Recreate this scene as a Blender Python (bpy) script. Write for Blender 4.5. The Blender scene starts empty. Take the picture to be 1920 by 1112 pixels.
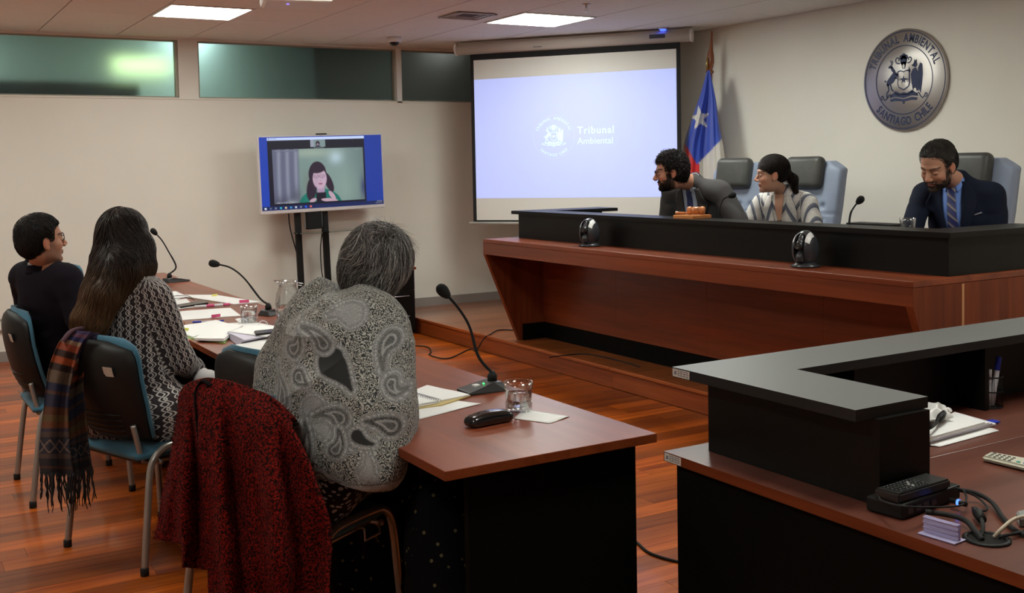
import bpy, bmesh, math, random
import numpy as np
from mathutils import Vector, Matrix, noise
from mathutils.bvhtree import BVHTree
random.seed(7); rng = np.random.default_rng(11)
scn = bpy.context.scene
COL = scn.collection

# ------------------------------------------------------------------ camera
CAMH = 1.52
YAW, PIT, ROL, FPX, PCY = 0.53468, -0.05114, -0.018897, 2008.0, 415.13
_f = Vector((math.sin(YAW)*math.cos(PIT), math.cos(YAW)*math.cos(PIT), math.sin(PIT)))
_r0 = Vector((math.cos(YAW), -math.sin(YAW), 0)); _u0 = _r0.cross(_f)
_r = _r0*math.cos(ROL) + _u0*math.sin(ROL); _u = -_r0*math.sin(ROL) + _u0*math.cos(ROL)
cam_data = bpy.data.cameras.new('camera'); cam = bpy.data.objects.new('camera', cam_data); COL.objects.link(cam)
M = Matrix.Identity(4)
for i in range(3):
    M[i][0] = _r[i]; M[i][1] = _u[i]; M[i][2] = -_f[i]
M[2][3] = CAMH
cam.matrix_world = M
cam_data.sensor_fit = 'HORIZONTAL'; cam_data.sensor_width = 36.0
cam_data.lens = FPX/1920*36.0
cam_data.shift_y = (PCY-556)/1920.0
cam_data.clip_start = 0.05; cam_data.clip_end = 60
scn.camera = cam
# ------------------------------------------------------------------ view, world, exposure
scn.view_settings.view_transform = 'Standard'; scn.view_settings.look = 'None'
scn.view_settings.gamma = 1.0; scn.view_settings.use_curve_mapping = False
scn.view_settings.exposure = 0.0
w = bpy.data.worlds.new('world'); scn.world = w; w.use_nodes = True
w.node_tree.nodes['Background'].inputs[0].default_value = (0.9, 0.85, 0.8, 1)
w.node_tree.nodes['Background'].inputs[1].default_value = 0.05
PANEL_STRENGTH = 25.0
PANEL_COLOR = (0.96, 1.0, 0.91)
# lit ceiling panels of the room: the grid cells (x index, y index) are built with the ceiling
ROOM_X0, ROOM_X1, ROOM_Y0, ROOM_Y1, CEIL = -2.6, 6.4, -1.6, 9.63, 2.70

def ray(px, py):
    return _f + _r*((px-960)/FPX) - _u*((py-PCY)/FPX)
def onz(px, py, z):
    d = ray(px, py); return Vector((0, 0, CAMH)) + d*((z-CAMH)/d.z)
def ony(px, py, y):
    d = ray(px, py); return Vector((0, 0, CAMH)) + d*(y/d.y)
def onx(px, py, x):
    d = ray(px, py); return Vector((0, 0, CAMH)) + d*(x/d.x)
def atd(px, py, dep):
    return Vector((0, 0, CAMH)) + ray(px, py)*dep

# ------------------------------------------------------------------ object helpers
def tag(o, label=None, cat=None, group=None, kind=None):
    if label: o['label'] = label
    if cat: o['category'] = cat
    if group: o['group'] = group
    if kind: o['kind'] = kind
    return o
def empty(name, loc=(0, 0, 0), label=None, cat=None, group=None, rz=0.0, kind=None):
    o = bpy.data.objects.new(name, None); COL.objects.link(o)
    o.location = loc; o.rotation_euler = (0, 0, rz); o.empty_display_size = 0.1
    return tag(o, label, cat, group, kind)
def pinv(o, parent):
    o.parent = parent
    if parent.type == 'EMPTY':
        o.matrix_parent_inverse = Matrix.LocRotScale(parent.location, parent.rotation_euler, parent.scale).inverted()
def children(o): return [c for c in bpy.data.objects if c.parent == o]
def copy_tree(o, parent=None):
    c = o.copy(); COL.objects.link(c)
    if parent: c.parent = parent
    for ch in children(o): copy_tree(ch, c)
    return c

class MB:
    """collects geometry; build() links it as one mesh object"""
    def __init__(s): s.v = []; s.f = []; s.m = []; s.sm = []
    def add(s, vs, fs, mi=0, smooth=False, M=None):
        b = len(s.v)
        for v in vs:
            v = Vector(v)
            if M is not None: v = M @ v
            s.v.append(tuple(v))
        for f in fs:
            s.f.append(tuple(i+b for i in f)); s.m.append(mi); s.sm.append(smooth)
        return s
    def box(s, x0, x1, y0, y1, z0, z1, mi=0, M=None, bev=0.0, seg=2):
        if bev > 0:
            bm = bmesh.new(); bmesh.ops.create_cube(bm, size=1.0)
            for v in bm.verts:
                v.co = Vector(((x0+x1)/2+v.co.x*(x1-x0), (y0+y1)/2+v.co.y*(y1-y0), (z0+z1)/2+v.co.z*(z1-z0)))
            bev = min(bev, abs(x1-x0)*.45, abs(y1-y0)*.45, abs(z1-z0)*.45)
            bmesh.ops.bevel(bm, geom=bm.edges[:], offset=bev, segments=seg, affect='EDGES', profile=0.5)
            s.addbm(bm, mi, seg > 2, M); return s
        vs = [(x, y, z) for x in (x0, x1) for y in (y0, y1) for z in (z0, z1)]
        fs = [(0, 1, 3, 2), (4, 6, 7, 5), (0, 4, 5, 1), (2, 3, 7, 6), (0, 2, 6, 4), (1, 5, 7, 3)]
        return s.add(vs, fs, mi, False, M)
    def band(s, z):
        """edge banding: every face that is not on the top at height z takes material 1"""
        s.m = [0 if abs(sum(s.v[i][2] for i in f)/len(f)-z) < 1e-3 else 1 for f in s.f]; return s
    def addbm(s, bm, mi=0, smooth=False, M=None):
        bm.verts.index_update()
        s.add([v.co.copy() for v in bm.verts], [[v.index for v in f.verts] for f in bm.faces], mi, smooth, M); bm.free()
        return s
    def tube(s, pts, r, n=10, mi=0, cap=True, M=None, smooth=True, flat=None):
        pts = [Vector(p) for p in pts]; k = len(pts)
        rs = r if isinstance(r, (list, tuple)) else [r]*k
        vs = []; fs = []; up = None
        for i in range(k):
            t = (pts[min(i+1, k-1)]-pts[max(i-1, 0)])
            if t.length < 1e-9: t = Vector((0, 0, 1))
            t.normalize()
            if up is None:
                up = Vector((0, 0, 1)) if abs(t.z) < .9 else Vector((1, 0, 0))
            a = t.cross(up)
            if a.length < 1e-6: a = t.cross(Vector((0, 1, 0)))
            a.normalize(); b = a.cross(t).normalized(); up = b
            for j in range(n):
                an = 2*math.pi*j/n
                q = a*math.cos(an)*rs[i] + b*math.sin(an)*rs[i]*(flat or 1)
                vs.append(pts[i]+q)
        for i in range(k-1):
            for j in range(n):
                fs.append((i*n+j, i*n+(j+1) % n, (i+1)*n+(j+1) % n, (i+1)*n+j))
        if cap:
            fs.append(tuple(range(n))[::-1]); fs.append(tuple((k-1)*n+j for j in range(n)))
        return s.add(vs, fs, mi, smooth, M)
    def lathe(s, prof, n=24, mi=0, M=None, smooth=True, cx=0, cy=0, cap=True):
        vs = []; fs = []
        for (r, z) in prof:
            for j in range(n):
                a = 2*math.pi*j/n; vs.append((cx+r*math.cos(a), cy+r*math.sin(a), z))
        for i in range(len(prof)-1):
            for j in range(n):
                fs.append((i*n+j, i*n+(j+1) % n, (i+1)*n+(j+1) % n, (i+1)*n+j))
        if cap:
            fs.append(tuple(range(n))[::-1]); fs.append(tuple((len(prof)-1)*n+j for j in range(n)))
        return s.add(vs, fs, mi, smooth, M)
    def prism(s, poly, h0, h1, mi=0, M=None, axis='z'):
        n = len(poly)
        def P(p, h):
            return {'z': (p[0], p[1], h), 'y': (p[0], h, p[1]), 'x': (h, p[0], p[1])}[axis]
        vs = [P(p, h0) for p in poly]+[P(p, h1) for p in poly]
        fs = [tuple(range(n))[::-1], tuple(range(n, 2*n))]+[(i, (i+1) % n, n+(i+1) % n, n+i) for i in range(n)]
        return s.add(vs, fs, mi, False, M)
    def grid(s, fn, nu, nv, mi=0, smooth=True, M=None, thick=0.0):
        vs = [Vector(fn(i/nu, j/nv)) for j in range(nv+1) for i in range(nu+1)]
        W = nu+1
        fs = [(j*W+i, j*W+i+1, (j+1)*W+i+1, (j+1)*W+i) for j in range(nv) for i in range(nu)]
        if thick:
            nr = []
            for j in range(nv+1):
                for i in range(nu+1):
                    a = vs[j*W+min(i+1, nu)]-vs[j*W+max(i-1, 0)]; b = vs[min(j+1, nv)*W+i]-vs[max(j-1, 0)*W+i]
                    c = a.cross(b); nr.append(c.normalized() if c.length > 1e-12 else Vector((0, 0, 1)))
            N = len(vs); vs = vs+[v-n*thick for v, n in zip(vs, nr)]
            fs = fs+[tuple(reversed([i+N for i in f])) for f in fs]
            ring = [i for i in range(W)]+[j*W+nu for j in range(1, nv+1)]+[nv*W+i for i in range(nu-1, -1, -1)]+[j*W for j in range(nv-1, 0, -1)]
            for a, b in zip(ring, ring[1:]+ring[:1]): fs.append((b, a, a+N, b+N))
        return s.add(vs, fs, mi, smooth, M)
    def sphere(s, c, r, n=16, mi=0, M=None, sc=(1, 1, 1)):
        prof = [(math.sin(math.pi*i/(n//2))*1.0, -math.cos(math.pi*i/(n//2))) for i in range(n//2+1)]
        prof[0] = (1e-4, -1); prof[-1] = (1e-4, 1)
        MM = Matrix.Translation(Vector(c)) @ Matrix.Diagonal((r*sc[0], r*sc[1], r*sc[2], 1))
        if M is not None: MM = M @ MM
        return s.lathe(prof, n, mi, MM)
    def build(s, name, mats, parent=None, world=True, fixn=True):
        me = bpy.data.meshes.new(name); me.from_pydata(s.v, [], s.f)
        if not isinstance(mats, (list, tuple)): mats = [mats]
        for m in mats: me.materials.append(m)
        me.polygons.foreach_set('material_index', s.m); me.polygons.foreach_set('use_smooth', s.sm)
        me.update()
        if fixn:
            bm = bmesh.new(); bm.from_mesh(me); bmesh.ops.recalc_face_normals(bm, faces=bm.faces[:]); bm.to_mesh(me); bm.free()
        o = bpy.data.objects.new(name, me); COL.objects.link(o)
        if parent is not None: pinv(o, parent)
        return o
def npmesh(name, V, F, mats, parent=None, smooth=True, mi=None, col=None):
    me = bpy.data.meshes.new(name)
    V = np.asarray(V, dtype=np.float32); F = np.asarray(F, dtype=np.int32); k = F.shape[1]
    me.vertices.add(len(V)); me.vertices.foreach_set('co', V.ravel())
    me.loops.add(F.size); me.loops.foreach_set('vertex_index', F.ravel())
    me.polygons.add(len(F)); me.polygons.foreach_set('loop_start', np.arange(len(F), dtype=np.int32)*k)
    me.polygons.foreach_set('loop_total', np.full(len(F), k, dtype=np.int32))
    if not isinstance(mats, (list, tuple)): mats = [mats]
    for m in mats: me.materials.append(m)
    me.polygons.foreach_set('use_smooth', np.full(len(F), smooth))
    if mi is not None: me.polygons.foreach_set('material_index', np.asarray(mi, dtype=np.int32))
    me.update(calc_edges=True); me.validate()
    if col is not None:
        a = me.color_attributes.new('Col', 'FLOAT_COLOR', 'POINT')
        c = np.ones((len(V), 4), dtype=np.float32); c[:, :3] = col; a.data.foreach_set('color', c.ravel())
    o = bpy.data.objects.new(name, me); COL.objects.link(o)
    if parent is not None: pinv(o, parent)
    return o
def RZ(a, loc=(0, 0, 0)): return Matrix.Translation(Vector(loc)) @ Matrix.Rotation(a, 4, 'Z')
def bez(p, n=12):
    """Catmull-Rom through points"""
    p = [Vector(q) for q in p]; out = []
    for i in range(len(p)-1):
        a, b, c, d = p[max(i-1, 0)], p[i], p[i+1], p[min(i+2, len(p)-1)]
        for j in range(n):
            t = j/n; out.append(0.5*((2*b)+(c-a)*t+(2*a-5*b+4*c-d)*t*t+(3*b-a-3*c+d)*t**3))
    out.append(p[-1]); return out

# ------------------------------------------------------------------ materials
def nodes(m):
    return m.node_tree.nodes, m.node_tree.links
def mat(name, col, rough=.5, metal=0.0, coat=0.0, spec=.5, var=0.0, vscale=8.0, bump=0.0, bscale=60.0, stretch=(1, 1, 1), trans=0.0, ior=1.45, emit=None, estr=0.0, col2=None, coatr=.05, sheen=0.0, alpha=1.0, attr=None, detail=4.0, contrast=(0.3, 0.7)):
    m = bpy.data.materials.new(name); m.use_nodes = True; N, L = nodes(m); b = N['Principled BSDF']
    b.inputs['Base Color'].default_value = (*col, 1); b.inputs['Roughness'].default_value = rough
    b.inputs['Metallic'].default_value = metal; b.inputs['Coat Weight'].default_value = coat
    b.inputs['Coat Roughness'].default_value = coatr; b.inputs['Specular IOR Level'].default_value = spec
    b.inputs['Transmission Weight'].default_value = trans; b.inputs['IOR'].default_value = ior
    b.inputs['Sheen Weight'].default_value = sheen; b.inputs['Alpha'].default_value = alpha
    if emit: b.inputs['Emission Color'].default_value = (*emit, 1); b.inputs['Emission Strength'].default_value = estr
    if var or bump or col2 or attr:
        tc = N.new('ShaderNodeTexCoord'); mp = N.new('ShaderNodeMapping'); L.new(tc.outputs['Object'], mp.inputs[0])
        mp.inputs['Scale'].default_value = stretch
    if attr:
        at = N.new('ShaderNodeAttribute'); at.attribute_name = attr
    if var or col2:
        nz = N.new('ShaderNodeTexNoise'); nz.inputs['Scale'].default_value = vscale; nz.inputs['Detail'].default_value = detail
        L.new(mp.outputs[0], nz.inputs['Vector'])
        cr = N.new('ShaderNodeValToRGB'); L.new(nz.outputs[0], cr.inputs[0])
        c2 = col2 if col2 else tuple(c*(1-var) for c in col)
        cr.color_ramp.elements[0].position = contrast[0]; cr.color_ramp.elements[1].position = contrast[1]
        cr.color_ramp.elements[0].color = (*c2, 1); cr.color_ramp.elements[1].color = (*(tuple(min(1, c*(1+var)) for c in col) if not col2 else col), 1)
        if attr:
            mx = N.new('ShaderNodeMix'); mx.data_type = 'RGBA'; mx.blend_type = 'MULTIPLY'; mx.inputs[0].default_value = 1
            L.new(cr.outputs[0], mx.inputs[6]); L.new(at.outputs[0], mx.inputs[7]); L.new(mx.outputs[2], b.inputs['Base Color'])
        else: L.new(cr.outputs[0], b.inputs['Base Color'])
    elif attr: L.new(at.outputs[0], b.inputs['Base Color'])
    if bump:
        n2 = N.new('ShaderNodeTexNoise'); n2.inputs['Scale'].default_value = bscale; n2.inputs['Detail'].default_value = 3
        L.new(mp.outputs[0], n2.inputs['Vector'])
        bp = N.new('ShaderNodeBump'); bp.inputs['Strength'].default_value = bump; bp.inputs['Distance'].default_value = 0.01
        L.new(n2.outputs[0], bp.inputs['Height']); L.new(bp.outputs[0], b.inputs['Normal'])
    return m
def wood(name, c1, c2, axis='y', rough=.35, coat=.0, scale=1.0, rnd=0.0, coatr=.08, spec=.5):
    """wood grain running along axis, stripes of c1 and c2; rnd = tone change from one board to the next"""
    m = bpy.data.materials.new(name); m.use_nodes = True; N, L = nodes(m); b = N['Principled BSDF']
    tc = N.new('ShaderNodeTexCoord'); geo = N.new('ShaderNodeNewGeometry')
    mp = N.new('ShaderNodeMapping'); L.new(geo.outputs['Position'], mp.inputs[0])
    st = {'x': (.6, 12, 12), 'y': (12, .6, 12), 'z': (12, 12, .6)}[axis]
    mp.inputs['Scale'].default_value = tuple(s*scale for s in st)
    oi = N.new('ShaderNodeObjectInfo'); ad = N.new('ShaderNodeMath'); ad.operation = 'ADD'
    L.new(oi.outputs['Random'], ad.inputs[0]); L.new(geo.outputs['Random Per Island'], ad.inputs[1])
    fr = N.new('ShaderNodeMath'); fr.operation = 'FRACT'; L.new(ad.outputs[0], fr.inputs[0])
    ml = N.new('ShaderNodeMath'); ml.operation = 'MULTIPLY'; ml.inputs[1].default_value = 17.0*(1 if rnd else 0); L.new(fr.outputs[0], ml.inputs[0])
    va = N.new('ShaderNodeVectorMath'); va.operation = 'ADD'; L.new(mp.outputs[0], va.inputs[0]); L.new(ml.outputs[0], va.inputs[1])
    n1 = N.new('ShaderNodeTexNoise'); n1.inputs['Scale'].default_value = 1.6; n1.inputs['Detail'].default_value = 6; n1.inputs['Distortion'].default_value = .6
    L.new(va.outputs[0], n1.inputs['Vector'])
    n2 = N.new('ShaderNodeTexNoise'); n2.inputs['Scale'].default_value = 9; n2.inputs['Detail'].default_value = 4
    L.new(va.outputs[0], n2.inputs['Vector'])
    mm = N.new('ShaderNodeMath'); mm.operation = 'MULTIPLY_ADD'; mm.inputs[1].default_value = .35; L.new(n2.outputs[0], mm.inputs[0]); L.new(n1.outputs[0], mm.inputs[2])
    cr = N.new('ShaderNodeValToRGB'); cr.color_ramp.elements[0].position = .48; cr.color_ramp.elements[1].position = .88
    cr.color_ramp.elements[0].color = (*c2, 1); cr.color_ramp.elements[1].color = (*c1, 1); L.new(mm.outputs[0], cr.inputs[0])
    out = cr.outputs[0]
    if rnd:
        hs = N.new('ShaderNodeHueSaturation'); mr = N.new('ShaderNodeMapRange')
        mr.inputs['To Min'].default_value = 1-rnd; mr.inputs['To Max'].default_value = 1+rnd*.8
        L.new(fr.outputs[0], mr.inputs[0]); L.new(mr.outputs[0], hs.inputs['Value']); L.new(out, hs.inputs['Color']); out = hs.outputs[0]
    L.new(out, b.inputs['Base Color']); b.inputs['Roughness'].default_value = rough
    b.inputs['Coat Weight'].default_value = coat; b.inputs['Coat Roughness'].default_value = coatr; b.inputs['Specular IOR Level'].default_value = spec
    return m
def emis(name, col, s):
    m = bpy.data.materials.new(name); m.use_nodes = True; N, L = nodes(m); N.remove(N['Principled BSDF'])
    e = N.new('ShaderNodeEmission'); e.inputs[0].default_value = (*col, 1); e.inputs[1].default_value = s
    L.new(e.outputs[0], N['Material Output'].inputs[0]); return m
def glassmat(name, col, rough=0.0, ior=1.45):
    m = bpy.data.materials.new(name); m.use_nodes = True; N, L = nodes(m); b = N['Principled BSDF']
    b.inputs['Base Color'].default_value = (*col, 1); b.inputs['Roughness'].default_value = rough
    b.inputs['Transmission Weight'].default_value = 1; b.inputs['IOR'].default_value = ior
    return m

M_wall = mat('wall_paint', (.80, .77, .695), .62, var=.03, vscale=1.2, bump=.03, bscale=220)
M_ceil = mat('ceiling_tile_board', (.80, .785, .73), .9, var=.03, vscale=30, bump=.08, bscale=300)
M_gap = mat('ceiling_grid_dark', (.16, .11, .09), .8)
M_alum = mat('brushed_aluminium', (.55, .55, .56), .32, metal=.85)
M_base = mat('grey_baseboard', (.36, .33, .31), .4, metal=.3)
M_white = mat('white_plastic', (.78, .76, .73), .4)
M_floor = wood('jatoba_floor', (.50, .112, .008), (.22, .032, .003), 'x', .38, .19, 1.0, .42, coatr=.06, spec=.20)
M_under = mat('floor_joint', (.05, .015, .006), .6)
M_dais = wood('dais_floor', (.40, .12, .03), (.22, .055, .014), 'x', .30, .5, 1.0, .25, coatr=.12)
M_riser = wood('dais_board', (.34, .075, .015), (.17, .032, .007), 'y', .35, .3, 1.0, .12)
M_nose = wood('dais_nosing', (.46, .12, .025), (.28, .06, .012), 'y', .32, .4, 1.0, .08)
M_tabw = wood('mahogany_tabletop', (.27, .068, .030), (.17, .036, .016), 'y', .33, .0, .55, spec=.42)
M_tabx = wood('mahogany_desktop', (.17, .055, .036), (.095, .026, .016), 'x', .33, .15, .55)
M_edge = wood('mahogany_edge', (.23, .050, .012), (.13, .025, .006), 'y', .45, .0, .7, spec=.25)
M_bench = wood('bench_veneer', (.25, .050, .013), (.13, .025, .007), 'y', .36, .1, .45, spec=.4)
M_benchv = wood('bench_veneer_upright', (.20, .042, .012), (.095, .018, .006), 'z', .40, .0, .5, spec=.25)
M_black = mat('black_laminate', (.005, .0045, .004), .40, var=.1, vscale=40, stretch=(1, 1, 1), spec=.22)
M_blackp = mat('black_panel', (.003, .003, .0025), .6, spec=.08)
M_strip = mat('pale_wood_strip', (.50, .24, .11), .4)
M_chrome = mat('satin_grey_tube', (.33, .32, .30), .30, metal=.6)
M_plast = mat('black_plastic', (.009, .0085, .0085), .52, bump=.05, bscale=400, spec=.28)
M_rubber = mat('rubber_black', (.01, .01, .01), .8)
M_blue = mat('blue_upholstery', (.030, .120, .185), .85, var=.10, vscale=120, bump=.12, bscale=700, sheen=.2)
M_paper = mat('white_paper', (.86, .85, .84), .7)
M_paperg = mat('shaded_page_edge', (.60, .56, .58), .8)
M_sticker = mat('sticker', (.55, .50, .45), .6, var=.3, vscale=260)
M_ink = mat('grey_ink', (.16, .16, .22), .7)
def thinglass(name, tint=(.96, .97, .97), refl=1.0, rough=.0):
    """thin clear wall: light passes straight through, Fresnel reflection on top"""
    m = bpy.data.materials.new(name); m.use_nodes = True; N, L = nodes(m); N.remove(N['Principled BSDF'])
    t = N.new('ShaderNodeBsdfTransparent'); t.inputs[0].default_value = (*tint, 1); g = N.new('ShaderNodeBsdfGlossy'); g.inputs['Roughness'].default_value = rough
    lw = N.new('ShaderNodeLayerWeight'); lw.inputs['Blend'].default_value = .30; mu = N.new('ShaderNodeMath'); mu.operation = 'MULTIPLY_ADD'; mu.inputs[1].default_value = .75*refl; mu.inputs[2].default_value = .04; L.new(lw.outputs['Facing'], mu.inputs[0])
    mx = N.new('ShaderNodeMixShader'); L.new(mu.outputs[0], mx.inputs[0]); L.new(t.outputs[0], mx.inputs[1]); L.new(g.outputs[0], mx.inputs[2]); L.new(mx.outputs[0], N['Material Output'].inputs[0]); return m
M_glass = thinglass('clear_glass')
M_water = glassmat('water', (.97, .99, 1), 0.0, 1.33)
# ------------------------------------------------------------------ implicit surfaces (people, cloth)
def rot3(rx=0, ry=0, rz=0):
    return np.array((Matrix.Rotation(rz, 3, 'Z') @ Matrix.Rotation(ry, 3, 'Y') @ Matrix.Rotation(rx, 3, 'X')))
def E_(c, r, rx=0, ry=0, rz=0):            # ellipsoid
    c = np.array(c, float); r = np.array(r, float); R = rot3(rx, ry, rz); m = r.max()
    def f(P):
        q = (P-c) @ R; k0 = np.sqrt(((q/r)**2).sum(-1)); k1 = np.sqrt(((q/r**2)**2).sum(-1))+1e-9
        return k0*(k0-1)/k1
    return f, c-m, c+m
def C_(a, b, ra, rb=None):                 # tapered capsule
    a = np.array(a, float); b = np.array(b, float); rb = ra if rb is None else rb; ab = b-a; L2 = (ab@ab)+1e-12; m = max(ra, rb)
    def f(P):
        q = P-a; h = np.clip((q@ab)/L2, 0, 1); d = q-h[..., None]*ab
        return np.sqrt((d**2).sum(-1))-(ra+(rb-ra)*h)
    return f, np.minimum(a, b)-m, np.maximum(a, b)+m
def B_(c, h, r=.02, rx=0, ry=0, rz=0):     # rounded box
    c = np.array(c, float); h = np.array(h, float); R = rot3(rx, ry, rz); m = np.linalg.norm(h)+r
    def f(P):
        q = np.abs((P-c) @ R)-h+r; return np.sqrt((np.maximum(q, 0)**2).sum(-1))+np.minimum(q.max(-1), 0)-r
    return f, c-m, c+m
class SDF:
    def __init__(s): s.p = []
    def u(s, pr, k=.02): s.p.append((pr, 'u', k)); return s
    def sub(s, pr, k=.01): s.p.append((pr, 's', k)); return s
    def cut(s, pt, n, k=.004): s.p.append(((np.array(pt, float), np.array(n, float)/np.linalg.norm(n)), 'c', k)); return s   # removes the side n points to
    def join(s, o): s.p += o.p; return s
    @staticmethod
    def _sm(a, b, k):
        h = np.clip(.5+.5*(b-a)/k, 0, 1); return b*(1-h)+a*h-k*h*(1-h)
    def ev(s, P):
        f = np.full(P.shape[:-1], 10.0)
        for pr, op, k in s.p:
            if op == 'c': d = (P-pr[0])@pr[1]; f = -s._sm(-f, -d, k); continue
            d = pr[0](P)
            f = s._sm(f, d, k) if op == 'u' else -s._sm(-f, d, k)
        return f
    def mesh(s, vox):
        lo = np.min([pr[1] for pr, op, k in s.p if op == 'u'], axis=0)-3*vox-.01
        hi = np.max([pr[2] for pr, op, k in s.p if op == 'u'], axis=0)+3*vox+.01
        n = np.ceil((hi-lo)/vox).astype(int)+1
        f = np.full(n, 1.0, dtype=np.float32); ax = [lo[i]+vox*np.arange(n[i]) for i in range(3)]
        for pr, op, k in s.p:
            if op == 'c':
                X = ax[0][:, None, None]-pr[0][0]; Y = ax[1][None, :, None]-pr[0][1]; Z = ax[2][None, None, :]-pr[0][2]
                d = X*pr[1][0]+Y*pr[1][1]+Z*pr[1][2]; f = np.maximum(f, d).astype(np.float32); continue
            a = np.maximum(np.floor((pr[1]-k-3*vox-lo)/vox).astype(int), 0); b = np.minimum(np.ceil((pr[2]+k+3*vox-lo)/vox).astype(int)+1, n)
            sl = tuple(slice(a[i], b[i]) for i in range(3))
            G = np.stack(np.meshgrid(*[ax[i][sl[i]] for i in range(3)], indexing='ij'), -1)
            d = pr[0](G); f[sl] = s._sm(f[sl], d, k) if op == 'u' else -s._sm(-f[sl], d, k)
        return nets(f, lo, vox)
def nets(f, lo, vox):
    ins = f < 0
    n = np.array(f.shape)
    c = [ins[i:n[0]-1+i, j:n[1]-1+j, k:n[2]-1+k] for i in (0, 1) for j in (0, 1) for k in (0, 1)]
    sm = sum(x.astype(np.int8) for x in c); act = (sm > 0) & (sm < 8)
    idx = np.argwhere(act); ids = np.full(act.shape, -1, dtype=np.int64); ids[act] = np.arange(len(idx))
    acc = np.zeros((len(idx), 3)); cnt = np.zeros(len(idx))
    co = np.array([(i, j, k) for i in (0, 1) for j in (0, 1) for k in (0, 1)])
    fv = np.stack([f[idx[:, 0]+a, idx[:, 1]+b, idx[:, 2]+d] for a, b, d in co], 1)
    for a in range(8):
        for b in range(a+1, 8):
            if abs(co[a]-co[b]).sum() != 1: continue
            va, vb = fv[:, a], fv[:, b]; m = (va < 0) != (vb < 0)
            t = np.where(m, va/np.where(m, va-vb, 1), 0)
            acc += m[:, None]*(co[a]+t[:, None]*(co[b]-co[a])); cnt += m
    V = lo+vox*(idx+acc/cnt[:, None])
    F = []
    for ax in range(3):
        o = [0, 0, 0]; o[ax] = 1
        A = ins[:n[0]-o[0], :n[1]-o[1], :n[2]-o[2]]; B = ins[o[0]:, o[1]:, o[2]:]
        e = np.argwhere(A != B); b, c2 = (ax+1) % 3, (ax+2) % 3
        ok = (e[:, b] > 0) & (e[:, c2] > 0) & (e[:, b] < n[b]-1) & (e[:, c2] < n[c2]-1); e = e[ok]
        def g(db, dc):
            q = e.copy(); q[:, b] -= db; q[:, c2] -= dc; return ids[q[:, 0], q[:, 1], q[:, 2]]
        q = np.stack([g(1, 1), g(0, 1), g(0, 0), g(1, 0)], 1)
        fl = ~A[e[:, 0], e[:, 1], e[:, 2]]; q[fl] = q[fl][:, ::-1]; F.append(q)
    return V, np.concatenate(F)
def xf(V, M):
    M = np.array(M); return V@M[:3, :3].T+M[:3, 3]
def vnorm(V, F):
    a, b, c = V[F[:, 0]], V[F[:, 1]], V[F[:, 2]]; n = np.cross(b-a, c-a); N = np.zeros_like(V)
    for i in range(F.shape[1]): np.add.at(N, F[:, i], n)
    return N/(np.linalg.norm(N, axis=1, keepdims=True)+1e-12)
def sines(P, seed, freq, octs=4):
    """cheap smooth noise, about -1..1"""
    r = np.random.default_rng(seed); out = np.zeros(len(P))
    for o in range(octs*3):
        k = r.normal(size=3); k /= np.linalg.norm(k); out += np.sin(P@k*freq*(1.5**(o//3))+r.uniform(0, 6.28))*(.62**(o//3))
    return out/3.2
def smoothmesh(V, F, it=2):
    n = len(V); E = np.concatenate([F[:, [i, (i+1) % 4]] for i in range(4)])
    for _ in range(it):
        S = np.zeros_like(V); c = np.zeros(n)
        for a, b in ((0, 1), (1, 0)):
            for d in range(3): S[:, d] += np.bincount(E[:, a], V[E[:, b], d], n)
            c += np.bincount(E[:, a], minlength=n)
        V = V*.4+.6*S/np.maximum(c, 1)[:, None]
    return V
def strands(sdf, seeds, dirf, L, seg, rad, off=.002, jit=.15, lift=None, curl=0.0, curlf=60.0, seed=1, sides=3):
    """thin tapered hairs that run over the surface of sdf"""
    r = np.random.default_rng(seed); P = np.array(seeds, float); n = len(P)
    Ls = L*(r.uniform(.75, 1.1, n) if np.isscalar(L) else 1); step = np.broadcast_to(Ls/seg, (n,))
    o = off*r.uniform(.2, 1.3, n); J = r.normal(size=(n, 3))*jit; path = []
    eps = 1e-3; e3 = np.eye(3)*eps; ph = r.uniform(0, 6.28, n); ax = r.normal(size=(n, 3))
    for k in range(seg+1):
        d = sdf.ev(P); g = np.stack([sdf.ev(P+e3[i])-d for i in range(3)], 1); g /= np.linalg.norm(g, axis=1, keepdims=True)+1e-9
        oo = o if lift is None else o+lift(k/seg, r_ := P)
        P = P-g*(d-oo)[:, None]; Q = P.copy()
        if curl:
            t = ph+k*step*curlf; Q = Q+curl*(np.sin(t)[:, None]*ax+np.cos(t)[:, None]*np.roll(ax, 1, 1))*min(1, k/2)
        path.append(Q)
        v = dirf(P, k/seg)+J; v = v-g*(v*g).sum(1)[:, None]*(v*g).sum(1).clip(None, 1e9)[:, None]*0-g*(v*g).sum(1)[:, None]
        v /= np.linalg.norm(v, axis=1, keepdims=True)+1e-9; P = P+v*step[:, None]
    T = np.stack(path, 1); K = seg+1; V = np.zeros((n, K, sides, 3))
    for k in range(K):
        t = T[:, min(k+1, seg)]-T[:, max(k-1, 0)]; t /= np.linalg.norm(t, axis=1, keepdims=True)+1e-9
        a = np.cross(t, [.3, .2, .93]); a /= np.linalg.norm(a, axis=1, keepdims=True)+1e-9; b = np.cross(a, t)
        rr = rad*(1-.75*(k/seg)**2)*(1 if k else .6)
        for s_ in range(sides):
            an = 2*math.pi*s_/sides; V[:, k, s_] = T[:, k]+rr*(a*math.cos(an)+b*math.sin(an))
    base = (np.arange(n)*K*sides)[:, None, None]+(np.arange(seg)*sides)[None, :, None]; s_ = np.arange(sides)[None, None, :]; s2 = (s_+1) % sides
    F = np.stack([base+s_, base+s2, base+s2+sides, base+s_+sides], -1).reshape(-1, 4)
    return V.reshape(-1, 3), F
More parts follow.
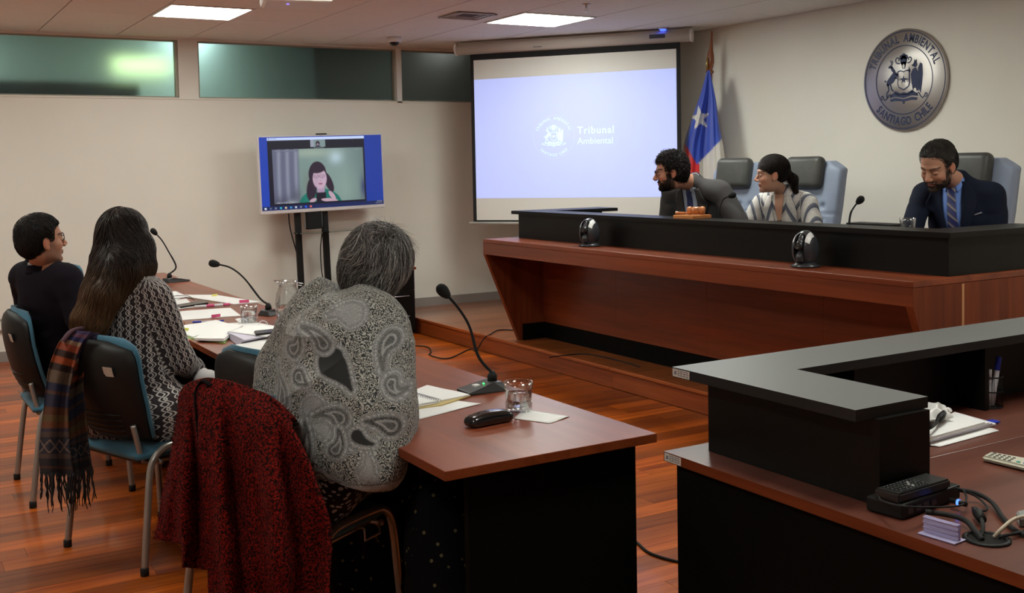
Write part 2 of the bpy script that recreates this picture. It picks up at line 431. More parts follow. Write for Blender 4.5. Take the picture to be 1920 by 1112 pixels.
def joinnp(*VF):
    Vs, Fs, b = [], [], 0
    for V, F in VF: Vs.append(V); Fs.append(F+b); b += len(V)
    return np.concatenate(Vs), np.concatenate(Fs)
def seedson(V, N, cond, n, seed=3):
    r = np.random.default_rng(seed); i = np.where(cond)[0]; return V[r.choice(i, min(n, len(i)), replace=len(i) < n)]
def strip(bvh, A, B, n, m, off, d=(-1, 0, 0), th=.004, back=.4):
    """cloth strip between two polylines, laid on a surface: rays are cast along d"""
    d = Vector(d); A = bez(A, 4); B = bez(B, 4)
    def samp(P, t):
        x = t*(len(P)-1); i = min(int(x), len(P)-2); return P[i].lerp(P[i+1], x-i)
    def fn(u, v):
        p = samp(A, v).lerp(samp(B, v), u); h = bvh.ray_cast(p-d*back, d)
        q = h[0] if h[0] is not None else p
        return q-d*(off+.002*math.sin(math.pi*u))
    mb = MB(); mb.grid(fn, n, m, thick=th); return mb
def bvhof(V, F): return BVHTree.FromPolygons([tuple(v) for v in V], [tuple(int(i) for i in f) for f in F])
# ================================================================== THE ROOM
# ---- floor: sub-floor with boards
fl = MB().box(ROOM_X0, ROOM_X1, ROOM_Y0, ROOM_Y1, -.12, -.012).build('floor', M_under); fl['kind'] = 'structure'
unit = bpy.data.meshes.new('plank')
def unit_board(name, m):
    bm = bmesh.new(); bmesh.ops.create_cube(bm, size=1.0)
    me = bpy.data.meshes.new(name); bm.to_mesh(me); bm.free(); me.materials.append(m); return me
me_plank = unit_board('plank', M_floor); me_dplank = unit_board('plank', M_dais)
def board(me, x0, x1, y0, y1, z0, z1, parent, name='plank'):
    o = bpy.data.objects.new(name, me); COL.objects.link(o); o.parent = parent
    o.location = ((x0+x1)/2, (y0+y1)/2, (z0+z1)/2); o.scale = (x1-x0, y1-y0, z1-z0); return o
PW = .122; rest = MB(); npl = 0
y = 2.05
while y < ROOM_Y1:
    near = y < 6.6; x = -1.1-random.random()*.9; y1 = min(y+PW, ROOM_Y1)
    while x < 4.2:
        L = random.choice((.75, .95, 1.2, 1.4, 1.7)); x1 = min(x+L, 4.245)
        xv = x1 > y*.055-.05                       # to the left of this nothing is ever seen
        if xv and x1-x > .05:
            if near and npl < 250: board(me_plank, x+.0007, x1-.0007, y+.0006, y1-.0006, -.012, 0, fl); npl += 1
            else: rest.box(x+.0007, x1-.0007, y+.0006, y1-.0006, -.012, 0)
        elif x1-x > .05: rest.box(x+.0007, x1-.0007, y+.0006, y1-.0006, -.012, 0)
        x = x1
        if x1 >= 4.24: break
    y += PW
rest.box(ROOM_X0, -1.0, ROOM_Y0, ROOM_Y1, -.012, -.0004); rest.box(-1, 6.4, ROOM_Y0, 2.05, -.012, -.0004)
o = rest.build('far_planks', M_floor, fl); o['kind'] = 'stuff'
# ---- dais
DZ = .143; DX = 4.25
dais = MB().box(DX+.02, ROOM_X1, 0.4, ROOM_Y1, 0, DZ-.014).build('trim_1', M_under); dais['kind'] = 'structure'
y = .5
while y < ROOM_Y1-.02:
    x = DX+.03
    while x < 6.38:
        L = random.choice((.7, 1.0, 1.3)); x1 = min(x+L, 6.395)
        board(me_dplank, x+.0007, x1-.0007, y+.0006, min(y+.135, ROOM_Y1)-.0006, DZ-.014, DZ, dais); x = x1
    y += .135
y = .4
while y < ROOM_Y1-.1:
    y1 = min(y+1.83, ROOM_Y1-.005)
    MB().box(DX+.004, DX+.022, y+.001, y1-.001, 0, DZ-.02).build('riser_board', M_riser, dais)
    MB().box(DX-.012, DX+.030, y+.001, y1-.001, DZ-.022, DZ+.001, bev=.004).build('nosing', M_nose, dais)
    y = y1
# ---- ceiling: dark grid above, tiles below
ce = MB().box(ROOM_X0, ROOM_X1, ROOM_Y0, ROOM_Y1+.0, CEIL+.012, CEIL+.1).build('ceiling', M_gap); ce['kind'] = 'structure'
gx = [-2.55, -1.93, -1.31, -.69, -.07, .55, 1.19, 1.81, 2.42, 3.04, 3.68, 4.32, 5.0, 5.67, 6.395]
gy = [8.32-.635*k for k in range(15, -1, -1)]+[8.95, 9.59]
gy = [g for g in gy if g > -1.6]
lamps = {(1.81, 3), (4.32, 1), (1.81, 1), (4.32, 5)}
LIGHTS = []
def gi(arr, v): return min(range(len(arr)), key=lambda i: abs(arr[i]-v))
lampcells = [(gi(gx, 1.81), gi(gy, 7.685)), (gi(gx, 4.32), gi(gy, 7.05)), (gi(gx, 1.81), gi(gy, 4.51)), (gi(gx, 4.32), gi(gy, 5.145)),
             (gi(gx, 1.81), gi(gy, 1.335)), (gi(gx, 4.32), gi(gy, 1.97)), (gi(gx, -.69), gi(gy, 4.51)), (gi(gx, -.69), gi(gy, 1.335)), (gi(gx, -.69), gi(gy, 7.685))]
ventcell = (gi(gx, 3.68), gi(gy, 7.05))
me_tiles = {}
tb = bmesh.new(); bmesh.ops.create_cube(tb, size=1.0); me_tile = bpy.data.meshes.new('tile'); tb.to_mesh(me_tile); tb.free(); me_tile.materials.append(M_ceil)
for i in range(len(gx)-1):
    for j in range(len(gy)-1):
        if (i, j) in lampcells: continue
        board(me_tile, gx[i]+.005, gx[i+1]-.005, gy[j]+.002, gy[j+1]-.0015, CEIL, CEIL+.012, ce, 'ceiling_tile')
# perimeter trim at the window wall
o = MB().box(ROOM_X0, 6.4, 9.595, 9.63, CEIL-.001, CEIL+.012).build('edge_trim', M_ceil, ce)
M_panel = emis('led_panel', PANEL_COLOR, PANEL_STRENGTH)
names = ['square led panel glowing in the ceiling left of the projector', 'square led panel glowing in the ceiling beside the air vent']
for k, (i, j) in enumerate(lampcells):
    x0, x1, y0, y1 = gx[i], gx[i+1], gy[j], gy[j+1]
    t = empty('ceiling_light', ((x0+x1)/2, (y0+y1)/2, CEIL), names[k] if k < 2 else 'square led ceiling panel %s' % ['', '', 'behind the projector, out of the photo', 'right of the projector, out of the photo', 'over the photographer at left', 'over the corner desk, out of the photo', 'left of the photographer, second row', 'left of the photographer, first row', 'left of the window band, out of the photo'][k], 'ceiling light', 'recessed square ceiling lights')
    MB().box(x0+.02, x1-.02, y0+.02, y1-.02, CEIL-.004, CEIL+.006).build('diffuser', M_panel, t)
    f = MB()
    f.box(x0+.002, x1-.002, y0+.002, y0+.02, CEIL-.008, CEIL+.01).box(x0+.002, x1-.002, y1-.02, y1-.002, CEIL-.008, CEIL+.01)
    f.box(x0+.002, x0+.02, y0+.02, y1-.02, CEIL-.008, CEIL+.01).box(x1-.02, x1-.002, y0+.02, y1-.02, CEIL-.008, CEIL+.01)
    f.build('frame', M_white, t)
# air vent
vx, vy = 4.0, 7.37
t = empty('air_vent', (vx, vy, CEIL), 'square slatted air vent in the ceiling', 'air vent')
f = MB()
for k in range(4):
    a = .17-.035*k; z = CEIL-.012+.004*k
    for (p, q, r, s) in ((-a, a, -a, -a+.02), (-a, a, a-.02, a), (-a, -a+.02, -a, a), (a-.02, a, -a, a)): f.box(vx+p, vx+q, vy+r, vy+s, z, z+.006)
f.build('slat_rings', mat('vent_grey', (.42, .36, .32), .5), t); MB().box(vx-.155, vx+.155, vy-.155, vy+.155, CEIL-.002, CEIL+.001).build('duct_opening', mat('vent_dark', (.08, .06, .05), .9), t)
# ---- walls
SILL, HEAD = 2.18, 2.685
def wallbox(name, *b):
    o = MB().box(*b).build(name, M_wall); o['kind'] = 'structure'; return o
wb = MB().box(ROOM_X0, ROOM_X1+.15, 9.63, 9.75, 0, SILL)
wb.box(ROOM_X0, ROOM_X1+.15, 9.63, 9.75, HEAD, CEIL+.1).box(2.325, 2.497, 9.63, 9.75, SILL, HEAD).box(ROOM_X0, -1.4, 9.63, 9.75, SILL, HEAD)
o = wb.build('wall_back', M_wall); o['kind'] = 'structure'
wallbox('wall_right', ROOM_X1, ROOM_X1+.15, ROOM_Y0, 9.63, 0, CEIL+.1)
wallbox('wall_left', ROOM_X0-.15, ROOM_X0, ROOM_Y0, 9.75, 0, CEIL+.1)
wallbox('wall_front', ROOM_X0-.15, ROOM_X1+.15, ROOM_Y0-.15, ROOM_Y0, 0, CEIL+.1)
# windows of the clerestory band
M_frost = glassmat('frosted_glass', (.60, .77, .74), .60, 1.35)
M_frostd = glassmat('frosted_glass_dark', (.50, .55, .53), .55, 1.3)
def window(nm, x0, x1, mt, fr=True):
    t = empty(nm, ((x0+x1)/2, 9.66, SILL)); t['kind'] = 'structure'
    MB().box(x0, x1, 9.685, 9.691, SILL+.004, HEAD-.004).build('pane', mt, t)
    f = MB().box(x0, x1, 9.655, 9.70, SILL, SILL+.012).box(x0, x1, 9.655, 9.70, HEAD-.012, HEAD).box(x0, x0+.014, 9.655, 9.70, SILL+.012, HEAD-.012).box(x1-.02, x1, 9.64, 9.70, SILL+.012, HEAD-.012)
    f.build('frame', mat('window_frame', (.36, .34, .28), .5), t)
window('window_1', -1.38, 2.322, M_frost)
window('window_2', 2.50, 4.42, M_frost)
window('window_3', 4.475, 6.39, M_frostd)
o = MB().box(4.42, 4.475, 9.622, 9.70, SILL-.02, HEAD+.012, bev=.003).build('trim_2', mat('white_post', (.75, .73, .70), .5)); o['kind'] = 'structure'
o = MB().box(ROOM_X0, 6.40, 9.622, 9.65, SILL-.014, SILL-.001).build('trim_3', M_wall); o['kind'] = 'structure'
# corridor beyond the glass
cw = mat('corridor_wall', (.72, .74, .70), .8)
o = MB().box(-2, 7, 11.2, 11.3, 0, 2.9).box(-2, 7, 9.76, 11.2, 2.86, 2.95).box(-2.1, -2, 9.76, 11.3, 0, 2.95).box(7, 7.1, 9.76, 11.3, 0, 2.95).build('wall_corridor', cw); o['kind'] = 'structure'
o = MB().box(-2, 7, 9.76, 11.2, -.05, 0).build('trim_4', M_base); o['kind'] = 'structure'
o = MB().box(3.62, 3.70, 9.76, 11.19, 0, 2.85).build('wall_partition', mat('corridor_dark', (.10, .10, .10), .9)); o['kind'] = 'structure'
o = MB().box(.4, 2.03, 9.82, 10.05, 0, 2.315).build('corridor_cabinet', mat('dark_cabinet', (.05, .045, .05), .7)); tag(o, 'dark shape seen through the frosted glass of the left window', 'cabinet')
t = empty('corridor_light', (2.0, 9.92, 2.8), 'yellowish lamp glowing behind the left frosted window', 'lamp')
MB().box(1.86, 2.34, 10.02, 10.12, 2.42, 2.56, bev=.02).build('tube_cover', emis('corridor_tube', (.85, 1.0, .50), 2.6), t)
MB().box(1.84, 2.36, 10.0, 10.14, 2.56, 2.60).box(1.85, 1.87, 10.06, 10.08, 2.60, 2.86).box(2.18, 2.20, 10.06, 10.08, 2.60, 2.86).build('housing', M_white, t)
t = empty('corridor_light', (2.6, 10.6, 2.85), 'corridor ceiling panel lighting the second frosted window', 'lamp')  # added light for the corridor, kept out of sight behind the column
MB().box(2.50, 2.80, 10.2, 11.0, 2.835, 2.85).build('diffuser', emis('corridor_fill', (.80, 1, .95), 9.0), t)
MB().box(2.48, 2.82, 10.18, 11.02, 2.85, 2.86).build('frame', M_white, t)
t = empty('corridor_light', (5.4, 10.6, 2.85), 'dim lamp behind the dark right window pane', 'lamp')  # added fill light, out of view, that lifts the dark pane
MB().box(5.3, 5.5, 10.4, 10.8, 2.835, 2.85).build('diffuser', emis('dim_fill', (1, .95, .9), 2.4), t)
MB().box(5.28, 5.52, 10.38, 10.82, 2.85, 2.86).build('frame', M_white, t)
t = empty('corridor_light', (.3, 10.6, 2.85), 'corridor ceiling panel beyond the left end of the window band', 'lamp')  # added fill light past the visible glass, for general corridor brightness
MB().box(0, .6, 10.3, 10.9, 2.835, 2.85).build('diffuser', emis('corridor_fill_left', (.85, 1, .93), 9.0), t)
MB().box(-.03, .63, 10.27, 10.93, 2.85, 2.86).build('frame', M_white, t)
# ---- baseboards
o = MB().box(ROOM_X0, 4.245, 9.612, 9.63, 0, .085).build('baseboard_back', M_base); o['kind'] = 'structure'
o = MB().box(4.27, 6.4, 9.612, 9.63, DZ, DZ+.085).build('baseboard_dais', M_base); o['kind'] = 'structure'
o = MB().box(6.38, 6.4, .5, 9.61, DZ, DZ+.085).build('baseboard_right', M_base); o['kind'] = 'structure'
# wall outlet
p = ony(3, 611, 9.63)
t = empty('wall_outlet', p, 'grey metal wall outlet plate low on the back wall at far left', 'outlet')
MB().box(p.x-.06, p.x+.035, 9.618, 9.63, p.z-.06, p.z+.06, bev=.004).build('plate', M_alum, t)
MB().box(p.x-.035, p.x+.012, 9.613, 9.62, p.z-.035, p.z+.035, bev=.003).build('socket', M_white, t)
# ---- dome camera, sprinkler, ceiling indicator, projector
p = Vector((4.05, 8.85, CEIL))
t = empty('dome_camera', p, 'small white dome security camera with dark lens under the ceiling', 'camera')
MB().lathe([(.065, 0), (.065, -.03), (.058, -.045), (.03, -.05)], 28, M=Matrix.Translation(p)).build('housing', M_white, t)
MB().sphere((p.x, p.y, p.z-.04), .045, 24, sc=(1, 1, .9)).build('dome', mat('dome_black', (.01, .01, .012), .12), t)
p = Vector((4.53, 6.52, CEIL))
t = empty('sprinkler', p, 'small metal fire sprinkler beside the lit ceiling panel', 'sprinkler')
MB().lathe([(.035, 0), (.035, -.004), (.012, -.008), (.010, -.03)], 20, M=Matrix.Translation(p)).build('flange', M_alum, t)
MB().tube([p+Vector((.008, 0, -.028)), p+Vector((.012, 0, -.04)), p+Vector((.003, 0, -.055))], .0022, 6).tube([p+Vector((-.008, 0, -.028)), p+Vector((-.012, 0, -.04)), p+Vector((-.003, 0, -.055))], .0022, 6).lathe([(.016, -.056), (.016, -.058)], 16, M=Matrix.Translation(p)).build('deflector', M_alum, t)
p = onz(1243, 57, CEIL); p = onz(1243, 55, CEIL-.012); p.z = CEIL
t = empty('motion_sensor', p, 'round ceiling sensor with a glowing blue light above the screen', 'sensor')
MB().lathe([(.055, 0), (.053, -.008), (.03, -.012)], 24, M=Matrix.Translation(p)).build('ring', M_alum, t)
MB().lathe([(.030, -.010), (.026, -.022), (.01, -.026)], 20, M=Matrix.Translation(p)).build('led', emis('blue_led', (.05, .10, 1.0), 3), t)
p = Vector((2.06, 5.80, 2.487))
t = empty('projector', p, 'white projector hanging from the ceiling at the top edge of the photo', 'projector')
Mr = RZ(math.radians(-14), p)
MB().box(-.19, .19, -.15, .15, -.045, .065, bev=.02, M=Mr).build('body', M_white, t)
MB().lathe([(.045, 0), (.045, .03)], 24, M=Mr @ Matrix.Translation((.08, .15, .01)) @ Matrix.Rotation(-math.pi/2, 4, 'X')).build('lens', M_plast, t)
g = MB()
for k in range(6): g.box(.188, .193, -.12+k*.03, -.104+k*.03, -.02, .03, M=Mr)
g.build('grille', mat('grille_grey', (.2, .2, .2), .6), t)
MB().lathe([(.008, -.0), (.008, -.004)], 12, M=Mr @ Matrix.Translation((-.05, -.05, -.044))).build('status_light', emis('violet_led', (.15, .12, 1), 3), t)
MB().tube([Mr @ Vector((0, 0, .06)), Mr @ Vector((0, 0, CEIL-2.487+.005))], .02, 14).build('mount_pole', M_white, t)
# ================================================================== SCREEN
SL = Vector((4.76, 8.99, 0)); SR = Vector((6.14, 7.25, 0)); sd = (SR-SL).normalized(); sn = Vector((sd.y, -sd.x, 0))   # sn looks into the room
SM = Matrix(((sd.x, sn.x, 0, SL.x), (sd.y, sn.y, 0, SL.y), (0, 0, 1, 0), (0, 0, 0, 1)))      # local: x along the screen, y into the room, z up
M_fab = mat('screen_fabric', (.72, .70, .66), .8)
M_fabb = mat('screen_border', (.008, .008, .009), .8)
t = empty('projection_screen', SM @ Vector((1.11, 0, 2.6)), 'large roll-down projection screen with white housing across the corner, logo projected on it', 'screen')
hs = MB().tube([SM @ Vector((0, .0, 2.63)), SM @ Vector((2.22, .0, 2.63))], .055, 24)
hs.box(0.01, 2.21, -.055, .03, 2.63, 2.685, M=SM, bev=.008).build('housing', mat('screen_housing', (.62, .56, .50), .45), t)
MB().tube([SM @ Vector((-.012, 0, 2.63)), SM @ Vector((.004, 0, 2.63))], .06, 24).build('end_cap', M_white, t)
MB().tube([SM @ Vector((2.216, 0, 2.63)), SM @ Vector((2.232, 0, 2.63))], .06, 24).build('end_cap', M_white, t)
MB().box(1.86, 2.0, .053, .058, 2.615, 2.65, M=SM).build('badge', mat('badge_dark', (.03, .03, .06), .4), t)
MB().box(.78, .86, .053, .058, 2.60, 2.61, M=SM).build('pull_tab', M_chrome, t)
xa, xb = .165, 2.085
MB().box(xa-.035, xb+.035, -.004, 0.0, 1.0, 2.61, M=SM).build('border', M_fabb, t)
MB().box(xa, xb, 0, .002, 1.022, 2.520, M=SM).build('canvas', M_fab, t)
MB().tube([SM @ Vector((xa-.075, 0, .992)), SM @ Vector((xb+.075, 0, .992))], .014, 14).build('bottom_bar', mat('bar_grey', (.5, .48, .45), .4), t)
# projected picture: glowing area of the canvas, soft brighter towards its middle
mp_ = bpy.data.materials.new('projected_light'); mp_.use_nodes = True; N, L = nodes(mp_); b = N['Principled BSDF']
b.inputs['Base Color'].default_value = (.42, .44, .52, 1); b.inputs['Roughness'].default_value = .9
b.inputs['Emission Color'].default_value = (.27, .33, .72, 1); b.inputs['Emission Strength'].default_value = 1.0
mb = MB().add([(xa+.001, .0035, 1.227), (xb-.001, .0035, 1.227), (xb-.001, .0035, 2.352), (xa+.001, .0035, 2.338)], [(0, 1, 2, 3)], M=SM)
mb.build('projected_image', mp_, t)
M_logo = mat('projected_white', (.42, .44, .52), .9, emit=(.50, .72, .85), estr=1.0)
def text_mesh(name, s, size, m, MW, parent, ext=.0015, align='CENTER', bold=0.0, sp=1.0):
    cu = bpy.data.curves.new(name, 'FONT'); cu.body = s; cu.size = size; cu.align_x = align; cu.align_y = 'CENTER'; cu.extrude = ext; cu.offset = bold; cu.resolution_u = 3; cu.space_character = sp
    ob = bpy.data.objects.new(name, cu); COL.objects.link(ob); bpy.context.view_layer.update()
    me = bpy.data.meshes.new_from_object(ob.evaluated_get(bpy.context.evaluated_depsgraph_get())); bpy.data.objects.remove(ob); bpy.data.curves.remove(cu)
    me.transform(MW); me.materials.clear(); me.materials.append(m); o = bpy.data.objects.new(name, me); COL.objects.link(o)
    if parent is not None: pinv(o, parent)
    return o
def join_objs(obs, name, parent):
    bm = bmesh.new()
    for o in obs: bm.from_mesh(o.data)
    me = bpy.data.meshes.new(name); bm.to_mesh(me); bm.free(); me.materials.append(obs[0].data.materials[0])
    for o in obs: bpy.data.objects.remove(o)
    o = bpy.data.objects.new(name, me); COL.objects.link(o); pinv(o, parent); return o
def arc_text(name, s, R, size, m, F, parent, a0, a1, top=True, ext=.0015, bold=0.0, cx=.74, split=False):
    """letters set round a circle; F maps local (x right, y up, z out) to the world"""
    ctr = {}; obs = []; n = len(s); ws = []; I4 = Matrix.Identity(4)
    for c in s:
        if c == ' ': ws.append(size*.30); continue
        o = text_mesh('letter', c, size, m, I4, None, ext, bold=bold); xs = [v.co.x for v in o.data.vertices]; ws.append((max(xs)-min(xs))*cx); ctr[c] = (max(xs)+min(xs))/2; bpy.data.objects.remove(o)
    gap = (R*abs(a1-a0)-sum(ws))/(n-1); acc = 0; tot = sum(ws)+gap*(n-1)
    for c, wd in zip(s, ws):
        u = (acc+wd/2)/tot; acc += wd+gap
        if c == ' ': continue
        a = a0+(a1-a0)*u; rt = a-math.pi/2 if top else a+math.pi/2
        Ml = Matrix.Translation((R*math.cos(a), R*math.sin(a), 0)) @ Matrix.Rotation(rt, 4, 'Z') @ Matrix.Diagonal((cx, 1, 1, 1)) @ Matrix.Translation((-ctr[c], 0, 0))
        obs.append(text_mesh('letter', c, size, m, F @ Ml, None, ext, bold=bold))
    if split:
        for o in obs: pinv(o, parent)
        return
    o = join_objs(obs, name, parent); o['kind'] = 'stuff'; return o
def arms(scale, F, h=.002):
    """the emblem: plumed shield held by a deer and a condor over a scroll. Flat shapes in unit coordinates."""
    mb = MB(); line = MB(); Ms = F @ Matrix.Diagonal((scale, scale, 1, 1))
    def pg(p, mi=0, z=0): mb.prism([(x, y) for x, y in p], z, z+h, mi, M=Ms)
    def ell(cx, cy, rx, ry, n=18, mi=0, z=0, a=0): pg([(cx+rx*math.cos(t)*math.cos(a)-ry*math.sin(t)*math.sin(a), cy+rx*math.cos(t)*math.sin(a)+ry*math.sin(t)*math.cos(a)) for t in [2*math.pi*i/n for i in range(n)]], mi, z)
    def lineto(p, wd=.02, mi=0):
        p = [Vector((x, y, 0)) for x, y in p]; b = bez([tuple(q) for q in p], 6)
        for q, r in zip(b, b[1:]):
            d = (r-q); 
            if d.length < 1e-6: continue
            nn = Vector((-d.y, d.x, 0)).normalized()*wd/2; pg([(q+nn)[:2], (q-nn)[:2], (r-nn)[:2], (r+nn)[:2]], mi)
    # shield
    pg([(-.15, .20), (-.08, .215), (0, .19), (.08, .215), (.15, .20), (.155, -.06), (.13, -.13), (.06, -.17), (0, -.20), (-.06, -.17), (-.13, -.13), (-.155, -.06)])
    ins = [(-.125, .175), (-.07, .19), (0, .165), (.07, .19), (.125, .175), (.125, .03), (-.125, .03)]
    pg(ins, 1, h); pg([(-.13, .015), (.13, .015), (.13, -.06), (.11, -.115), (.05, -.145), (0, -.17), (-.05, -.145), (-.11, -.115), (-.13, -.06)], 1, h)
    st = []
    for k in range(10):
        r = .085 if k % 2 == 0 else .034; a = math.pi/2+k*math.pi/5; st.append((r*math.cos(a), .02+r*math.sin(a)))
    pg(st, 0, 2*h)
    for k in range(7): lineto([(-.10, -.035-.016*k), (.10, -.035-.016*k)], .004)
    # plumes
    ell(0, .40, .085, .10); ell(-.055, .47, .05, .05); ell(.055, .47, .05, .05); ell(0, .50, .05, .05); pg([(-.07, .38), (.07, .38), (.035, .24), (-.035, .24)]); pg([(-.028, .30), (0, .34), (.028, .30), (.02, .25), (-.02, .25)], 1, h)
    lineto([(-.09, .35), (-.16, .36), (-.20, .42), (-.16, .47), (-.11, .44), (-.13, .40)], .026); lineto([(.09, .35), (.15, .36), (.19, .42), (.15, .46), (.11, .43), (.13, .40)], .026)
    # deer on the left
    pg([(-.155, .17), (-.24, .20), (-.30, .14), (-.40, .04), (-.43, -.04), (-.40, -.10), (-.33, -.06), (-.25, -.02), (-.20, .05), (-.15, .10)])
    pg([(-.20, .20), (-.25, .17), (-.30, .22), (-.33, .30), (-.30, .33), (-.25, .27)]); pg([(-.26, .27), (-.33, .34), (-.39, .30), (-.36, .27), (-.31, .27)]); lineto([(-.30, .33), (-.31, .40), (-.34, .43)], .016); lineto([(-.29, .33), (-.27, .39), (-.29, .43)], .014); lineto([(-.31, .38), (-.28, .40)], .012)
    lineto([(-.40, -.04), (-.37, -.16), (-.42, -.24), (-.41, -.34)], .032); lineto([(-.33, -.05), (-.30, -.15), (-.25, -.20)], .030); lineto([(-.20, .14), (-.15, .12), (-.12, .16)], .022); lineto([(-.22, .08), (-.16, .05)], .022); lineto([(-.43, .0), (-.46, .03), (-.47, .0)], .02)
    # condor on the right
    pg([(.17, .12), (.22, .22), (.30, .24), (.36, .14), (.38, -.06), (.36, -.24), (.28, -.16), (.22, -.18), (.19, -.05)])
    pg([(.34, .22), (.40, .33), (.45, .30), (.46, .10), (.44, -.12), (.41, -.28), (.37, -.20), (.37, .05)]); pg([(.17, .19), (.13, .27), (.11, .20), (.15, .14)])
    ell(.28, .30, .05, .055); pg([(.25, .32), (.19, .30), (.21, .27), (.26, .28)]); pg([(.25, .34), (.26, .41), (.29, .38), (.32, .41), (.32, .34)]); lineto([(.24, -.14), (.22, -.22), (.20, -.26)], .022); lineto([(.31, -.16), (.32, -.23)], .02)
    # scroll and base
    lineto([(-.52, -.36), (-.57, -.32), (-.53, -.28), (-.50, -.33), (-.46, -.37), (-.40, -.32), (-.36, -.26), (-.30, -.30)], .022); lineto([(.52, -.36), (.57, -.32), (.53, -.28), (.50, -.33), (.46, -.37), (.40, -.32), (.36, -.26), (.30, -.30)], .022)
    pg([(-.32, -.27), (-.20, -.20), (-.08, -.25), (0, -.23), (.08, -.25), (.20, -.20), (.32, -.27), (.36, -.33), (.20, -.31), (0, -.35), (-.20, -.31), (-.36, -.33)])
    pg([(-.34, -.36), (-.20, -.34), (0, -.375), (.20, -.34), (.34, -.36), (.32, -.41), (.20, -.40), (0, -.42), (-.20, -.40), (-.32, -.41)]); ell(0, -.44, .03, .03); lineto([(-.22, -.235), (-.10, -.285), (.0, -.27), (.10, -.285), (.22, -.235)], .014, 1)
    return mb
c = SM @ Vector((.945, .0045, 1.785)); FS = Matrix(((sd.x, 0, sn.x, c.x), (sd.y, 0, sn.y, c.y), (0, 1, 0, c.z), (0, 0, 0, 1)))
arms(.20, FS @ Matrix.Translation((0, .0, 0)), .0006).build('projected_emblem', [M_logo, mp_], t)
arc_text('projected_motto', 'TRIBUNAL AMBIENTAL', .168, .040, M_logo, FS, t, math.radians(160), math.radians(20), True, .0004)
arc_text('projected_motto', 'SANTIAGO CHILE', .168, .040, M_logo, FS, t, math.radians(222), math.radians(318), False, .0004)
r = MB(); nn = 64
for i in range(nn):
    a, b2 = 2*math.pi*i/nn, 2*math.pi*(i+1)/nn
    r.add([(.196*math.cos(a), .196*math.sin(a), 0), (.196*math.cos(b2), .196*math.sin(b2), 0), (.1985*math.cos(b2), .1985*math.sin(b2), 0), (.1985*math.cos(a), .1985*math.sin(a), 0)], [(0, 1, 2, 3)], M=FS)
r.build('projected_ring', mat('projected_ring', (.42, .44, .52), .9, emit=(.36, .44, .80), estr=1.0), t)
text_mesh('projected_name', 'Tribunal', .092, M_logo, FS @ Matrix.Translation((.225, .048, 0)), t, .0004, 'LEFT', .0012, 1.12)
text_mesh('projected_name', 'Ambiental', .082, M_logo, FS @ Matrix.Translation((.225, -.048, 0)), t, .0004, 'LEFT', .0002, 1.0)
# ================================================================== SEAL ON THE WALL
c = Vector((6.4, 5.205, 2.088)); FW = Matrix(((0, 0, -1, c.x-.028), (-1, 0, 0, c.y), (0, 1, 0, c.z), (0, 0, 0, 1)))
ms = bpy.data.materials.new('brushed_steel_disc'); ms.use_nodes = True; N, L = nodes(ms); b = N['Principled BSDF']
b.inputs['Metallic'].default_value = .9; b.inputs['Roughness'].default_value = .42; b.inputs['Base Color'].default_value = (.50, .47, .45, 1)
b.inputs['Anisotropic'].default_value = .8
tg = N.new('ShaderNodeTangent'); tg.direction_type = 'RADIAL'; tg.axis = 'X'; L.new(tg.outputs[0], b.inputs['Tangent'])
t = empty('wall_seal', c, 'round brushed steel court seal with blue lettering and coat of arms on the wall', 'seal')
MB().lathe([(.362, .0), (.365, .004), (.365, .022), (.360, .026)], 96, M=FW @ Matrix.Translation((0, 0, -.026))).build('disc', ms, t)
M_sblue = mat('seal_blue', (.012, .022, .085), .4); sp_ = MB().lathe([(.02, -.002), (.02, -.0)], 8, M=FW)
def ringm(R, wd, F, h=.001):
    r = MB(); n = 96
    for i in range(n):
        a, b2 = 2*math.pi*i/n, 2*math.pi*(i+1)/n; P = []
        for rr in (R-wd/2, R+wd/2):
            for an in (a, b2): P.append((rr*math.cos(an), rr*math.sin(an), h))
        r.add(P, [(0, 1, 3, 2)], M=F)
    return r
ringm(.348, .007, FW).build('outer_ring', M_sblue, t); ringm(.245, .007, FW).build('inner_ring', M_sblue, t)
arc_text('motto', 'TRIBUNAL AMBIENTAL', .297, .082, M_sblue, FW, t, math.radians(161), math.radians(19), True, .001, .0022, split=True)
arc_text('motto', 'SANTIAGO CHILE', .297, .082, M_sblue, FW, t, math.radians(220), math.radians(320), False, .001, .0022, split=True)
arms(.355, FW @ Matrix.Translation((0, -.005, .0)), .0012).build('coat_of_arms', [M_sblue, ms], t)
# ================================================================== JUDGES' BENCH
BY0, BY1, BX = 3.25, 7.27, 4.04; WZ = .962; TZ = 1.172; RX = 4.33
t = empty('judges_bench', (4.8, 5.2, DZ), 'long judges bench of red-brown veneer with a black raised top, on the dais', 'bench')
MB().box(BX, 4.93, BY0, BY1, WZ-.03, WZ, bev=.003).build('ledge_top', M_bench, t)
MB().box(BX, BX+.03, BY0+.001, BY1-.001, WZ-.118, WZ-.0305).build('front_apron', M_bench, t)
for yy in (BY0, BY1-.04):      # slanted end panels
    MB().prism([(BX+.001, WZ-.031), (5.15, WZ-.031), (5.15, DZ+.002), (BX+.29, DZ+.002), (BX+.001, WZ-.12)], yy, yy+.04, axis='y').build('end_panel', M_benchv, t)
fp = 4
for k in range(fp):
    a = BY0+.041+(BY1-BY0-.082)*k/fp; b2 = BY0+.041+(BY1-BY0-.082)*(k+1)/fp
    MB().box(4.56, 4.58, a+.0008, b2-.0008, DZ+.13, WZ-.032).build('front_panel', M_bench, t)
MB().box(4.57, 4.585, BY0+.041, BY1-.041, DZ, DZ+.13).box(4.36, 4.57, BY1-.055, BY1-.041, DZ, DZ+.13).build('kick_plate', M_blackp, t)
MB().box(4.385, 4.401, BY0-.002, BY0+.0, DZ+.002, WZ-.035).build('corner_strip', M_strip, t)
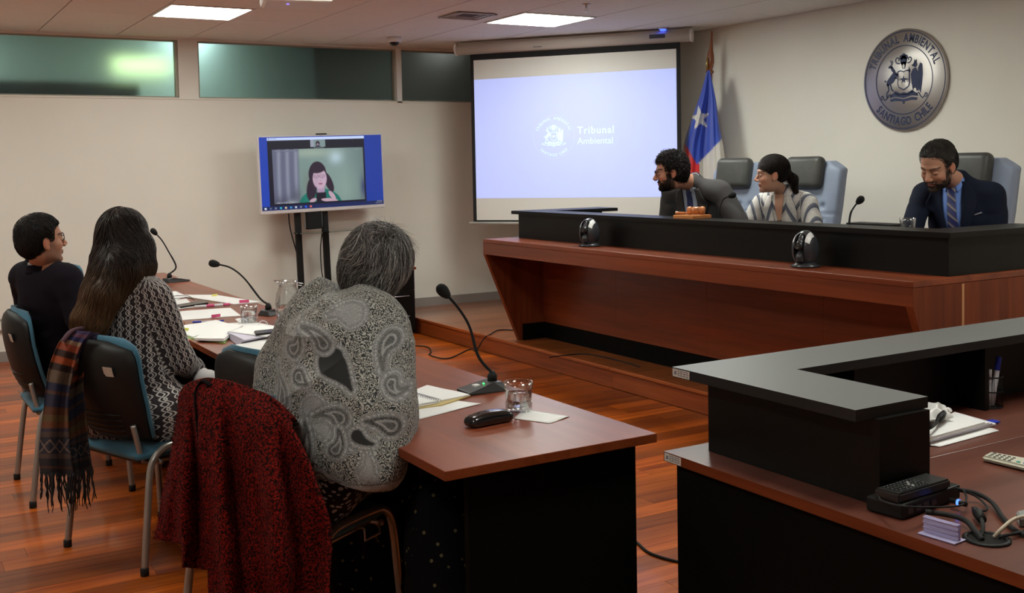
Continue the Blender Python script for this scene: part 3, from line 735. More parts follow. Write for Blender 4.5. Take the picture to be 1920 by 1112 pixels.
sb = MB().box(RX, RX+.02, BY0+.03, BY1-.06, WZ, TZ-.026)
sb.box(RX+.02, 5.12, BY0+.03, BY0+.05, WZ, TZ-.026).box(RX+.02, 5.12, BY1-.08, BY1-.06, WZ, TZ-.026).build('black_riser', M_black, t)
s2 = MB().prism([(RX-.03, BY0), (5.14, BY0), (5.14, BY0+.25), (RX+.2, BY0+.25), (RX+.2, BY1-.27), (5.14, BY1-.27), (5.14, BY1), (RX-.03, BY1)], TZ-.026, TZ)
s2.build('black_top', M_black, t)
MB().box(RX+.021, 4.92, BY0+.06, BY1-.09, WZ, WZ+.004).build('inner_worktop', M_blackp, t)
# ================================================================== TABLES
TX0, TX1 = 1.21, 1.89
def table(y0, y1, label, rz=0):
    t = empty('meeting_table', ((TX0+TX1)/2, (y0+y1)/2, 0), label, 'table', 'mahogany tables joined end to end')
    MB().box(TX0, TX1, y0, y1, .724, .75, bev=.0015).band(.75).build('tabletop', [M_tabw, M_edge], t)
    for yy in (y0+.05, y1-.07): MB().box(TX0+.09, TX1-.04, yy, yy+.022, .0, .7235).build('side_panel', M_blackp, t)
    MB().box(TX1-.20, TX1-.18, y0+.073, y1-.071, .25, .7235).build('modesty_panel', M_blackp, t)
    return t
table(2.40, 4.43, 'nearest mahogany table on black panel legs, with the glasses case and water glass')
table(4.434, 6.46, 'middle mahogany table covered with papers, jug and microphone')
table(6.464, 8.50, 'farthest mahogany table, a microphone on it near the monitor')
# ================================================================== RIGHT DESK
DXL, DYF = 1.786, 2.24
t = empty('corner_desk', (2.6, 1.6, 0), 'brown corner desk in the right foreground with a raised black counter', 'desk')
MB().box(2.06, 4.2, 1.80, DYF, .724, .75, bev=.001).build('desktop', M_tabx, t)
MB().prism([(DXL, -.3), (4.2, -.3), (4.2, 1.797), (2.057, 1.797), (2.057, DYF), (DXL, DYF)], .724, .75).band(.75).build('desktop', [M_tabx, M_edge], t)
MB().box(DXL+.02, DXL+.04, -.28, DYF-.03, 0, .7235).build('side_panel', M_blackp, t)
MB().box(DXL+.04, 4.15, DYF-.05, DYF-.03, 0, .7235).build('front_panel', M_blackp, t)
DT = .972
c = MB().box(1.884, 2.052, 1.604, 2.172, .7505, DT-.026); c.build('counter_block', M_black, t)
MB().box(2.052, 4.2, 2.152, 2.172, .7505, DT-.026).build('counter_back', M_black, t)
for xx in (2.30, 2.87, 3.5): MB().box(xx, xx+.018, 2.045, 2.151, .7505, DT-.0265).build('divider', M_black, t)
cto = MB().prism([(1.826, 1.62), (2.066, 1.62), (2.066, 2.03), (4.2, 2.03), (4.2, 2.25), (1.826, 2.25)], DT-.026, DT); cto.m = [1 if abs(sum(cto.v[i][2] for i in f)/len(f)-DT) > 1e-4 else 0 for f in cto.f]
cto.build('counter_top', [mat('black_laminate_sheen', (.12, .125, .123), .42, spec=.6), mat('black_laminate_side', (.016, .016, .016), .4, spec=.3)], t)  # same dark laminate all over; the top is painted lighter for its glancing reflection
def stick(name_parent, x, y0, y1, z0, z1):
    s = MB().box(x-.0012, x, y0, y1, z0, z1).build('label', M_sticker, name_parent)
    k = MB().box(x-.0018, x-.0011, y1-.016, y1-.008, z0+.006, z1-.006)
    for i in range(3):
        k.box(x-.0018, x-.0011, y0+.006, y1-.022, z0+.005+i*.006, z0+.0062+i*.006)
    for i in range(4): k.box(x-.0018, x-.0011, y0+.008+i*.012, y0+.0088+i*.012, z0+.003, z1-.004)
    k.build('print', M_ink, s)
stick(t, 1.826, 2.25-.072, 2.25-.003, DT-.024, DT-.003)
stick(t, 1.786, 2.24-.072, 2.24-.004, .726, .747)
# ================================================================== CABINET
t = empty('drawer_cabinet', (3.95, 9.0, 0), 'black drawer cabinet with wooden top beside the dais step', 'cabinet')
MB().box(3.70, 4.19, 8.85, 9.40, .02, .60).build('body', M_blackp, t)
MB().box(3.69, 4.20, 8.82, 9.41, .60, .622, bev=.003).build('top', M_edge, t)
for k, (a, b2) in enumerate(((.05, .23), (.235, .415), (.42, .595))):
    d = MB().box(3.705, 4.185, 8.832, 8.85, a, b2, bev=.002).build('drawer', M_black, t)
    MB().tube([(3.85, 8.832, (a+b2)/2+.04), (3.85, 8.812, (a+b2)/2+.04), (4.12, 8.812, (a+b2)/2+.04), (4.12, 8.832, (a+b2)/2+.04)], .005, 8).build('handle', M_alum, d)
MB().lathe([(.006, 0), (.006, -.004)], 12, M=Matrix.Translation((4.13, 8.831, .56)) @ Matrix.Rotation(math.pi/2, 4, 'X')).build('lock', M_alum, t)
MB().box(3.72, 4.17, 8.87, 9.38, 0, .02).build('plinth', M_rubber, t)
# ================================================================== MONITOR ON STAND
TVY = 9.30; TC = Vector((3.515, TVY, 1.495)); TW, TH = 1.215, .70
t = empty('monitor', TC, 'large flat monitor with white frame on a stand, showing a video call with a woman', 'monitor')
TM = Matrix.Translation(TC) @ Matrix.Rotation(math.radians(-1.2), 4, 'Y') @ Matrix.Rotation(math.radians(2.0), 4, 'Z')   # local: x right, y away, z up
m_bez = mat('monitor_frame', (.66, .63, .62), .35)
f = MB().box(-TW/2, TW/2, -.0, .045, -TH/2, TH/2, M=TM, bev=.008)
f.build('casing', m_bez, t)
MB().box(-TW/2+.3, TW/2-.3, .045, .075, -.22, .22, M=TM, bev=.01).build('rear_housing', M_plast, t)
MB().box(-.05, .05, -.004, .02, TH/2, TH/2+.01, M=TM, bev=.002).build('webcam', M_plast, t)
SWn, SHn = 252, 138; sx0, sx1, sz0, sz1 = -TW/2+.014, TW/2-.014, -TH/2+.034, TH/2-.014
U, Vv = np.meshgrid(np.linspace(0, 1, SWn), np.linspace(0, 1, SHn), indexing='xy')       # V from top
X = U*1480; Y = Vv*880                                                                    # picture space of the screen
img = np.zeros((SHn, SWn, 3)); img[:] = (.012, .040, .30); img[:, :, 2] -= .10*U*0; img[:] *= (1+.35*(1-U))[..., None]
def paint(mask, col, a=1.0):
    m = (np.clip(mask, 0, 1)*a)[..., None]; img[:] = img*(1-m)+np.array(col)*m
def rect(x0, x1, y0, y1, s=3): return np.clip((X-x0)/s+.5, 0, 1)*np.clip((x1-X)/s+.5, 0, 1)*np.clip((Y-y0)/s+.5, 0, 1)*np.clip((y1-Y)/s+.5, 0, 1)
def ellm(cx, cy, rx, ry, s=.12, a=0):
    dx, dy = X-cx, Y-cy; p = dx*math.cos(a)+dy*math.sin(a); q = -dx*math.sin(a)+dy*math.cos(a)
    return np.clip((1-np.sqrt((p/rx)**2+(q/ry)**2))/s+.5, 0, 1)
def gauss(cx, cy, r1, r2=None): return np.exp(-((X-cx)/r1)**2-((Y-cy)/(r2 or r1))**2)
paint(rect(90, 1262, 8, 40), (.55, .66, .95)); paint(rect(105, 118, 14, 30), (.05, .08, .4)); paint(rect(125, 205, 19, 26), (.25, .3, .55))
paint(rect(90, 1262, 40, 830), (.010, .010, .022))
paint(rect(600, 778, 44, 132), (.20, .28, .28)); paint(rect(600, 640, 44, 132), (.30, .32, .40)); paint(ellm(688, 90, 26, 32), (.03, .02, .04)); paint(ellm(688, 104, 14, 17), (.30, .20, .25)); paint(ellm(688, 140, 40, 26)*rect(600, 778, 44, 130), (.02, .03, .06)); paint(rect(640, 760, 134, 142), (.25, .27, .3), .6)
V0 = rect(146, 1240, 152, 806); paint(V0, (.17, .25, .24))
paint(V0*gauss(900, 270, 80), (.55, .72, .85), .9); paint(V0*gauss(1080, 650, 250, 230), (.26, .36, .31), .7); paint(V0*gauss(900, 420, 420, 260), (.24, .33, .31), .5); paint(V0*gauss(600, 200, 300, 60), (.42, .50, .40), .5)
curt = V0*np.clip((452-X-.02*(Y-150))/30+.5, 0, 1)
paint(curt, (.12, .13, .20)); paint(curt*(.5+.5*np.sin(X/16+np.sin(Y/400)))**2, (.27, .29, .38), .75); paint(curt*gauss(250, 800, 200, 90), (.06, .06, .1), .8)
paint(V0*gauss(410, 720, 60, 110), (.08, .09, .12), .7); paint(V0*gauss(540, 560, 50, 130), (.16, .18, .14), .5); paint(V0*np.clip((X-1000)/260, 0, 1), (.10, .14, .15), .6); paint(V0*gauss(1230, 650, 40, 140), (.03, .04, .14), .85); paint(V0*gauss(350, 830, 60, 50), (.6, .65, .7), .6)
J = V0*np.clip(ellm(690, 860, 265, 215, .04), 0, 1); paint(J, (.010, .150, .120)); paint(J*gauss(520, 760, 40, 80), (.02, .2, .16), .5)
paint(V0*ellm(668, 470, 108, 160, .06)*np.clip((700-Y)/60, 0, 1), (.028, .016, .034)); paint(V0*ellm(590, 640, 60, 150, .1, .15), (.028, .016, .034)); paint(V0*ellm(800, 570, 45, 130, .15, -.35), (.028, .016, .034))
paint(V0*rect(640, 760, 690, 810, 8), (.012, .010, .022)); paint(V0*rect(655, 745, 590, 690, 14), (.40, .27, .40))
paint(V0*ellm(692, 522, 84, 125, .08), (.52, .36, .47)); paint(V0*ellm(670, 400, 92, 55, .15, -.1), (.028, .016, .034)); paint(V0*gauss(650, 560, 30, 60), (.36, .24, .35), .3)
for ex in (652, 722): paint(V0*(ellm(ex, 492, 33, 23, .1)-ellm(ex, 492, 27, 18, .1)), (.03, .02, .06), .85); paint(V0*ellm(ex, 494, 13, 6), (.06, .03, .06), .7)
paint(V0*ellm(700, 585, 24, 12, .3), (.30, .08, .14), .85); paint(V0*ellm(702, 548, 10, 8), (.34, .2, .28), .6)
paint(V0*ellm(600, 785, 45, 22, .2, -.4), (.50, .34, .42)); paint(V0*ellm(800, 790, 100, 22, .15, .1), (.50, .34, .42)); paint(V0*ellm(835, 735, 26, 65, .2, -.6), (.50, .34, .42))
paint(rect(160, 440, 160, 180), (.10, .11, .17), .8); paint(rect(175, 420, 167, 173)*(np.sin(X/4) > -.3), (.5, .55, .65), .6); paint(rect(1140, 1215, 168, 173)*(np.sin(X/4) > -.3), (.6, .65, .6), .6); paint(rect(160, 290, 790, 802)*(np.sin(X/4) > -.3), (.6, .62, .7), .6)
paint(rect(0, 1480, 830, 880), (.010, .020, .09))
for k, c_ in enumerate([(.8, .85, .95), (.12, .14, .25), (.2, .22, .3), (.03, .45, .6), (.7, .55, .3), (.05, .3, .6), (.6, .65, .75), (.2, .22, .35), (.03, .12, .9), (.75, .16, .10)]):
    paint(rect(28+k*59-12+12, 28+k*59+12+10, 843, 867), c_, .9)
paint(rect(1395, 1460, 835, 845)*(np.sin(X/3) > -.3), (.5, .5, .6), .6); paint(rect(1375, 1470, 855, 862)*(np.sin(X/3) > -.3), (.5, .5, .6), .5)
P_ = np.stack([sx0+U*(sx1-sx0), np.full_like(U, -.002), sz1-Vv*(sz1-sz0)], -1).reshape(-1, 3)
ii = (np.arange(SHn-1)[:, None]*SWn+np.arange(SWn-1)[None, :]).reshape(-1); Fq = np.stack([ii, ii+SWn, ii+SWn+1, ii+1], 1)
ms2 = bpy.data.materials.new('screen_picture'); ms2.use_nodes = True; N, L = nodes(ms2); b = N['Principled BSDF']; at_ = N.new('ShaderNodeAttribute'); at_.attribute_name = 'Col'
b.inputs['Base Color'].default_value = (.01, .01, .01, 1); b.inputs['Roughness'].default_value = .25; L.new(at_.outputs[0], b.inputs['Emission Color']); b.inputs['Emission Strength'].default_value = 1.0
npmesh('screen', xf(P_, TM), Fq, ms2, t, False, col=img.reshape(-1, 3))
# stand
t = empty('monitor_stand', (3.42, 9.36, 0), 'black two-post monitor stand with a glass shelf', 'stand')
TS = Matrix.Translation((3.42, 9.36, 1.2)) @ Matrix.Rotation(math.radians(-1.6), 4, 'Y') @ Matrix.Translation((0, 0, -1.2))
for xx in (-.145, .115): MB().box(xx-.028, xx+.028, -.02, .02, .06, 1.7, M=TS, bev=.006).build('post', M_plast, t)
for xx in (-.085, .075): MB().box(xx-.006, xx+.006, -.03, -.02, 1.0, 1.5, M=TS).build('bracket_rail', M_alum, t)
MB().box(-.075, .068, -.06, .0, .985, 1.35, M=TS, bev=.004).build('control_box', M_plast, t)
MB().box(-.30, .24, -.25, .23, 0.0, .03, bev=.01, M=Matrix.Translation((3.42, 9.36, 0))).build('base_plate', M_plast, t)
MB().box(-.16, .13, -.03, .03, .03, .08, M=TS, bev=.004).build('foot_block', M_plast, t)
sh = MB().prism([(-.19, .02), (-.19, -.10), (-.10, -.20), (.12, -.23), (.30, -.21), (.38, -.15), (.39, -.06), (.36, .02)], .955, .963, M=TS)
sh.build('glass_shelf', glassmat('shelf_glass', (.55, .72, .64), .02, 1.3), t)
def hung(name, pts, r, label, m=M_rubber, grp=None):
    o = MB().tube(bez(pts, 10), r, 7).build(name, m); return tag(o, label, 'cable', grp)
hung('cable', [(3.2, 9.37, 1.16), (3.21, 9.37, 1.0), (3.27, 9.37, .75), (3.31, 9.37, .55), (3.29, 9.37, .35), (3.26, 9.4, .15), (3.3, 9.45, .01)], .006, 'black cable hanging left of the monitor stand posts')
hung('cable', [(3.485, 9.33, 1.14), (3.50, 9.33, .98), (3.475, 9.32, .8), (3.48, 9.32, .6), (3.51, 9.33, .42), (3.52, 9.36, .2), (3.53, 9.4, .01)], .005, 'thin black cable hanging between the monitor stand posts')
# ================================================================== OFFICE CHAIRS (visitor chairs)
def backshape(u, v, off=0.0, w=.235, z0=.485, z1=.885):
    """u -1..1 across, v 0..1 up; rounded top corners, curved plan; x back"""
    z = z0+(z1-z0)*v; ww = w*(.86+.14*min(1, v*2.5))
    if v > .68: ww *= math.sqrt(max(0, 1-((v-.68)/.32)**3.2))*.32+.68 if v < 1 else .60
    yy = u*ww; x = -.185-.080*v-.02*math.sin(v*math.pi)+.045*(abs(u)**2.2)
    return Vector((x+off, yy, z-(.012*(abs(u)**3) if v > .6 else 0)))
def make_chair(label, sticker_side=1):
    t = empty('office_chair', (0, 0, 0), label, 'chair', 'blue visitor chairs along the tables')
    def slab(fn0, fn1, nu=22, nv=18):
        mb = MB(); A = [[fn0(-1+2*i/nu, j/nv) for i in range(nu+1)] for j in range(nv+1)]; Bb = [[fn1(-1+2*i/nu, j/nv) for i in range(nu+1)] for j in range(nv+1)]
        W = nu+1; vs = [p for r in A for p in r]+[p for r in Bb for p in r]; N_ = W*(nv+1); fs = []
        for j in range(nv):
            for i in range(nu): a = j*W+i; fs.append((a, a+1, a+1+W, a+W)); fs.append((a+N_, a+W+N_, a+1+W+N_, a+1+N_))
        ring = [i for i in range(W)]+[j*W+nu for j in range(1, nv+1)]+[nv*W+i for i in range(nu-1, -1, -1)]+[j*W for j in range(nv-1, 0, -1)]
        for a, b_ in zip(ring, ring[1:]+ring[:1]): fs.append((b_, a, a+N_, b_+N_))
        mb.add(vs, fs, 0, True); return mb
    def puff(u, v): return max(0, (1-abs(u)**5))*max(0, 1-abs(2*v-1)**6)
    bk = slab(lambda u, v: backshape(u*1.03, v*1.0, -.012-.030*puff(u, v)), lambda u, v: backshape(u*1.03, v, .004)).build('back_shell', M_plast, t)
    ribs = MB()
    for k in range(5):
        v = .06+.055*k; ribs.tube([backshape(-.7+1.4*i/12, v, -.012-.030*puff(-.7+1.4*i/12, v)-.001) for i in range(13)], .0035, 6)
    ribs.build('shell_ribs', M_plast, bk)
    slab(lambda u, v: backshape(u*1.0, .03+v*.985, .006, w=.250, z1=.895), lambda u, v: backshape(u*1.0, .03+v*.985, .016+.036*puff(u, v), w=.250, z1=.895)).build('back_cushion', M_blue, t)
    q = backshape(-.66*sticker_side, .73, -.043); st = MB().box(-.0015, 0, -.026, .026, -.019, .019, M=Matrix.Translation(q) @ Matrix.Rotation(math.radians(-14), 4, 'Y') @ Matrix.Rotation(math.radians(6*sticker_side), 4, 'Z'))
    st.build('inventory_sticker', mat('chair_sticker', (.50, .44, .38), .6, var=.4, vscale=220), bk)
    s = MB()
    def seat(u, v, top):
        x = -.21+.44*v; ww = .235*(1-.10*abs(2*v-1)**4); e = max(0, 1-abs(u)**4)*max(0, 1-abs(2*v-1)**6)
        return Vector((x, u*ww, (.445+.03*e-(.03*max(0, (v-.8)/.2)**2)) if top else .425-.012*e))
    slab(lambda u, v: seat(u, v, True), lambda u, v: seat(u, v, False), 16, 16).build('seat_cushion', M_blue, t)
    slab(lambda u, v: seat(u*.97, .02+v*.96, False)+Vector((0, 0, .003)), lambda u, v: seat(u*.9, .05+v*.9, False)+Vector((0, 0, -.014)), 12, 12).build('seat_pan', M_plast, t)
    for sgn in (1, -1):
        pts = [(-.235, sgn*.272, .012), (-.205, sgn*.262, .25), (-.185, sgn*.255, .38), (-.165, sgn*.254, .43), (-.12, sgn*.254, .462), (-.05, sgn*.254, .468), (.08, sgn*.254, .466), (.13, sgn*.254, .455), (.165, sgn*.254, .42), (.18, sgn*.256, .36), (.19, sgn*.26, .24), (.205, sgn*.27, .012)]
        fr = MB().tube(bez(pts, 6), .0135, 12).build('leg_frame', M_chrome, t)
        for q in (pts[0], pts[-1]): MB().lathe([(.016, 0), (.016, .028), (.0145, .03)], 14, cx=q[0], cy=q[1]).build('foot_cap', M_rubber, fr)
        MB().tube(bez([(.14, sgn*.19, .405), (-.05, sgn*.195, .402), (-.16, sgn*.195, .41), (-.185, sgn*.20, .43), (-.197, sgn*.20, .48), (-.213, sgn*.195, .56)], 6), .011, 10).build('back_support', M_chrome, t)
        k = MB().tube([(-.02, sgn*.262, .445), (-.02, sgn*.292, .442), (-.02, sgn*.295, .405), (.055, sgn*.295, .405), (.055, sgn*.292, .442), (.055, sgn*.262, .445)], .004, 8)
        if sgn < 0: k.build('link_hook', M_chrome, t)
    MB().tube([(-.13, -.25, .408), (-.13, .25, .408)], .010, 10).build('cross_bar', M_chrome, t)
    MB().tube([(.13, -.25, .408), (.13, .25, .408)], .010, 10).build('cross_bar', M_chrome, t)
    return t
ch = make_chair('blue visitor chair of the man in the dark suit, farthest left')
spots = [(ch, (.785, 5.57), 0.02, None),
         (None, (.93, 4.485), math.radians(21.5), 'blue visitor chair of the long-haired woman, striped scarf hanging on it'),
         (None, (1.335, 3.78), math.radians(13), 'empty blue visitor chair pushed under the table between the two women'),
         (None, (1.105, 3.264), math.radians(30), 'blue visitor chair under the red coat, the grey-haired woman sitting on it'),
         (None, (1.385, 8.08), math.radians(4), 'blue visitor chair pushed in near the far end of the tables, mostly hidden')]
chairs = []
for o, (x, y), a, lab in spots:
    if o is None: o = copy_tree(ch); o['label'] = lab
    chairs.append((o, x, y, a))
for o, x, y, a in chairs: o.location = (x, y, 0); o.rotation_euler = (0, 0, a)
chairs[3][0].scale = (1, 1, .965)
# ================================================================== JUDGES' ARMCHAIRS
M_jf = mat('pale_blue_leather', (.27, .32, .43), .5, var=.05, vscale=10, bump=.04, bscale=200)
M_jh = mat('grey_headrest_leather', (.060, .060, .056), .42, bump=.06, bscale=350, var=.1, vscale=14)
def make_armchair(label):
    """faces local +x; origin on the dais floor"""
    t = empty('armchair', (0, 0, 0), label, 'chair', 'high tufted armchairs behind the bench')
    W, Z0, Z1 = .27, .46, 1.375
    tufts = [(y, z) for j, z in enumerate((.66, .80, .94, 1.06)) for y in ((-.16, 0, .16) if j % 2 == 0 else (-.08, .08, -.22, .22))]
    tufts = [(y, z) for z in (.60, .72, .84, .96, 1.06) for y in (-.17, -.06, .06, .17)]
    def prof(z):
        return W*(1.0 if z > 1.05 else .90+.10*max(0, (z-.46)/.59))
    def fn(u, v, front):
        z = Z0+(Z1-Z0)*v; w_ = prof(z)*(1-.20*(max(0, (v-.93)/.07))**2.5); yy = (2*u-1)*w_; z -= .035*max(0, abs(2*u-1)-.75)/.25*max(0, (v-.9)/.1)
        e = (1-abs(2*u-1)**6)*(1-max(0, (v-.9)/.1)**3) if True else 1
        lean = -.16*(v)-.02
        if not front: return Vector((lean-.10*1+.03*(1-e), yy*1.0, z))
        x = lean+.035*e
        d = min(math.hypot(yy-a, z-b_) for a, b_ in tufts); x -= .026*math.exp(-(d/.02)**2)
        if .54 < z < 1.10:
            for zz in (.66, .78, .90, 1.01): x -= .010*math.exp(-((z-zz)/.007)**2)
        return Vector((x, yy, z))
    nu, nv = 44, 70; mb = MB(); Wd = nu+1
    vs = [fn(i/nu, j/nv, True) for j in range(nv+1) for i in range(nu+1)]+[fn(i/nu, j/nv, False) for j in range(nv+1) for i in range(nu+1)]
    N_ = Wd*(nv+1); fs = []
    for j in range(nv):
        for i in range(nu): a = j*Wd+i; fs.append((a, a+1, a+1+Wd, a+Wd)); fs.append((a+N_, a+Wd+N_, a+1+Wd+N_, a+1+N_))
    ring = [i for i in range(Wd)]+[j*Wd+nu for j in range(1, nv+1)]+[nv*Wd+i for i in range(nu-1, -1, -1)]+[j*Wd for j in range(nv-1, 0, -1)]
    for a, b_ in zip(ring, ring[1:]+ring[:1]): fs.append((b_, a, a+N_, b_+N_))
    mb.add(vs, fs, 0, True); bk = mb.build('backrest', M_jf, t)
    btn = MB()
    for y_, z_ in tufts: p = fn((y_/prof(z_)+1)/2, (z_-Z0)/(Z1-Z0), True); btn.sphere(p, .009, 8)
    btn.build('tuft_buttons', M_jf, bk)
    MB().box(-.048, .048, -.165, .165, -.115, .115, bev=.047, seg=5, M=Matrix.Translation((-.105, 0, 1.295)) @ Matrix.Rotation(math.radians(-9), 4, 'Y')).build('headrest', M_jh, t)
    MB().box(-.04, .48, -.27, .27, .42, .54, bev=.04).build('seat', M_jf, t)
    for sg in (1, -1):
        a = MB().box(-.02, .34, sg*.275-.03, sg*.275+.03, .62, .66, bev=.018).build('armrest', M_jh, t)
        MB().tube(bez([(.0, sg*.275, .62), (-.02, sg*.275, .50), (.08, sg*.27, .40), (.22, sg*.26, .37)], 6), .016, 10).build('arm_bracket', M_plast, a)
    MB().tube([(.22, 0, .09), (.22, 0, .385)], .03, 16).build('column', M_chrome, t)
    base = MB()
    for k in range(5):
        a = 2*math.pi*k/5; base.tube([(.22, 0, .10), (.22+.28*math.cos(a), .28*math.sin(a), .065)], [.025, .016], 10)
    base.build('star_base', M_plast, t)
    for k in range(5):
        a = 2*math.pi*k/5; MB().sphere((.22+.28*math.cos(a), .28*math.sin(a), .031), .031, 12, sc=(.7, 1, 1)).build('caster', M_plast, t)
    return t
ja = make_armchair('tufted pale blue armchair with grey headrest nearest the flag, behind the bearded judge')
js = [(ja, (5.47, 6.10), math.radians(184), None), (None, (5.55, 5.47), math.radians(180), 'tufted pale blue armchair with grey headrest behind the judge in the striped jacket'),
      (None, (5.62, 4.21), math.radians(178), 'tufted pale blue armchair behind the judge in the navy suit, rightmost')]
for o, (x, y), a, lab in js:
    if o is None: o = copy_tree(ja); o['label'] = lab
    js[js.index((o if o is ja else None, (x, y), a, lab))] = (o, (x, y), a, lab)
for o, (x, y), a, lab in js: o.location = (x, y, DZ); o.rotation_euler = (0, 0, a)
# ================================================================== FLAG
t = empty('flag_pole', (6.25, 7.02, DZ), 'turned wooden flag pole with finial standing in the corner', 'flagpole')
MW = mat('pole_wood', (.26, .075, .022), .3, coat=.4, var=.3, vscale=5)
PT = onx(1335, 57, 6.27); PB = Vector((6.21, 7.30, DZ)); TOP = PT
prof = [(.003, 0), (.008, -.02), (.008, -.06), (.014, -.12), (.020, -.17), (.030, -.22), (.034, -.27), (.026, -.32), (.020, -.335), (.036, -.35), (.036, -.362), (.024, -.372), (.026, -.43), (.022, -.50), (.020, -.9), (.020, -2.44)]
dirp = (PB-TOP); Mp = Matrix.Translation(TOP) @ dirp.to_track_quat('-Z', 'Y').to_matrix().to_4x4()
L_ = dirp.length; prof[-1] = (.020, -L_+.03)
MB().lathe([(r, z) for r, z in prof[::-1]], 20, M=Mp).build('pole', MW, t)
MB().lathe([(.16, 0), (.16, .02), (.10, .05), (.04, .07), (.03, .16)], 28, M=Matrix.Translation(PB)).build('base', MW, t)
fl_ = MB().lathe([(.0285, -.44), (.0285, -.38)], 10, M=Mp)
gold = mat('brass', (.55, .38, .12), .3, metal=.9)
q0 = onx(1326, 108, 6.22); q1 = onx(1325, 132, 6.22)
MB().tube([q0, q1], .007, 8).tube([q1, q1+Vector((.03, -.03, -.02))], .004, 6).build('brass_hook', gold, t)
# the cloth: a folded sheet hanging from the pole top, colours by place on the cloth
def fpt(px, py, dx=0): return onx(px, py, 6.17+dx)
Lp = [(1326, 132), (1312, 180), (1296, 225), (1283, 270), (1279, 330), (1277, 400), (1277, 470), (1279, 540)]
Rp = [(1331, 132), (1342, 185), (1349, 235), (1357, 280), (1362, 330), (1366, 400), (1368, 470), (1368, 540)]
Lb = bez([(*p, 0) for p in Lp], 8); Rb = bez([(*p, 0) for p in Rp], 8)
nu, nv = 70, 150; VV = []; PXY = []
for j in range(nv+1):
    s_ = j/nv*(len(Lb)-1); i0 = min(int(s_), len(Lb)-2); a = Lb[i0].lerp(Lb[i0+1], s_-i0); b_ = Rb[i0].lerp(Rb[i0+1], s_-i0)
    for i in range(nu+1):
        u = i/nu; p = a.lerp(b_, u); v = j/nv
        dx = .030*min(1, v*4)*math.sin(u*11+1.9+.8*v)+.010*math.sin(u*37+2*v*3)*min(1, v*3)
        VV.append(fpt(p.x, p.y, dx)); PXY.append((p.x, p.y))
PXY = np.array(PXY); VV = np.array(VV)
px_, py_ = PXY[:, 0], PXY[:, 1]
colf = np.tile(np.array([.60, .57, .52]), (len(VV), 1))
blue = (py_ < 319-(px_-1298)*1.06); blue &= (px_ > 1281+(py_-264)*.58) | (py_ < 264)
red = (~blue) & (px_ < 1283+(py_-262)*.62) & (px_ < 1312)
red |= (py_ > 380) & (px_ < 1322)
colf[blue] = (.020, .060, .42); colf[red] = (.55, .012, .015)
stc = np.array([1312., 222.]); ang = np.arctan2(-(py_-stc[1]), (px_-stc[0])*1.12)-.12-math.pi/2; rr = np.hypot((px_-stc[0])*1.25, (py_-stc[1]))
k5 = np.abs(((ang/(2*math.pi/5)+.5) % 1)-.5)*2*math.pi/5
Ro, Ri = 25.0, 9.8; A = math.pi/5; Rst = Ro*Ri*math.sin(A)/(Ro*np.sin(k5*0+0)*0+Ri*np.sin(A-k5)+Ro*np.sin(k5)+1e-9)*1.0
colf[rr < Rst] = (.62, .60, .56)
ii = (np.arange(nv)[:, None]*(nu+1)+np.arange(nu)[None, :]).reshape(-1); Fq = np.stack([ii, ii+nu+1, ii+nu+2, ii+1], 1)
m_flag = mat('flag_satin', (1, 1, 1), .55, attr='Col', sheen=.3)
o = npmesh('flag', VV, Fq, m_flag, None, True, col=colf); tag(o, 'blue, white and red national flag with one white star, hanging in folds from the pole', 'flag')
sm = o.modifiers.new('solid', 'SOLIDIFY'); sm.thickness = .002
# ================================================================== PAN-TILT CAMERAS ON THE BENCH
m_cam = mat('camera_shell', (.035, .036, .042), .28, spec=.6)
m_camw = mat('camera_trim', (.80, .80, .80), .3)
def make_ptz(label):
    t = empty('conference_camera', (0, 0, 0), label, 'camera', 'black pan tilt cameras on the bench ledge')
    s = SDF().u(E_((0, 0, .095), (.078, .068, .100)), .01).cut((0, 0, .012), (0, 0, -1)).sub(B_((-.06, 0, .100), (.060, .029, .078), .028), .004)
    V_, F_ = s.mesh(.0035); c_ = npmesh('side_covers', V_, F_, m_cam, t)
    for sg in (1, -1):
        def tr(u, v):
            a = math.radians(28+62*v); yy = sg*(.031+.020*u); k = math.sqrt(max(0, 1-(yy/.068)**2))
            return Vector((-.0795*k*math.cos(a), yy, .095+.1018*k*math.sin(a)))
        g = MB(); g.grid(tr, 4, 14); g.build('white_trim', m_camw, c_)
    h = npmesh('tilting_head', *SDF().u(E_((-.01, 0, .125), (.058, .024, .062)), .01).u(C_((-.015, 0, .12), (-.063, 0, .118), .022, .020), .012).mesh(.0035), m_cam, t)
    MB().lathe([(.019, 0), (.0185, .004), (.013, .005), (.010, .001), (.004, .0)], 20, M=Matrix.Translation((-.080, 0, .117)) @ Matrix.Rotation(-math.pi/2, 4, 'Y')).build('lens', mat('lens_dark', (.02, .02, .018), .1), h)
    MB().lathe([(.06, .0), (.075, .003), (.078, .010), (.055, .018), (.05, .03)], 36).build('base', m_cam, t)
    npmesh('front_bowl', *SDF().u(E_((-.03, 0, .055), (.050, .030, .040)), .01).cut((0, 0, .03), (0, 0, -1)).mesh(.004), m_cam, t)
    return t
pz = make_ptz('black pan tilt camera on the left part of the bench ledge')
p2_ = copy_tree(pz); p2_['label'] = 'black pan tilt camera on the right part of the bench ledge'
pz.location = (4.20, 6.05, WZ); pz.rotation_euler = (0, 0, math.radians(22)); p2_.location = (4.19, 4.05, WZ); p2_.rotation_euler = (0, 0, math.radians(14))
for q in (pz, p2_): q.scale = (1.0, 1.0, 1.0)
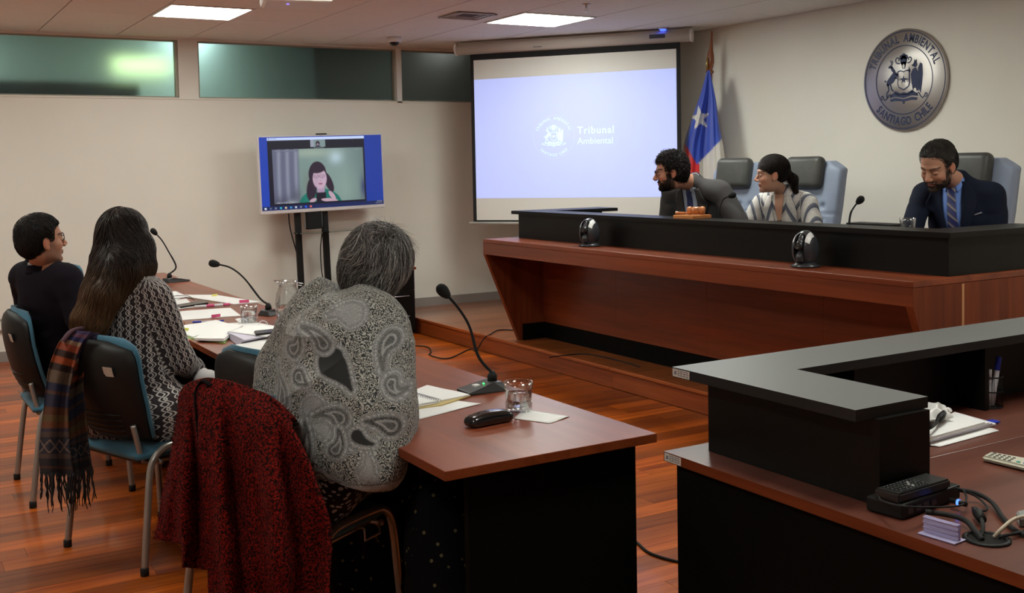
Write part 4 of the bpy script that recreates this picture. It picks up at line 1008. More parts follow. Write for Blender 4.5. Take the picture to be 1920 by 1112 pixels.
# ================================================================== GAVEL, GLASS, MICROPHONES ON THE BENCH
m_gv = mat('gavel_wood', (.50, .17, .05), .3, coat=.5, var=.3, vscale=20, stretch=(1, 6, 1)); m_blk = mat('sound_block_wood', (.60, .22, .06), .35, coat=.3, var=.15, vscale=6)
p = Vector((4.44, 5.24, TZ)); p = onz(1298, 404, TZ); p = Vector((4.43, p.y*4.43/p.x, TZ))
Mg = RZ(math.radians(52), p)      # long side across the view
t = empty('sound_block', p, 'light wooden sound block carrying the gavel on the bench top', 'gavel block')
MB().box(-.085, .085, -.085, .085, 0, .022, M=RZ(math.radians(5), p), bev=.003).build('block', m_blk, t)
t = empty('gavel', p, 'turned wooden gavel lying on its block in front of the bearded judge', 'gavel')
MgH = Matrix.Translation(p+Vector((.01, -.025, .050))) @ Matrix.Rotation(math.radians(-42), 4, 'Z') @ Matrix.Rotation(math.pi/2, 4, 'Y')
MB().lathe([(.004, -.058), (.020, -.056), (.026, -.045), (.026, -.030), (.021, -.027), (.021, -.022), (.024, -.018), (.024, .018), (.021, .022), (.021, .027), (.026, .030), (.026, .045), (.020, .056), (.004, .058)], 28, M=MgH).build('head', m_gv, t)
MB().tube([p+Vector((.0, -.02, .046)), p+Vector((-.02, .03, .034)), p+Vector((-.04, .075, .032)), p+Vector((-.05, .10, .033))], [.007, .006, .009, .011], 12).build('handle', m_gv, t)
m_tumbl = M_glass
def glass_cup(loc, r, h, label, water=.6, flutes=True, rotz=0, grp='water glasses'):
    t = empty('water_glass', loc, label, 'glass', grp); M0 = Matrix.Translation(Vector(loc))
    pr = [(r*.80, 0), (r*.86, .003), (r*.88, h*.35), (r*.96, h*.75), (r, h), (r-.0022, h), (r*.96-.0025, h*.75), (r*.88-.003, h*.35), (r*.84-.003, .010), (.001, .009)]
    MB().lathe(pr, 36, M=M0).build('tumbler', m_tumbl, t)
    if flutes:
        fb = MB()
        for k in range(16):
            a = 2*math.pi*k/16; fb.tube([M0 @ Vector((r*.865*math.cos(a), r*.865*math.sin(a), .004)), M0 @ Vector((r*.895*math.cos(a), r*.895*math.sin(a), h*.33))], .0022, 6)
        fb.build('flutes', m_tumbl, t)
    if water:
        hw = h*water; MB().lathe([(.001, .0095), (r*.84-.0034, .0105), (r*.88-.0034, h*.35), (r*.93-.003, hw), (.001, hw)], 36, M=M0, cap=False).build('water', M_water, t)
    return t
q = onx(1702, 425, 4.62); glass_cup((4.62, q.y, TZ-.034), .042, .075, 'half hidden water glass behind the bench top near the navy-suited judge', .5, False)
M_foam = mat('mic_foam', (.008, .008, .008), .95, bump=.3, bscale=900)
def mic(loc, rz, pts, head, label, led=False, bs=1.0, base=True):
    """wedge base with a gooseneck; pts are local, base slopes up towards +x"""
    t = empty('microphone', loc, label, 'microphone', 'gooseneck microphones'); M0 = RZ(rz, loc)
    if base:
        w2 = .052*bs; a, b_ = -.085*bs, .062*bs
        m = MB(); P = [(a, -w2, 0), (b_, -w2*.9, 0), (b_, w2*.9, 0), (a, w2, 0), (a, -w2, .010), (.02*bs, -w2*.72, .034), (b_*.9, -w2*.55, .030), (b_*.9, w2*.55, .030), (.02*bs, w2*.72, .034), (a, w2, .010)]
        m.add(P, [(0, 3, 2, 1), (0, 1, 6, 5, 4), (3, 9, 8, 7, 2), (1, 2, 7, 6), (4, 5, 8, 9), (5, 6, 7, 8), (0, 4, 9, 3)], M=M0)
        ob = m.build('base', mat('mic_base', (.035, .036, .038), .35), t); bv = ob.modifiers.new('b', 'BEVEL'); bv.width = .004; bv.segments = 2
        MB().box(-.045*bs, -.025*bs, -.012, .012, .019, .0255, M=M0).build('talk_button', M_white, ob)
        if led: MB().box(-.015*bs, -.010*bs, -.016, -.010, .0275, .0305, M=M0).build('led', emis('green_led', (.05, 1, .15), 4), ob)
        MB().lathe([(.017, .026), (.017, .05), (.013, .058), (.008, .066)], 18, M=M0 @ Matrix.Translation((.028*bs, 0, 0))).build('socket', M_plast, t)
    b = bez([M0 @ Vector(q) for q in pts], 10)
    MB().tube(b, [.0048+(.0008 if i < len(b)*.4 else 0) for i in range(len(b))], 10).build('gooseneck', M_plast, t)
    e = b[-1]; d = (b[-1]-b[-3]).normalized(); Mh = Matrix.Translation(e) @ d.to_track_quat('Z', 'Y').to_matrix().to_4x4()
    MB().lathe([(.008, -.022), (.012, -.018), (.0175, -.004), (.0205, .010), (.019, .024), (.012, .034), (.002, .037)], 20, M=Mh).build('foam_head', M_foam, t)
    return t
def inv(M0, p): return tuple(M0.inverted() @ Vector(p))
# near mic
def micpx(loc, rz, pxs, label, led, bs=1.0, base=True):
    M0 = RZ(rz, loc); z0 = .06 if base else 0
    pts = [(.028*bs, 0, z0)] if base else []
    for (px, py, dep) in pxs: pts.append(inv(M0, atd(px, py, dep)))
    return mic(loc, rz, pts, None, label, led, bs, base)
L3 = Vector((1.775, 3.20, .75)); dp3 = (L3-Vector((0, 0, CAMH))).dot(_f)
micpx(L3, math.radians(-2), [(897, 668, dp3), (880, 612, dp3), (858, 576, dp3-.02), (834, 549, dp3-.05)], 'nearest gooseneck microphone with green light, beside the spiral notebook', True)
L2 = Vector((1.80, 5.58, .75)); dp2 = (L2-Vector((0, 0, CAMH))).dot(_f)
micpx(L2, math.radians(205), [(488, 560, dp2), (458, 522, dp2), (432, 502, dp2), (404, 495, dp2)], 'gooseneck microphone behind the pitcher, bent toward the long-haired woman', False, 1.05)
L1 = Vector((1.78, 7.72, .75)); dp1 = (L1-Vector((0, 0, CAMH))).dot(_f)
micpx(L1, math.radians(200), [(330, 500, dp1), (315, 470, dp1), (303, 450, dp1), (290, 436, dp1)], 'farthest gooseneck microphone near the end of the tables', False, 1.15)
q = onx(1350, 405, 4.72); q.z = TZ-.01; d_ = (q-Vector((0, 0, CAMH))).dot(_f)
micpx(Vector((4.72, q.y, TZ-.05)), math.radians(0), [(1348, 402, d_), (1350, 388, d_), (1357, 373, d_), (1371, 367, d_-.05)], 'gooseneck microphone in front of the bearded judge, curved to the right', False, 1.0, False)
q = onx(1595, 420, 4.60); d_ = (q-Vector((0, 0, CAMH))).dot(_f)
micpx(Vector((4.60, q.y, TZ-.05)), 0, [(1592, 420, d_), (1595, 400, d_), (1603, 386, d_), (1611, 377, d_-.03)], 'gooseneck microphone standing alone left of the navy-suited judge', False, 1.0, False)
a_ = onx(1586, 421, 4.60); b2_ = onx(1672, 426, 4.60)
o = MB().box(4.60, 4.72, b2_.y, a_.y, TZ-.035, TZ+.004, bev=.003).build('document_tray', M_plast); tag(o, 'flat black tray beside the lone bench microphone', 'tray')
# ================================================================== THINGS ON THE NEAR TABLE
TBL = .7505
def quadmesh(pxs, z, th, m, name, sub=1, wav=0.0, seed=0):
    """flat sheet or slab whose outline is a polygon on the plane z"""
    P = [onz(a, b_, z+th) for a, b_ in pxs]; mb = MB()
    if len(P) == 4 and (sub > 1):
        def fn(u, v):
            p = (P[0].lerp(P[1], u)).lerp(P[3].lerp(P[2], u), v); k = wav*(math.sin(u*5+seed)*math.sin(v*4+seed*2)*.5+.5)*(4*u*(1-u)+.3)
            return Vector((p.x, p.y, z+th+k))
        mb.grid(fn, sub, sub, thick=-.0006 if th < .002 else 0)
        mb.prism([(p.x, p.y) for p in P], z, z+th-.0003) if th >= .002 else None
    else: mb.prism([(p.x, p.y) for p in P], z, z+th)
    return mb
def sheet(pxs, z, label, name='paper_sheet', cat='paper', m=None, th=.0006, sub=6, wav=.002, seed=0, grp=None):
    o = quadmesh(pxs, z, th, None, name, sub, wav, seed).build(name, m or M_paper); return tag(o, label, cat, grp)
sheet([(765, 772), (850, 750), (902, 757), (776, 789)], TBL, 'loose white sheet sticking out under the spiral notebook')
# spiral notebook
t = empty('spiral_notebook', onz(820, 750, TBL), 'open spiral notebook with blank pages beside the grey-haired woman', 'notebook')
cov = quadmesh([(764, 768), (826, 760), (882, 741), (803, 727)], TBL+.0012, .004, None, 'c'); cov.build('cover', mat('notebook_cover', (.55, .42, .16), .6), t)
quadmesh([(768, 763), (824, 752), (769, 735), (745, 745)], TBL+.006, .006, None, 'p', 6, .003).build('left_page', M_paper, t)
quadmesh([(768, 735), (824, 751), (880, 740), (801, 722)], TBL+.0055, .004, None, 'p', 6, .003).build('right_page', M_paper, t)
sp = MB(); a = onz(768, 737, TBL+.013); b_ = onz(823, 752, TBL+.013)
for k in range(17):
    c = a.lerp(b_, k/16); d = (b_-a).normalized(); nn = Vector((-d.y, d.x, 0))
    sp.tube([c+nn*.007*math.cos(q)+Vector((0, 0, .007*math.sin(q))) for q in [math.pi*1.1*i/8-.15 for i in range(9)]], .0008, 5)
sp.build('spiral_binding', M_ink, t)
# glasses case
c = onz(917, 795, TBL); a = onz(866, 800, TBL); b_ = onz(968, 780, TBL); dr = (b_-a); L = dr.length; an = math.atan2(dr.y, dr.x)
t = empty('glasses_case', c, 'glossy black hard glasses case near the corner of the table', 'case')
s = SDF().u(B_((0, 0, .0205), (.080, .030, .020), .017), .01); V_, F_ = s.mesh(.003)
V_[:, 2] += -.009*(V_[:, 0]/.08)**2*(V_[:, 2] > .02); V_ = smoothmesh(V_, F_, 2); V_[:, 2] -= V_[:, 2].min()-.0
mc = mat('glossy_black', (.008, .008, .009), .16, coat=.6); npmesh('shell', xf(V_, RZ(an, (c.x, c.y, TBL))), F_, mc, t)
MB().tube([RZ(an, (c.x, c.y, TBL+.021)) @ Vector(p) for p in [(-.0805, -.02, 0), (-.07, -.0303, 0), (.07, -.0303, 0), (.0805, -.02, 0)]], .0009, 6).build('lid_seam', M_rubber, t)
sheet([(963, 785), (985, 768), (1068, 781), (1031, 794)], TBL, 'folded white paper napkin under the water glass', 'napkin', 'napkin', wav=.003)
q = onz(973, 772, TBL); glass_cup((q.x, q.y, TBL+.004), .046, .092, 'nearest water glass, standing on the white napkin', .62)
# ================================================================== PAPERS OF THE MIDDLE TABLE
M_pink = mat('pink_note', (.72, .10, .25), .6); M_yel = mat('yellow_marker', (.70, .66, .10), .5); M_grn = mat('green_binder', (.28, .45, .12), .5); M_lav = mat('lavender_page', (.62, .58, .70), .6)
sheet([(300, 549), (330, 546), (352, 556), (318, 566)], TBL, 'white document left of the stack with the yellow tab')
sheet([(330, 553), (405, 553), (491, 566), (438, 570)], TBL+.001, 'long white document with yellow tab at the far side of the papers', th=.004, sub=6)
sheet([(303, 566), (350, 560), (366, 576), (310, 583)], TBL+.0012, 'white sheet under the slim black phone')
sheet([(312, 586), (432, 577), (452, 592), (331, 601)], TBL, 'white paper with a pink note on its corner', th=.002)
sheet([(440, 598), (455, 596), (470, 604), (452, 609)], TBL, 'small white slip under the glass of the middle table')
sheet([(428, 606), (478, 604), (520, 612), (478, 622)], TBL, 'white sheet beside the clear plastic holder', th=.001)
o = quadmesh([(398, 552), (408, 551), (407, 555), (396, 556)], TBL+.0055, .0008, None, 'n').build('sticky_tab', M_yel); tag(o, 'yellow tab on the far document', 'sticky note')
o = MB().box(-.028, .028, -.001, .001, 0, .018, M=RZ(math.radians(-8), onz(458, 568, TBL+.005))).build('sticky_note', M_pink); tag(o, 'upright pink note on the far white document', 'sticky note')
o = MB().box(-.026, .026, -.001, .001, 0, .016, M=RZ(math.radians(14), onz(405, 595, TBL+.003))).build('sticky_note', M_pink); tag(o, 'pink note on the nearer white paper', 'sticky note')
def rod(p, q, z, r, parts, label, name, cat, flat=None):
    a = onz(*p, z); b_ = onz(*q, z); a.z = b_.z = z+r; t = empty(name, a, label, cat); d = b_-a
    for nm, f0, f1, rr, m in parts: MB().tube([a+d*f0, a+d*(f0+f1)/2, a+d*f1], [r*rr]*3, 12, flat=flat).build(nm, m, t)
    return t
M_bluep = mat('blue_plastic', (.02, .04, .50), .35); M_clear = mat('clear_plastic', (.75, .74, .80), .25)
rod((361, 606), (420, 603), TBL+.001, .005, [('barrel', .2, .88, .8, M_clear), ('cap', 0, .28, 1, M_bluep), ('plug', .86, 1, .9, M_bluep)], 'white ballpoint pen with blue cap', 'ballpoint_pen', 'pen')
rod((365, 578), (431, 573), TBL+.002, .008, [('barrel', 0, .35, 1, M_clear), ('grip', .33, .55, 1.05, M_pink), ('cap', .54, .8, 1, M_clear), ('end', .78, 1, .9, M_pink)], 'clear and pink marker lying beside the slim black phone', 'highlighter', 'marker')
rod((327, 618), (352, 621), TBL+.010, .009, [('barrel', 0, .55, 1, M_yel), ('band', .54, .66, 1.05, M_ink), ('tip', .65, 1, .7, M_yel)], 'yellow highlighter on the green-edged folder', 'highlighter', 'marker')
def slab(pxs, z, th, name, label, cat, m, bev=.003):
    P = [onz(a, b_, z+th) for a, b_ in pxs]; bm = bmesh.new(); vs = [bm.verts.new((p.x, p.y, z)) for p in P]; f = bm.faces.new(vs)
    r = bmesh.ops.extrude_face_region(bm, geom=[f]); bmesh.ops.translate(bm, verts=[v for v in r['geom'] if isinstance(v, bmesh.types.BMVert)], vec=(0, 0, th))
    bmesh.ops.bevel(bm, geom=bm.edges[:], offset=bev, segments=2, affect='EDGES'); mb = MB(); mb.addbm(bm)
    o = mb.build(name, m); return tag(o, label, cat) if label else o
m_ph = mat('phone_black', (.02, .018, .018), .25)
slab([(331, 571), (338, 575), (391, 567), (384, 562)], TBL+.0022, .011, 'mobile_phone', 'slim black phone lying on the papers', 'phone', m_ph)
slab([(476, 620), (479, 626), (530, 621), (524, 615)], TBL+.032, .010, 'mobile_phone', 'black phone lying on the thick book at the shawl', 'phone', m_ph)
# open file with green edge
t = empty('open_folder', onz(370, 625, TBL), 'open green-edged folder of papers nearest the long-haired woman', 'folder')
quadmesh([(326, 620), (345, 633), (422, 643), (430, 632)], TBL, .004, None, 'c').build('cover', M_grn, t)
quadmesh([(322, 616), (405, 600), (432, 608), (362, 632)], TBL+.005, .006, None, 'p', 8, .006, 1).build('left_pages', M_paper, t)
quadmesh([(364, 634), (418, 605), (455, 610), (420, 636)], TBL+.009, .010, None, 'p', 8, .006, 2).build('right_pages', M_paper, t)
# thick open book
t = empty('thick_book', onz(470, 640, TBL), 'thick open book with curling pages in front of the jug', 'book')
pg = MB()
for k in range(7):
    z = TBL+.002+.004*k; P = [onz(422+k*.8, 630-k, z), onz(468+k*3, 620, z), onz(526, 629-k*.5, z), onz(446+2*k, 648-k*1.5, z)]
    pg.prism([(p.x, p.y) for p in P], z, z+.0034)
pg.build('page_block', M_lav, t)
quadmesh([(426, 622), (470, 610), (532, 612), (500, 632)], TBL+.030, .0015, None, 'p', 8, .004, 3).build('top_page', M_paper, t)
t = empty('green_binder', onz(480, 655, TBL), 'white papers in a green binder close to the empty blue chair', 'binder')
quadmesh([(440, 650), (468, 672), (512, 668), (516, 636)], TBL, .008, None, 'c').build('binder_cover', M_grn, t)
quadmesh([(438, 647), (468, 668), (514, 660), (520, 632)], TBL+.0085, .004, None, 'p', 6, .002, 4).build('pages', M_paper, t)
# eyeglasses
def spectacles(Mx, w, parent=None, label=None, m=None, h=.019):
    """local: y across, x forward, z up; arms run to -x"""
    m = m or M_plast
    t = parent if parent is not None else empty('eyeglasses', (0, 0, 0), label, 'eyeglasses')
    g = MB()
    for sg in (1, -1):
        g.tube([Mx @ Vector((0, sg*w*.5+w*.40*math.cos(a), h*math.sin(a)*(1 if math.sin(a) > 0 else 1.05))) for a in [2*math.pi*i/16 for i in range(17)]], .0019, 7, cap=False)
        g.tube(bez([Mx @ Vector(p) for p in [(0, sg*w*.92, h*.4), (-.03, sg*(w*1.04), h*.4), (-.09, sg*(w*1.04), h*.3), (-.125, sg*w*1.0, -.012)]], 6), .0017, 7)
    g.tube([Mx @ Vector((.0, w*.1, .004)), Mx @ Vector((.003, 0, .007)), Mx @ Vector((.0, -w*.1, .004))], .0016, 6)
    o = g.build('glasses' if parent is not None else 'rims_and_arms', m, t); return t
spectacles(Matrix.Translation(onz(322, 560, TBL+.026)) @ Matrix.Rotation(math.radians(170), 4, 'Z'), .062, None, 'black eyeglasses folded open on the papers in front of the long-haired woman')
q = onz(467, 606, TBL); glass_cup((q.x, q.y, TBL+.001), .044, .090, 'water glass among the papers, left of the pitcher', .66)
t = empty('table_sign_holder', onz(475, 612, TBL), 'small clear plastic holder behind the thick book', 'holder')
m_acr = glassmat('acrylic', (.93, .93, 1), .02, 1.4)
hh = MB()
for a_ in ((455, 608), (468, 604), (493, 612)):
    p = onz(*a_, TBL+.002); hh.tube(bez([p+Vector((-.02, 0, 0)), p+Vector((-.018, 0, .02)), p+Vector((.0, 0, .028)), p+Vector((.02, 0, .018)), p+Vector((.022, 0, 0))], 5), .0018, 6)
hh.build('wire_clips', M_clear, t)
# jug
q = onz(541, 605, TBL); t = empty('water_pitcher', q, 'glass water pitcher with handle, behind the papers', 'pitcher'); M0 = RZ(math.radians(160), (q.x, q.y, TBL+.001))
pr = [(.050, 0), (.058, .006), (.063, .05), (.064, .10), (.058, .15), (.046, .18), (.045, .19), (.052, .215), (.0495, .215), (.0425, .19), (.0435, .18), (.0555, .15), (.0613, .10), (.0603, .05), (.055, .012), (.001, .010)]
jm = MB().lathe(pr, 40, M=M0)
for i, v in enumerate(jm.v):
    l = M0.inverted() @ Vector(v)
    if l.z > .19 and l.x > .03: jm.v[i] = tuple(M0 @ Vector((l.x+.02*(l.z-.19)/.025*max(0, 1-abs(l.y)/.025), l.y, l.z+.004*max(0, 1-abs(l.y)/.025))))
jm.build('vessel', M_glass, t)
MB().tube(bez([M0 @ Vector(p) for p in [(-.045, 0, .195), (-.085, 0, .185), (-.100, 0, .14), (-.092, 0, .09), (-.063, 0, .06)]], 8), .007, 12, flat=1.2).build('handle', M_glass, t)
MB().lathe([(.001, .0105), (.054, .0125), (.0598, .05), (.0605, .085), (.001, .085)], 36, M=M0, cap=False).build('water', M_water, t)
# ================================================================== THINGS ON THE CORNER DESK
def cable(pts, r, label, m=M_rubber, grp=None):
    o = MB().tube(bez(pts, 10), r, 8).build('cable', m); return tag(o, label, 'cable', grp)
DK = .7505
# mini computer
A_, B2, C2 = onz(1623, 958, DK), onz(1692, 977, DK), onz(1801, 936, DK)
t = empty('mini_computer', B2, 'flat black mini computer box under the keypad remote', 'computer')
bw = (A_-B2).length; an = math.atan2((C2-B2).y, (C2-B2).x); bl = (C2-B2).length; Mb = RZ(an, B2)
sgn = 1 if (Mb.inverted() @ A_).y > 0 else -1
MB().box(0, bl, 0 if sgn > 0 else -bw, bw if sgn > 0 else 0, .002, .034, M=Mb, bev=.004).build('case', M_plast, t)
pt = MB()
for k in range(4): pt.box(.02+k*.03, .04+k*.03, -.0012, 0, .010, .022, M=Mb)
pt.build('ports', mat('port_grey', (.06, .06, .065), .3, metal=.5), t)
ft = MB()
for (a, b_) in ((.02, .02), (bl-.02, .02), (.02, bw-.02), (bl-.02, bw-.02)): ft.lathe([(.006, 0), (.006, .002)], 10, cx=0, cy=0, M=Mb @ Matrix.Translation((a, sgn*b_, 0)))
ft.build('rubber_feet', M_rubber, t)
# keypad remote on it
zt = DK+.0345; P0, P1, P2, P3 = [onz(a, b_, zt+.022) for a, b_ in ((1639, 914), (1687, 926), (1783, 897), (1735, 885))]
t = empty('keypad_remote', P1, 'black keypad remote with rows of keys lying on the mini computer', 'remote')
lx = (P2-P1); ly = (P0-P1); bm = bmesh.new()
vs = [bm.verts.new((p.x, p.y, zt+z)) for z in (.0, .021) for p in (P0, P1, P2, P3)]
for f in ((0, 1, 2, 3), (4, 7, 6, 5), (0, 4, 5, 1), (1, 5, 6, 2), (2, 6, 7, 3), (3, 7, 4, 0)): bm.faces.new([vs[i] for i in f])
bmesh.ops.bevel(bm, geom=bm.edges[:], offset=.004, segments=2, affect='EDGES'); mb = MB(); mb.addbm(bm); mb.build('shell', mat('remote_dark', (.022, .022, .022), .33), t)
kb = MB(); kw = MB()
for i in range(9):
    for j in range(5):
        p = P1+lx*(.10+.062*i)+ly*(.16+.165*j); (kw if (i, j) in ((5, 2), (6, 3), (5, 1)) else kb).sphere((p.x, p.y, zt+.0215), .0042, 8, sc=(1, 1, .6))
kb.build('keys', mat('rubber_key', (.012, .012, .012), .5), t); kw.build('light_keys', mat('grey_key', (.30, .30, .28), .5), t)
# sign holder
t = empty('acrylic_sign_holder', onz(1770, 1005, DK), 'clear lilac acrylic sign holder standing on the desk edge', 'sign holder')
Q0, Q1 = onz(1730, 998, DK), onz(1800, 1019, DK); dr = (Q1-Q0); an = math.atan2(dr.y, dr.x); Lh = dr.length; Mh = RZ(an, Q0)
mac = mat('lilac_acrylic', (.62, .58, .86), .15, trans=.35, ior=1.2)
MB().box(0, Lh, -.018, .022, .0005, .0035, M=Mh, bev=.001).build('foot', mac, t)
MB().box(0.003, Lh-.003, -.0015, .0015, .0035, .036, M=Mh).box(0.003, Lh-.003, .004, .0065, .0035, .036, M=Mh).build('upright', mac, t)
r = MB()
for k in range(3): r.tube([Mh @ Vector((.003, -.003, .014+.010*k)), Mh @ Vector((Lh-.003, -.003, .014+.010*k))], .0018, 8)
r.build('grip_ridges', mac, t)
# grommet
gc = onz(1850, 1012, DK); t = empty('cable_grommet', gc, 'round black cable hole in the desktop with cables running in', 'grommet')
MB().lathe([(.046, 0), (.046, .003), (.040, .005), (.036, .003), (.036, .0)], 36, M=Matrix.Translation(gc)).build('rim', M_plast, t)
MB().lathe([(.036, .0008), (.001, .0008)], 30, M=Matrix.Translation(gc), cap=False).build('hole', mat('hole_black', (.002, .002, .002), .9), t)
g = gc+Vector((0, 0, .004)); Z = lambda px, py, z: onz(px, py, DK+z)
cable([Z(1650, 925, .045), Z(1652, 938, .036), Z(1690, 949, .050), Z(1750, 951, .030), Z(1800, 948, .02), Z(1812, 935, .02), Z(1806, 920, .03), Z(1790, 915, .035)], .0022, 'thin black cable looping over the mini computer', grp=None)
cable([Z(1795, 918, .03), Z(1830, 925, .02), Z(1860, 942, .012), Z(1880, 970, .008), Z(1905, 995, .006), Z(1945, 1012, .006)], .0052, 'thick black cable running from the mini computer to the right edge')
cable([Z(1800, 917, .032), Z(1832, 932, .014), Z(1850, 950, .012), Z(1845, 958, .01), Z(1822, 952, .012)], .0025, 'thin black cable curving beside the blue-lit plug')
cable([Z(1735, 960, .018), Z(1780, 966, .016), Z(1810, 976, .014), Z(1828, 995, .010), g+Vector((-.015, 0, -.001))], .0058, 'black cable leaving the rear of the mini computer into the hole')
cable([Z(1838, 966, .014), Z(1843, 985, .018), Z(1841, 1002, .008), g+Vector((-.008, .01, -.001))], .0040, 'short black cable with a plug dropping into the hole')
o = MB().tube([Z(1828, 955, .018), Z(1833, 962, .016), Z(1841, 974, .016)], [.007, .011, .0095], 12).build('plug', M_plast); tag(o, 'fat black barrel plug above the cable hole', 'plug')
cable([Z(1945, 965, .02), Z(1905, 972, .03), Z(1880, 990, .022), g+Vector((.018, -.004, -.001))], .0038, 'beige cable coming out of the cable hole', mat('beige_cable', (.52, .44, .34), .5))
cable([Z(1945, 990, .006), Z(1915, 998, .008), Z(1885, 1004, .010), g+Vector((.022, -.012, -.001))], .0034, 'black cable from the right edge into the hole')
t = empty('power_plug', Z(1797, 943, .02), 'black connector with a glowing blue ring at the mini computer', 'plug')
MB().tube([Z(1782, 938, .018), Z(1812, 946, .018)], .0055, 12).build('body', M_plast, t); MB().tube([Z(1795, 941.5, .018), Z(1799, 942.5, .018)], .0066, 14).build('light_ring', emis('blue_ring', (.06, .16, 1), 3.5), t)
o = slab([(1905, 958), (1912, 972), (1960, 962), (1950, 948)], DK, .020, 'small_recorder', 'small grey device cut by the right edge of the photo', 'device', mat('grey_device', (.25, .26, .25), .35))
# white remote control
R0, R1, R2, R3 = [onz(a, b_, DK+.017) for a, b_ in ((1840, 854), (1856, 846), (1960, 864), (1950, 880))]
t = empty('remote_control', R0, 'pale grey remote control with small keys and a blue pad, lying on the desk', 'remote')
bm = bmesh.new(); vs = [bm.verts.new((p.x, p.y, DK+z)) for z in (.003, .017) for p in (R0, R1, R2, R3)]
for f in ((0, 1, 2, 3), (4, 7, 6, 5), (0, 4, 5, 1), (1, 5, 6, 2), (2, 6, 7, 3), (3, 7, 4, 0)): bm.faces.new([vs[i] for i in f])
bmesh.ops.bevel(bm, geom=bm.edges[:], offset=.006, segments=3, affect='EDGES'); mb = MB(); mb.addbm(bm); mb.build('shell', mat('remote_pale', (.56, .54, .44), .4), t)
kb = MB(); lx = (R3-R0); ly = (R1-R0)
for i in range(5):
    for j in range(3): p = R0+lx*(.12+.085*i)+ly*(.22+.28*j); kb.sphere((p.x, p.y, DK+.0172), .0045, 8, sc=(1, 1, .5))
kb.build('keys', mat('dark_key', (.07, .07, .06), .5), t)
p = R0+lx*.60+ly*.3; MB().sphere((p.x, p.y, DK+.0172), .0055, 10, sc=(1, 1, .5)).build('green_key', mat('green_key', (.02, .30, .20), .5), t)
p = R0+lx*.78+ly*.5; MB().lathe([(.017, 0), (.016, .002), (.001, .0025)], 24, M=Matrix.Translation((p.x, p.y, DK+.0168))).build('blue_pad', mat('blue_pad', (.03, .12, .45), .4), t)
# papers behind the black counter
sheet([(1718, 833), (1762, 838), (1873, 808), (1836, 797)], DK, 'single white sheet under the stack on the corner desk', th=.001)
t = empty('paper_stack', onz(1780, 800, DK), 'stack of white papers on a blue folder behind the black counter end', 'paper stack')
for k in range(4):
    z = DK+.0015+.006*k; quadmesh([(1700+k*2, 820-k), (1745-3*k, 828-2.0*k), (1868-7*k, 794-1.0*k), (1790, 772)], z, .0055, None, 'p', 4, .0).build('sheaf', M_paper if k != 1 else M_lav, t)
quadmesh([(1815, 797), (1830, 800), (1876, 790), (1860, 786)], DK+.003, .003, None, 'c').build('blue_cover', M_bluep, t)
s = SDF().u(E_((0, 0, .02), (.085, .055, .020)), .02).u(E_((.03, .015, .032), (.04, .03, .018)), .02); V_, F_ = s.mesh(.005); V_ = V_+vnorm(V_, F_)*(-np.abs(sines(V_, 5, 60, 3))*.022+sines(V_, 6, 160)*.002)[:, None]
q = onz(1748, 785, DK+.03); o = npmesh('plastic_bag', xf(V_, RZ(.2, (q.x, q.y, DK+.022))), F_, mat('cloudy_plastic', (.70, .68, .66), .3)); tag(o, 'crumpled whitish plastic bag on top of the paper stack', 'bag')
cable([onz(1715, 790, DK+.04), onz(1737, 790, DK+.07), onz(1745, 800, DK+.05), onz(1725, 806, DK+.05), onz(1745, 802, DK+.045), onz(1764, 785, DK+.045)], .0042, 'black cable with plug lying coiled on the paper stack')
o = MB().tube([onz(1758, 790, DK+.045), onz(1764, 782, DK+.047), onz(1770, 774, DK+.05)], [.006, .011, .008], 10).build('plug', M_plast); tag(o, 'black plug at the end of the coiled cable on the papers', 'plug')
# pen cup
q = onz(1856, 762, DK); t = empty('pen_cup', q, 'black wire mesh pen cup under the desk counter', 'pen cup'); M0 = Matrix.Translation(q)
cm = MB()
for z in (.001, .05, .095): cm.tube([M0 @ Vector((.036*math.cos(a), .036*math.sin(a), z)) for a in [2*math.pi*i/24 for i in range(25)]], .0022, 6, cap=False)
for k in range(26):
    a = 2*math.pi*k/26; cm.tube([M0 @ Vector((.036*math.cos(a), .036*math.sin(a), 0)), M0 @ Vector((.036*math.cos(a), .036*math.sin(a), .095))], .0006, 4)
cm.build('wire_mesh', M_plast, t); MB().lathe([(.036, 0), (.036, .002)], 24, M=M0).build('bottom', M_plast, t)
for k, (dx, dy, lean, h, m, mcap, lab) in enumerate([(.008, -.008, (.016, -.006), .155, M_clear, M_bluep, 'white marker with blue cap leaning in the pen cup'), (-.012, .004, (-.010, .004), .15, mat('grey_barrel', (.20, .19, .18), .4), mat('red_cap', (.35, .03, .02), .4), 'grey marker with red cap in the pen cup'), (-.016, -.012, (-.006, -.004), .12, M_clear, M_clear, 'short white pen at the left of the pen cup')]):
    b0 = q+Vector((dx*.5, dy*.5, .004)); b1 = q+Vector((dx+lean[0], dy+lean[1], h)); tt = empty('marker_pen', b0, lab, 'pen', 'pens in the wire cup')
    MB().tube([b0, b0.lerp(b1, .72)], .008 if k < 2 else .005, 12).build('barrel', m, tt); MB().tube([b0.lerp(b1, .72), b1], .0085 if k < 2 else .005, 12).build('cap', mcap, tt)
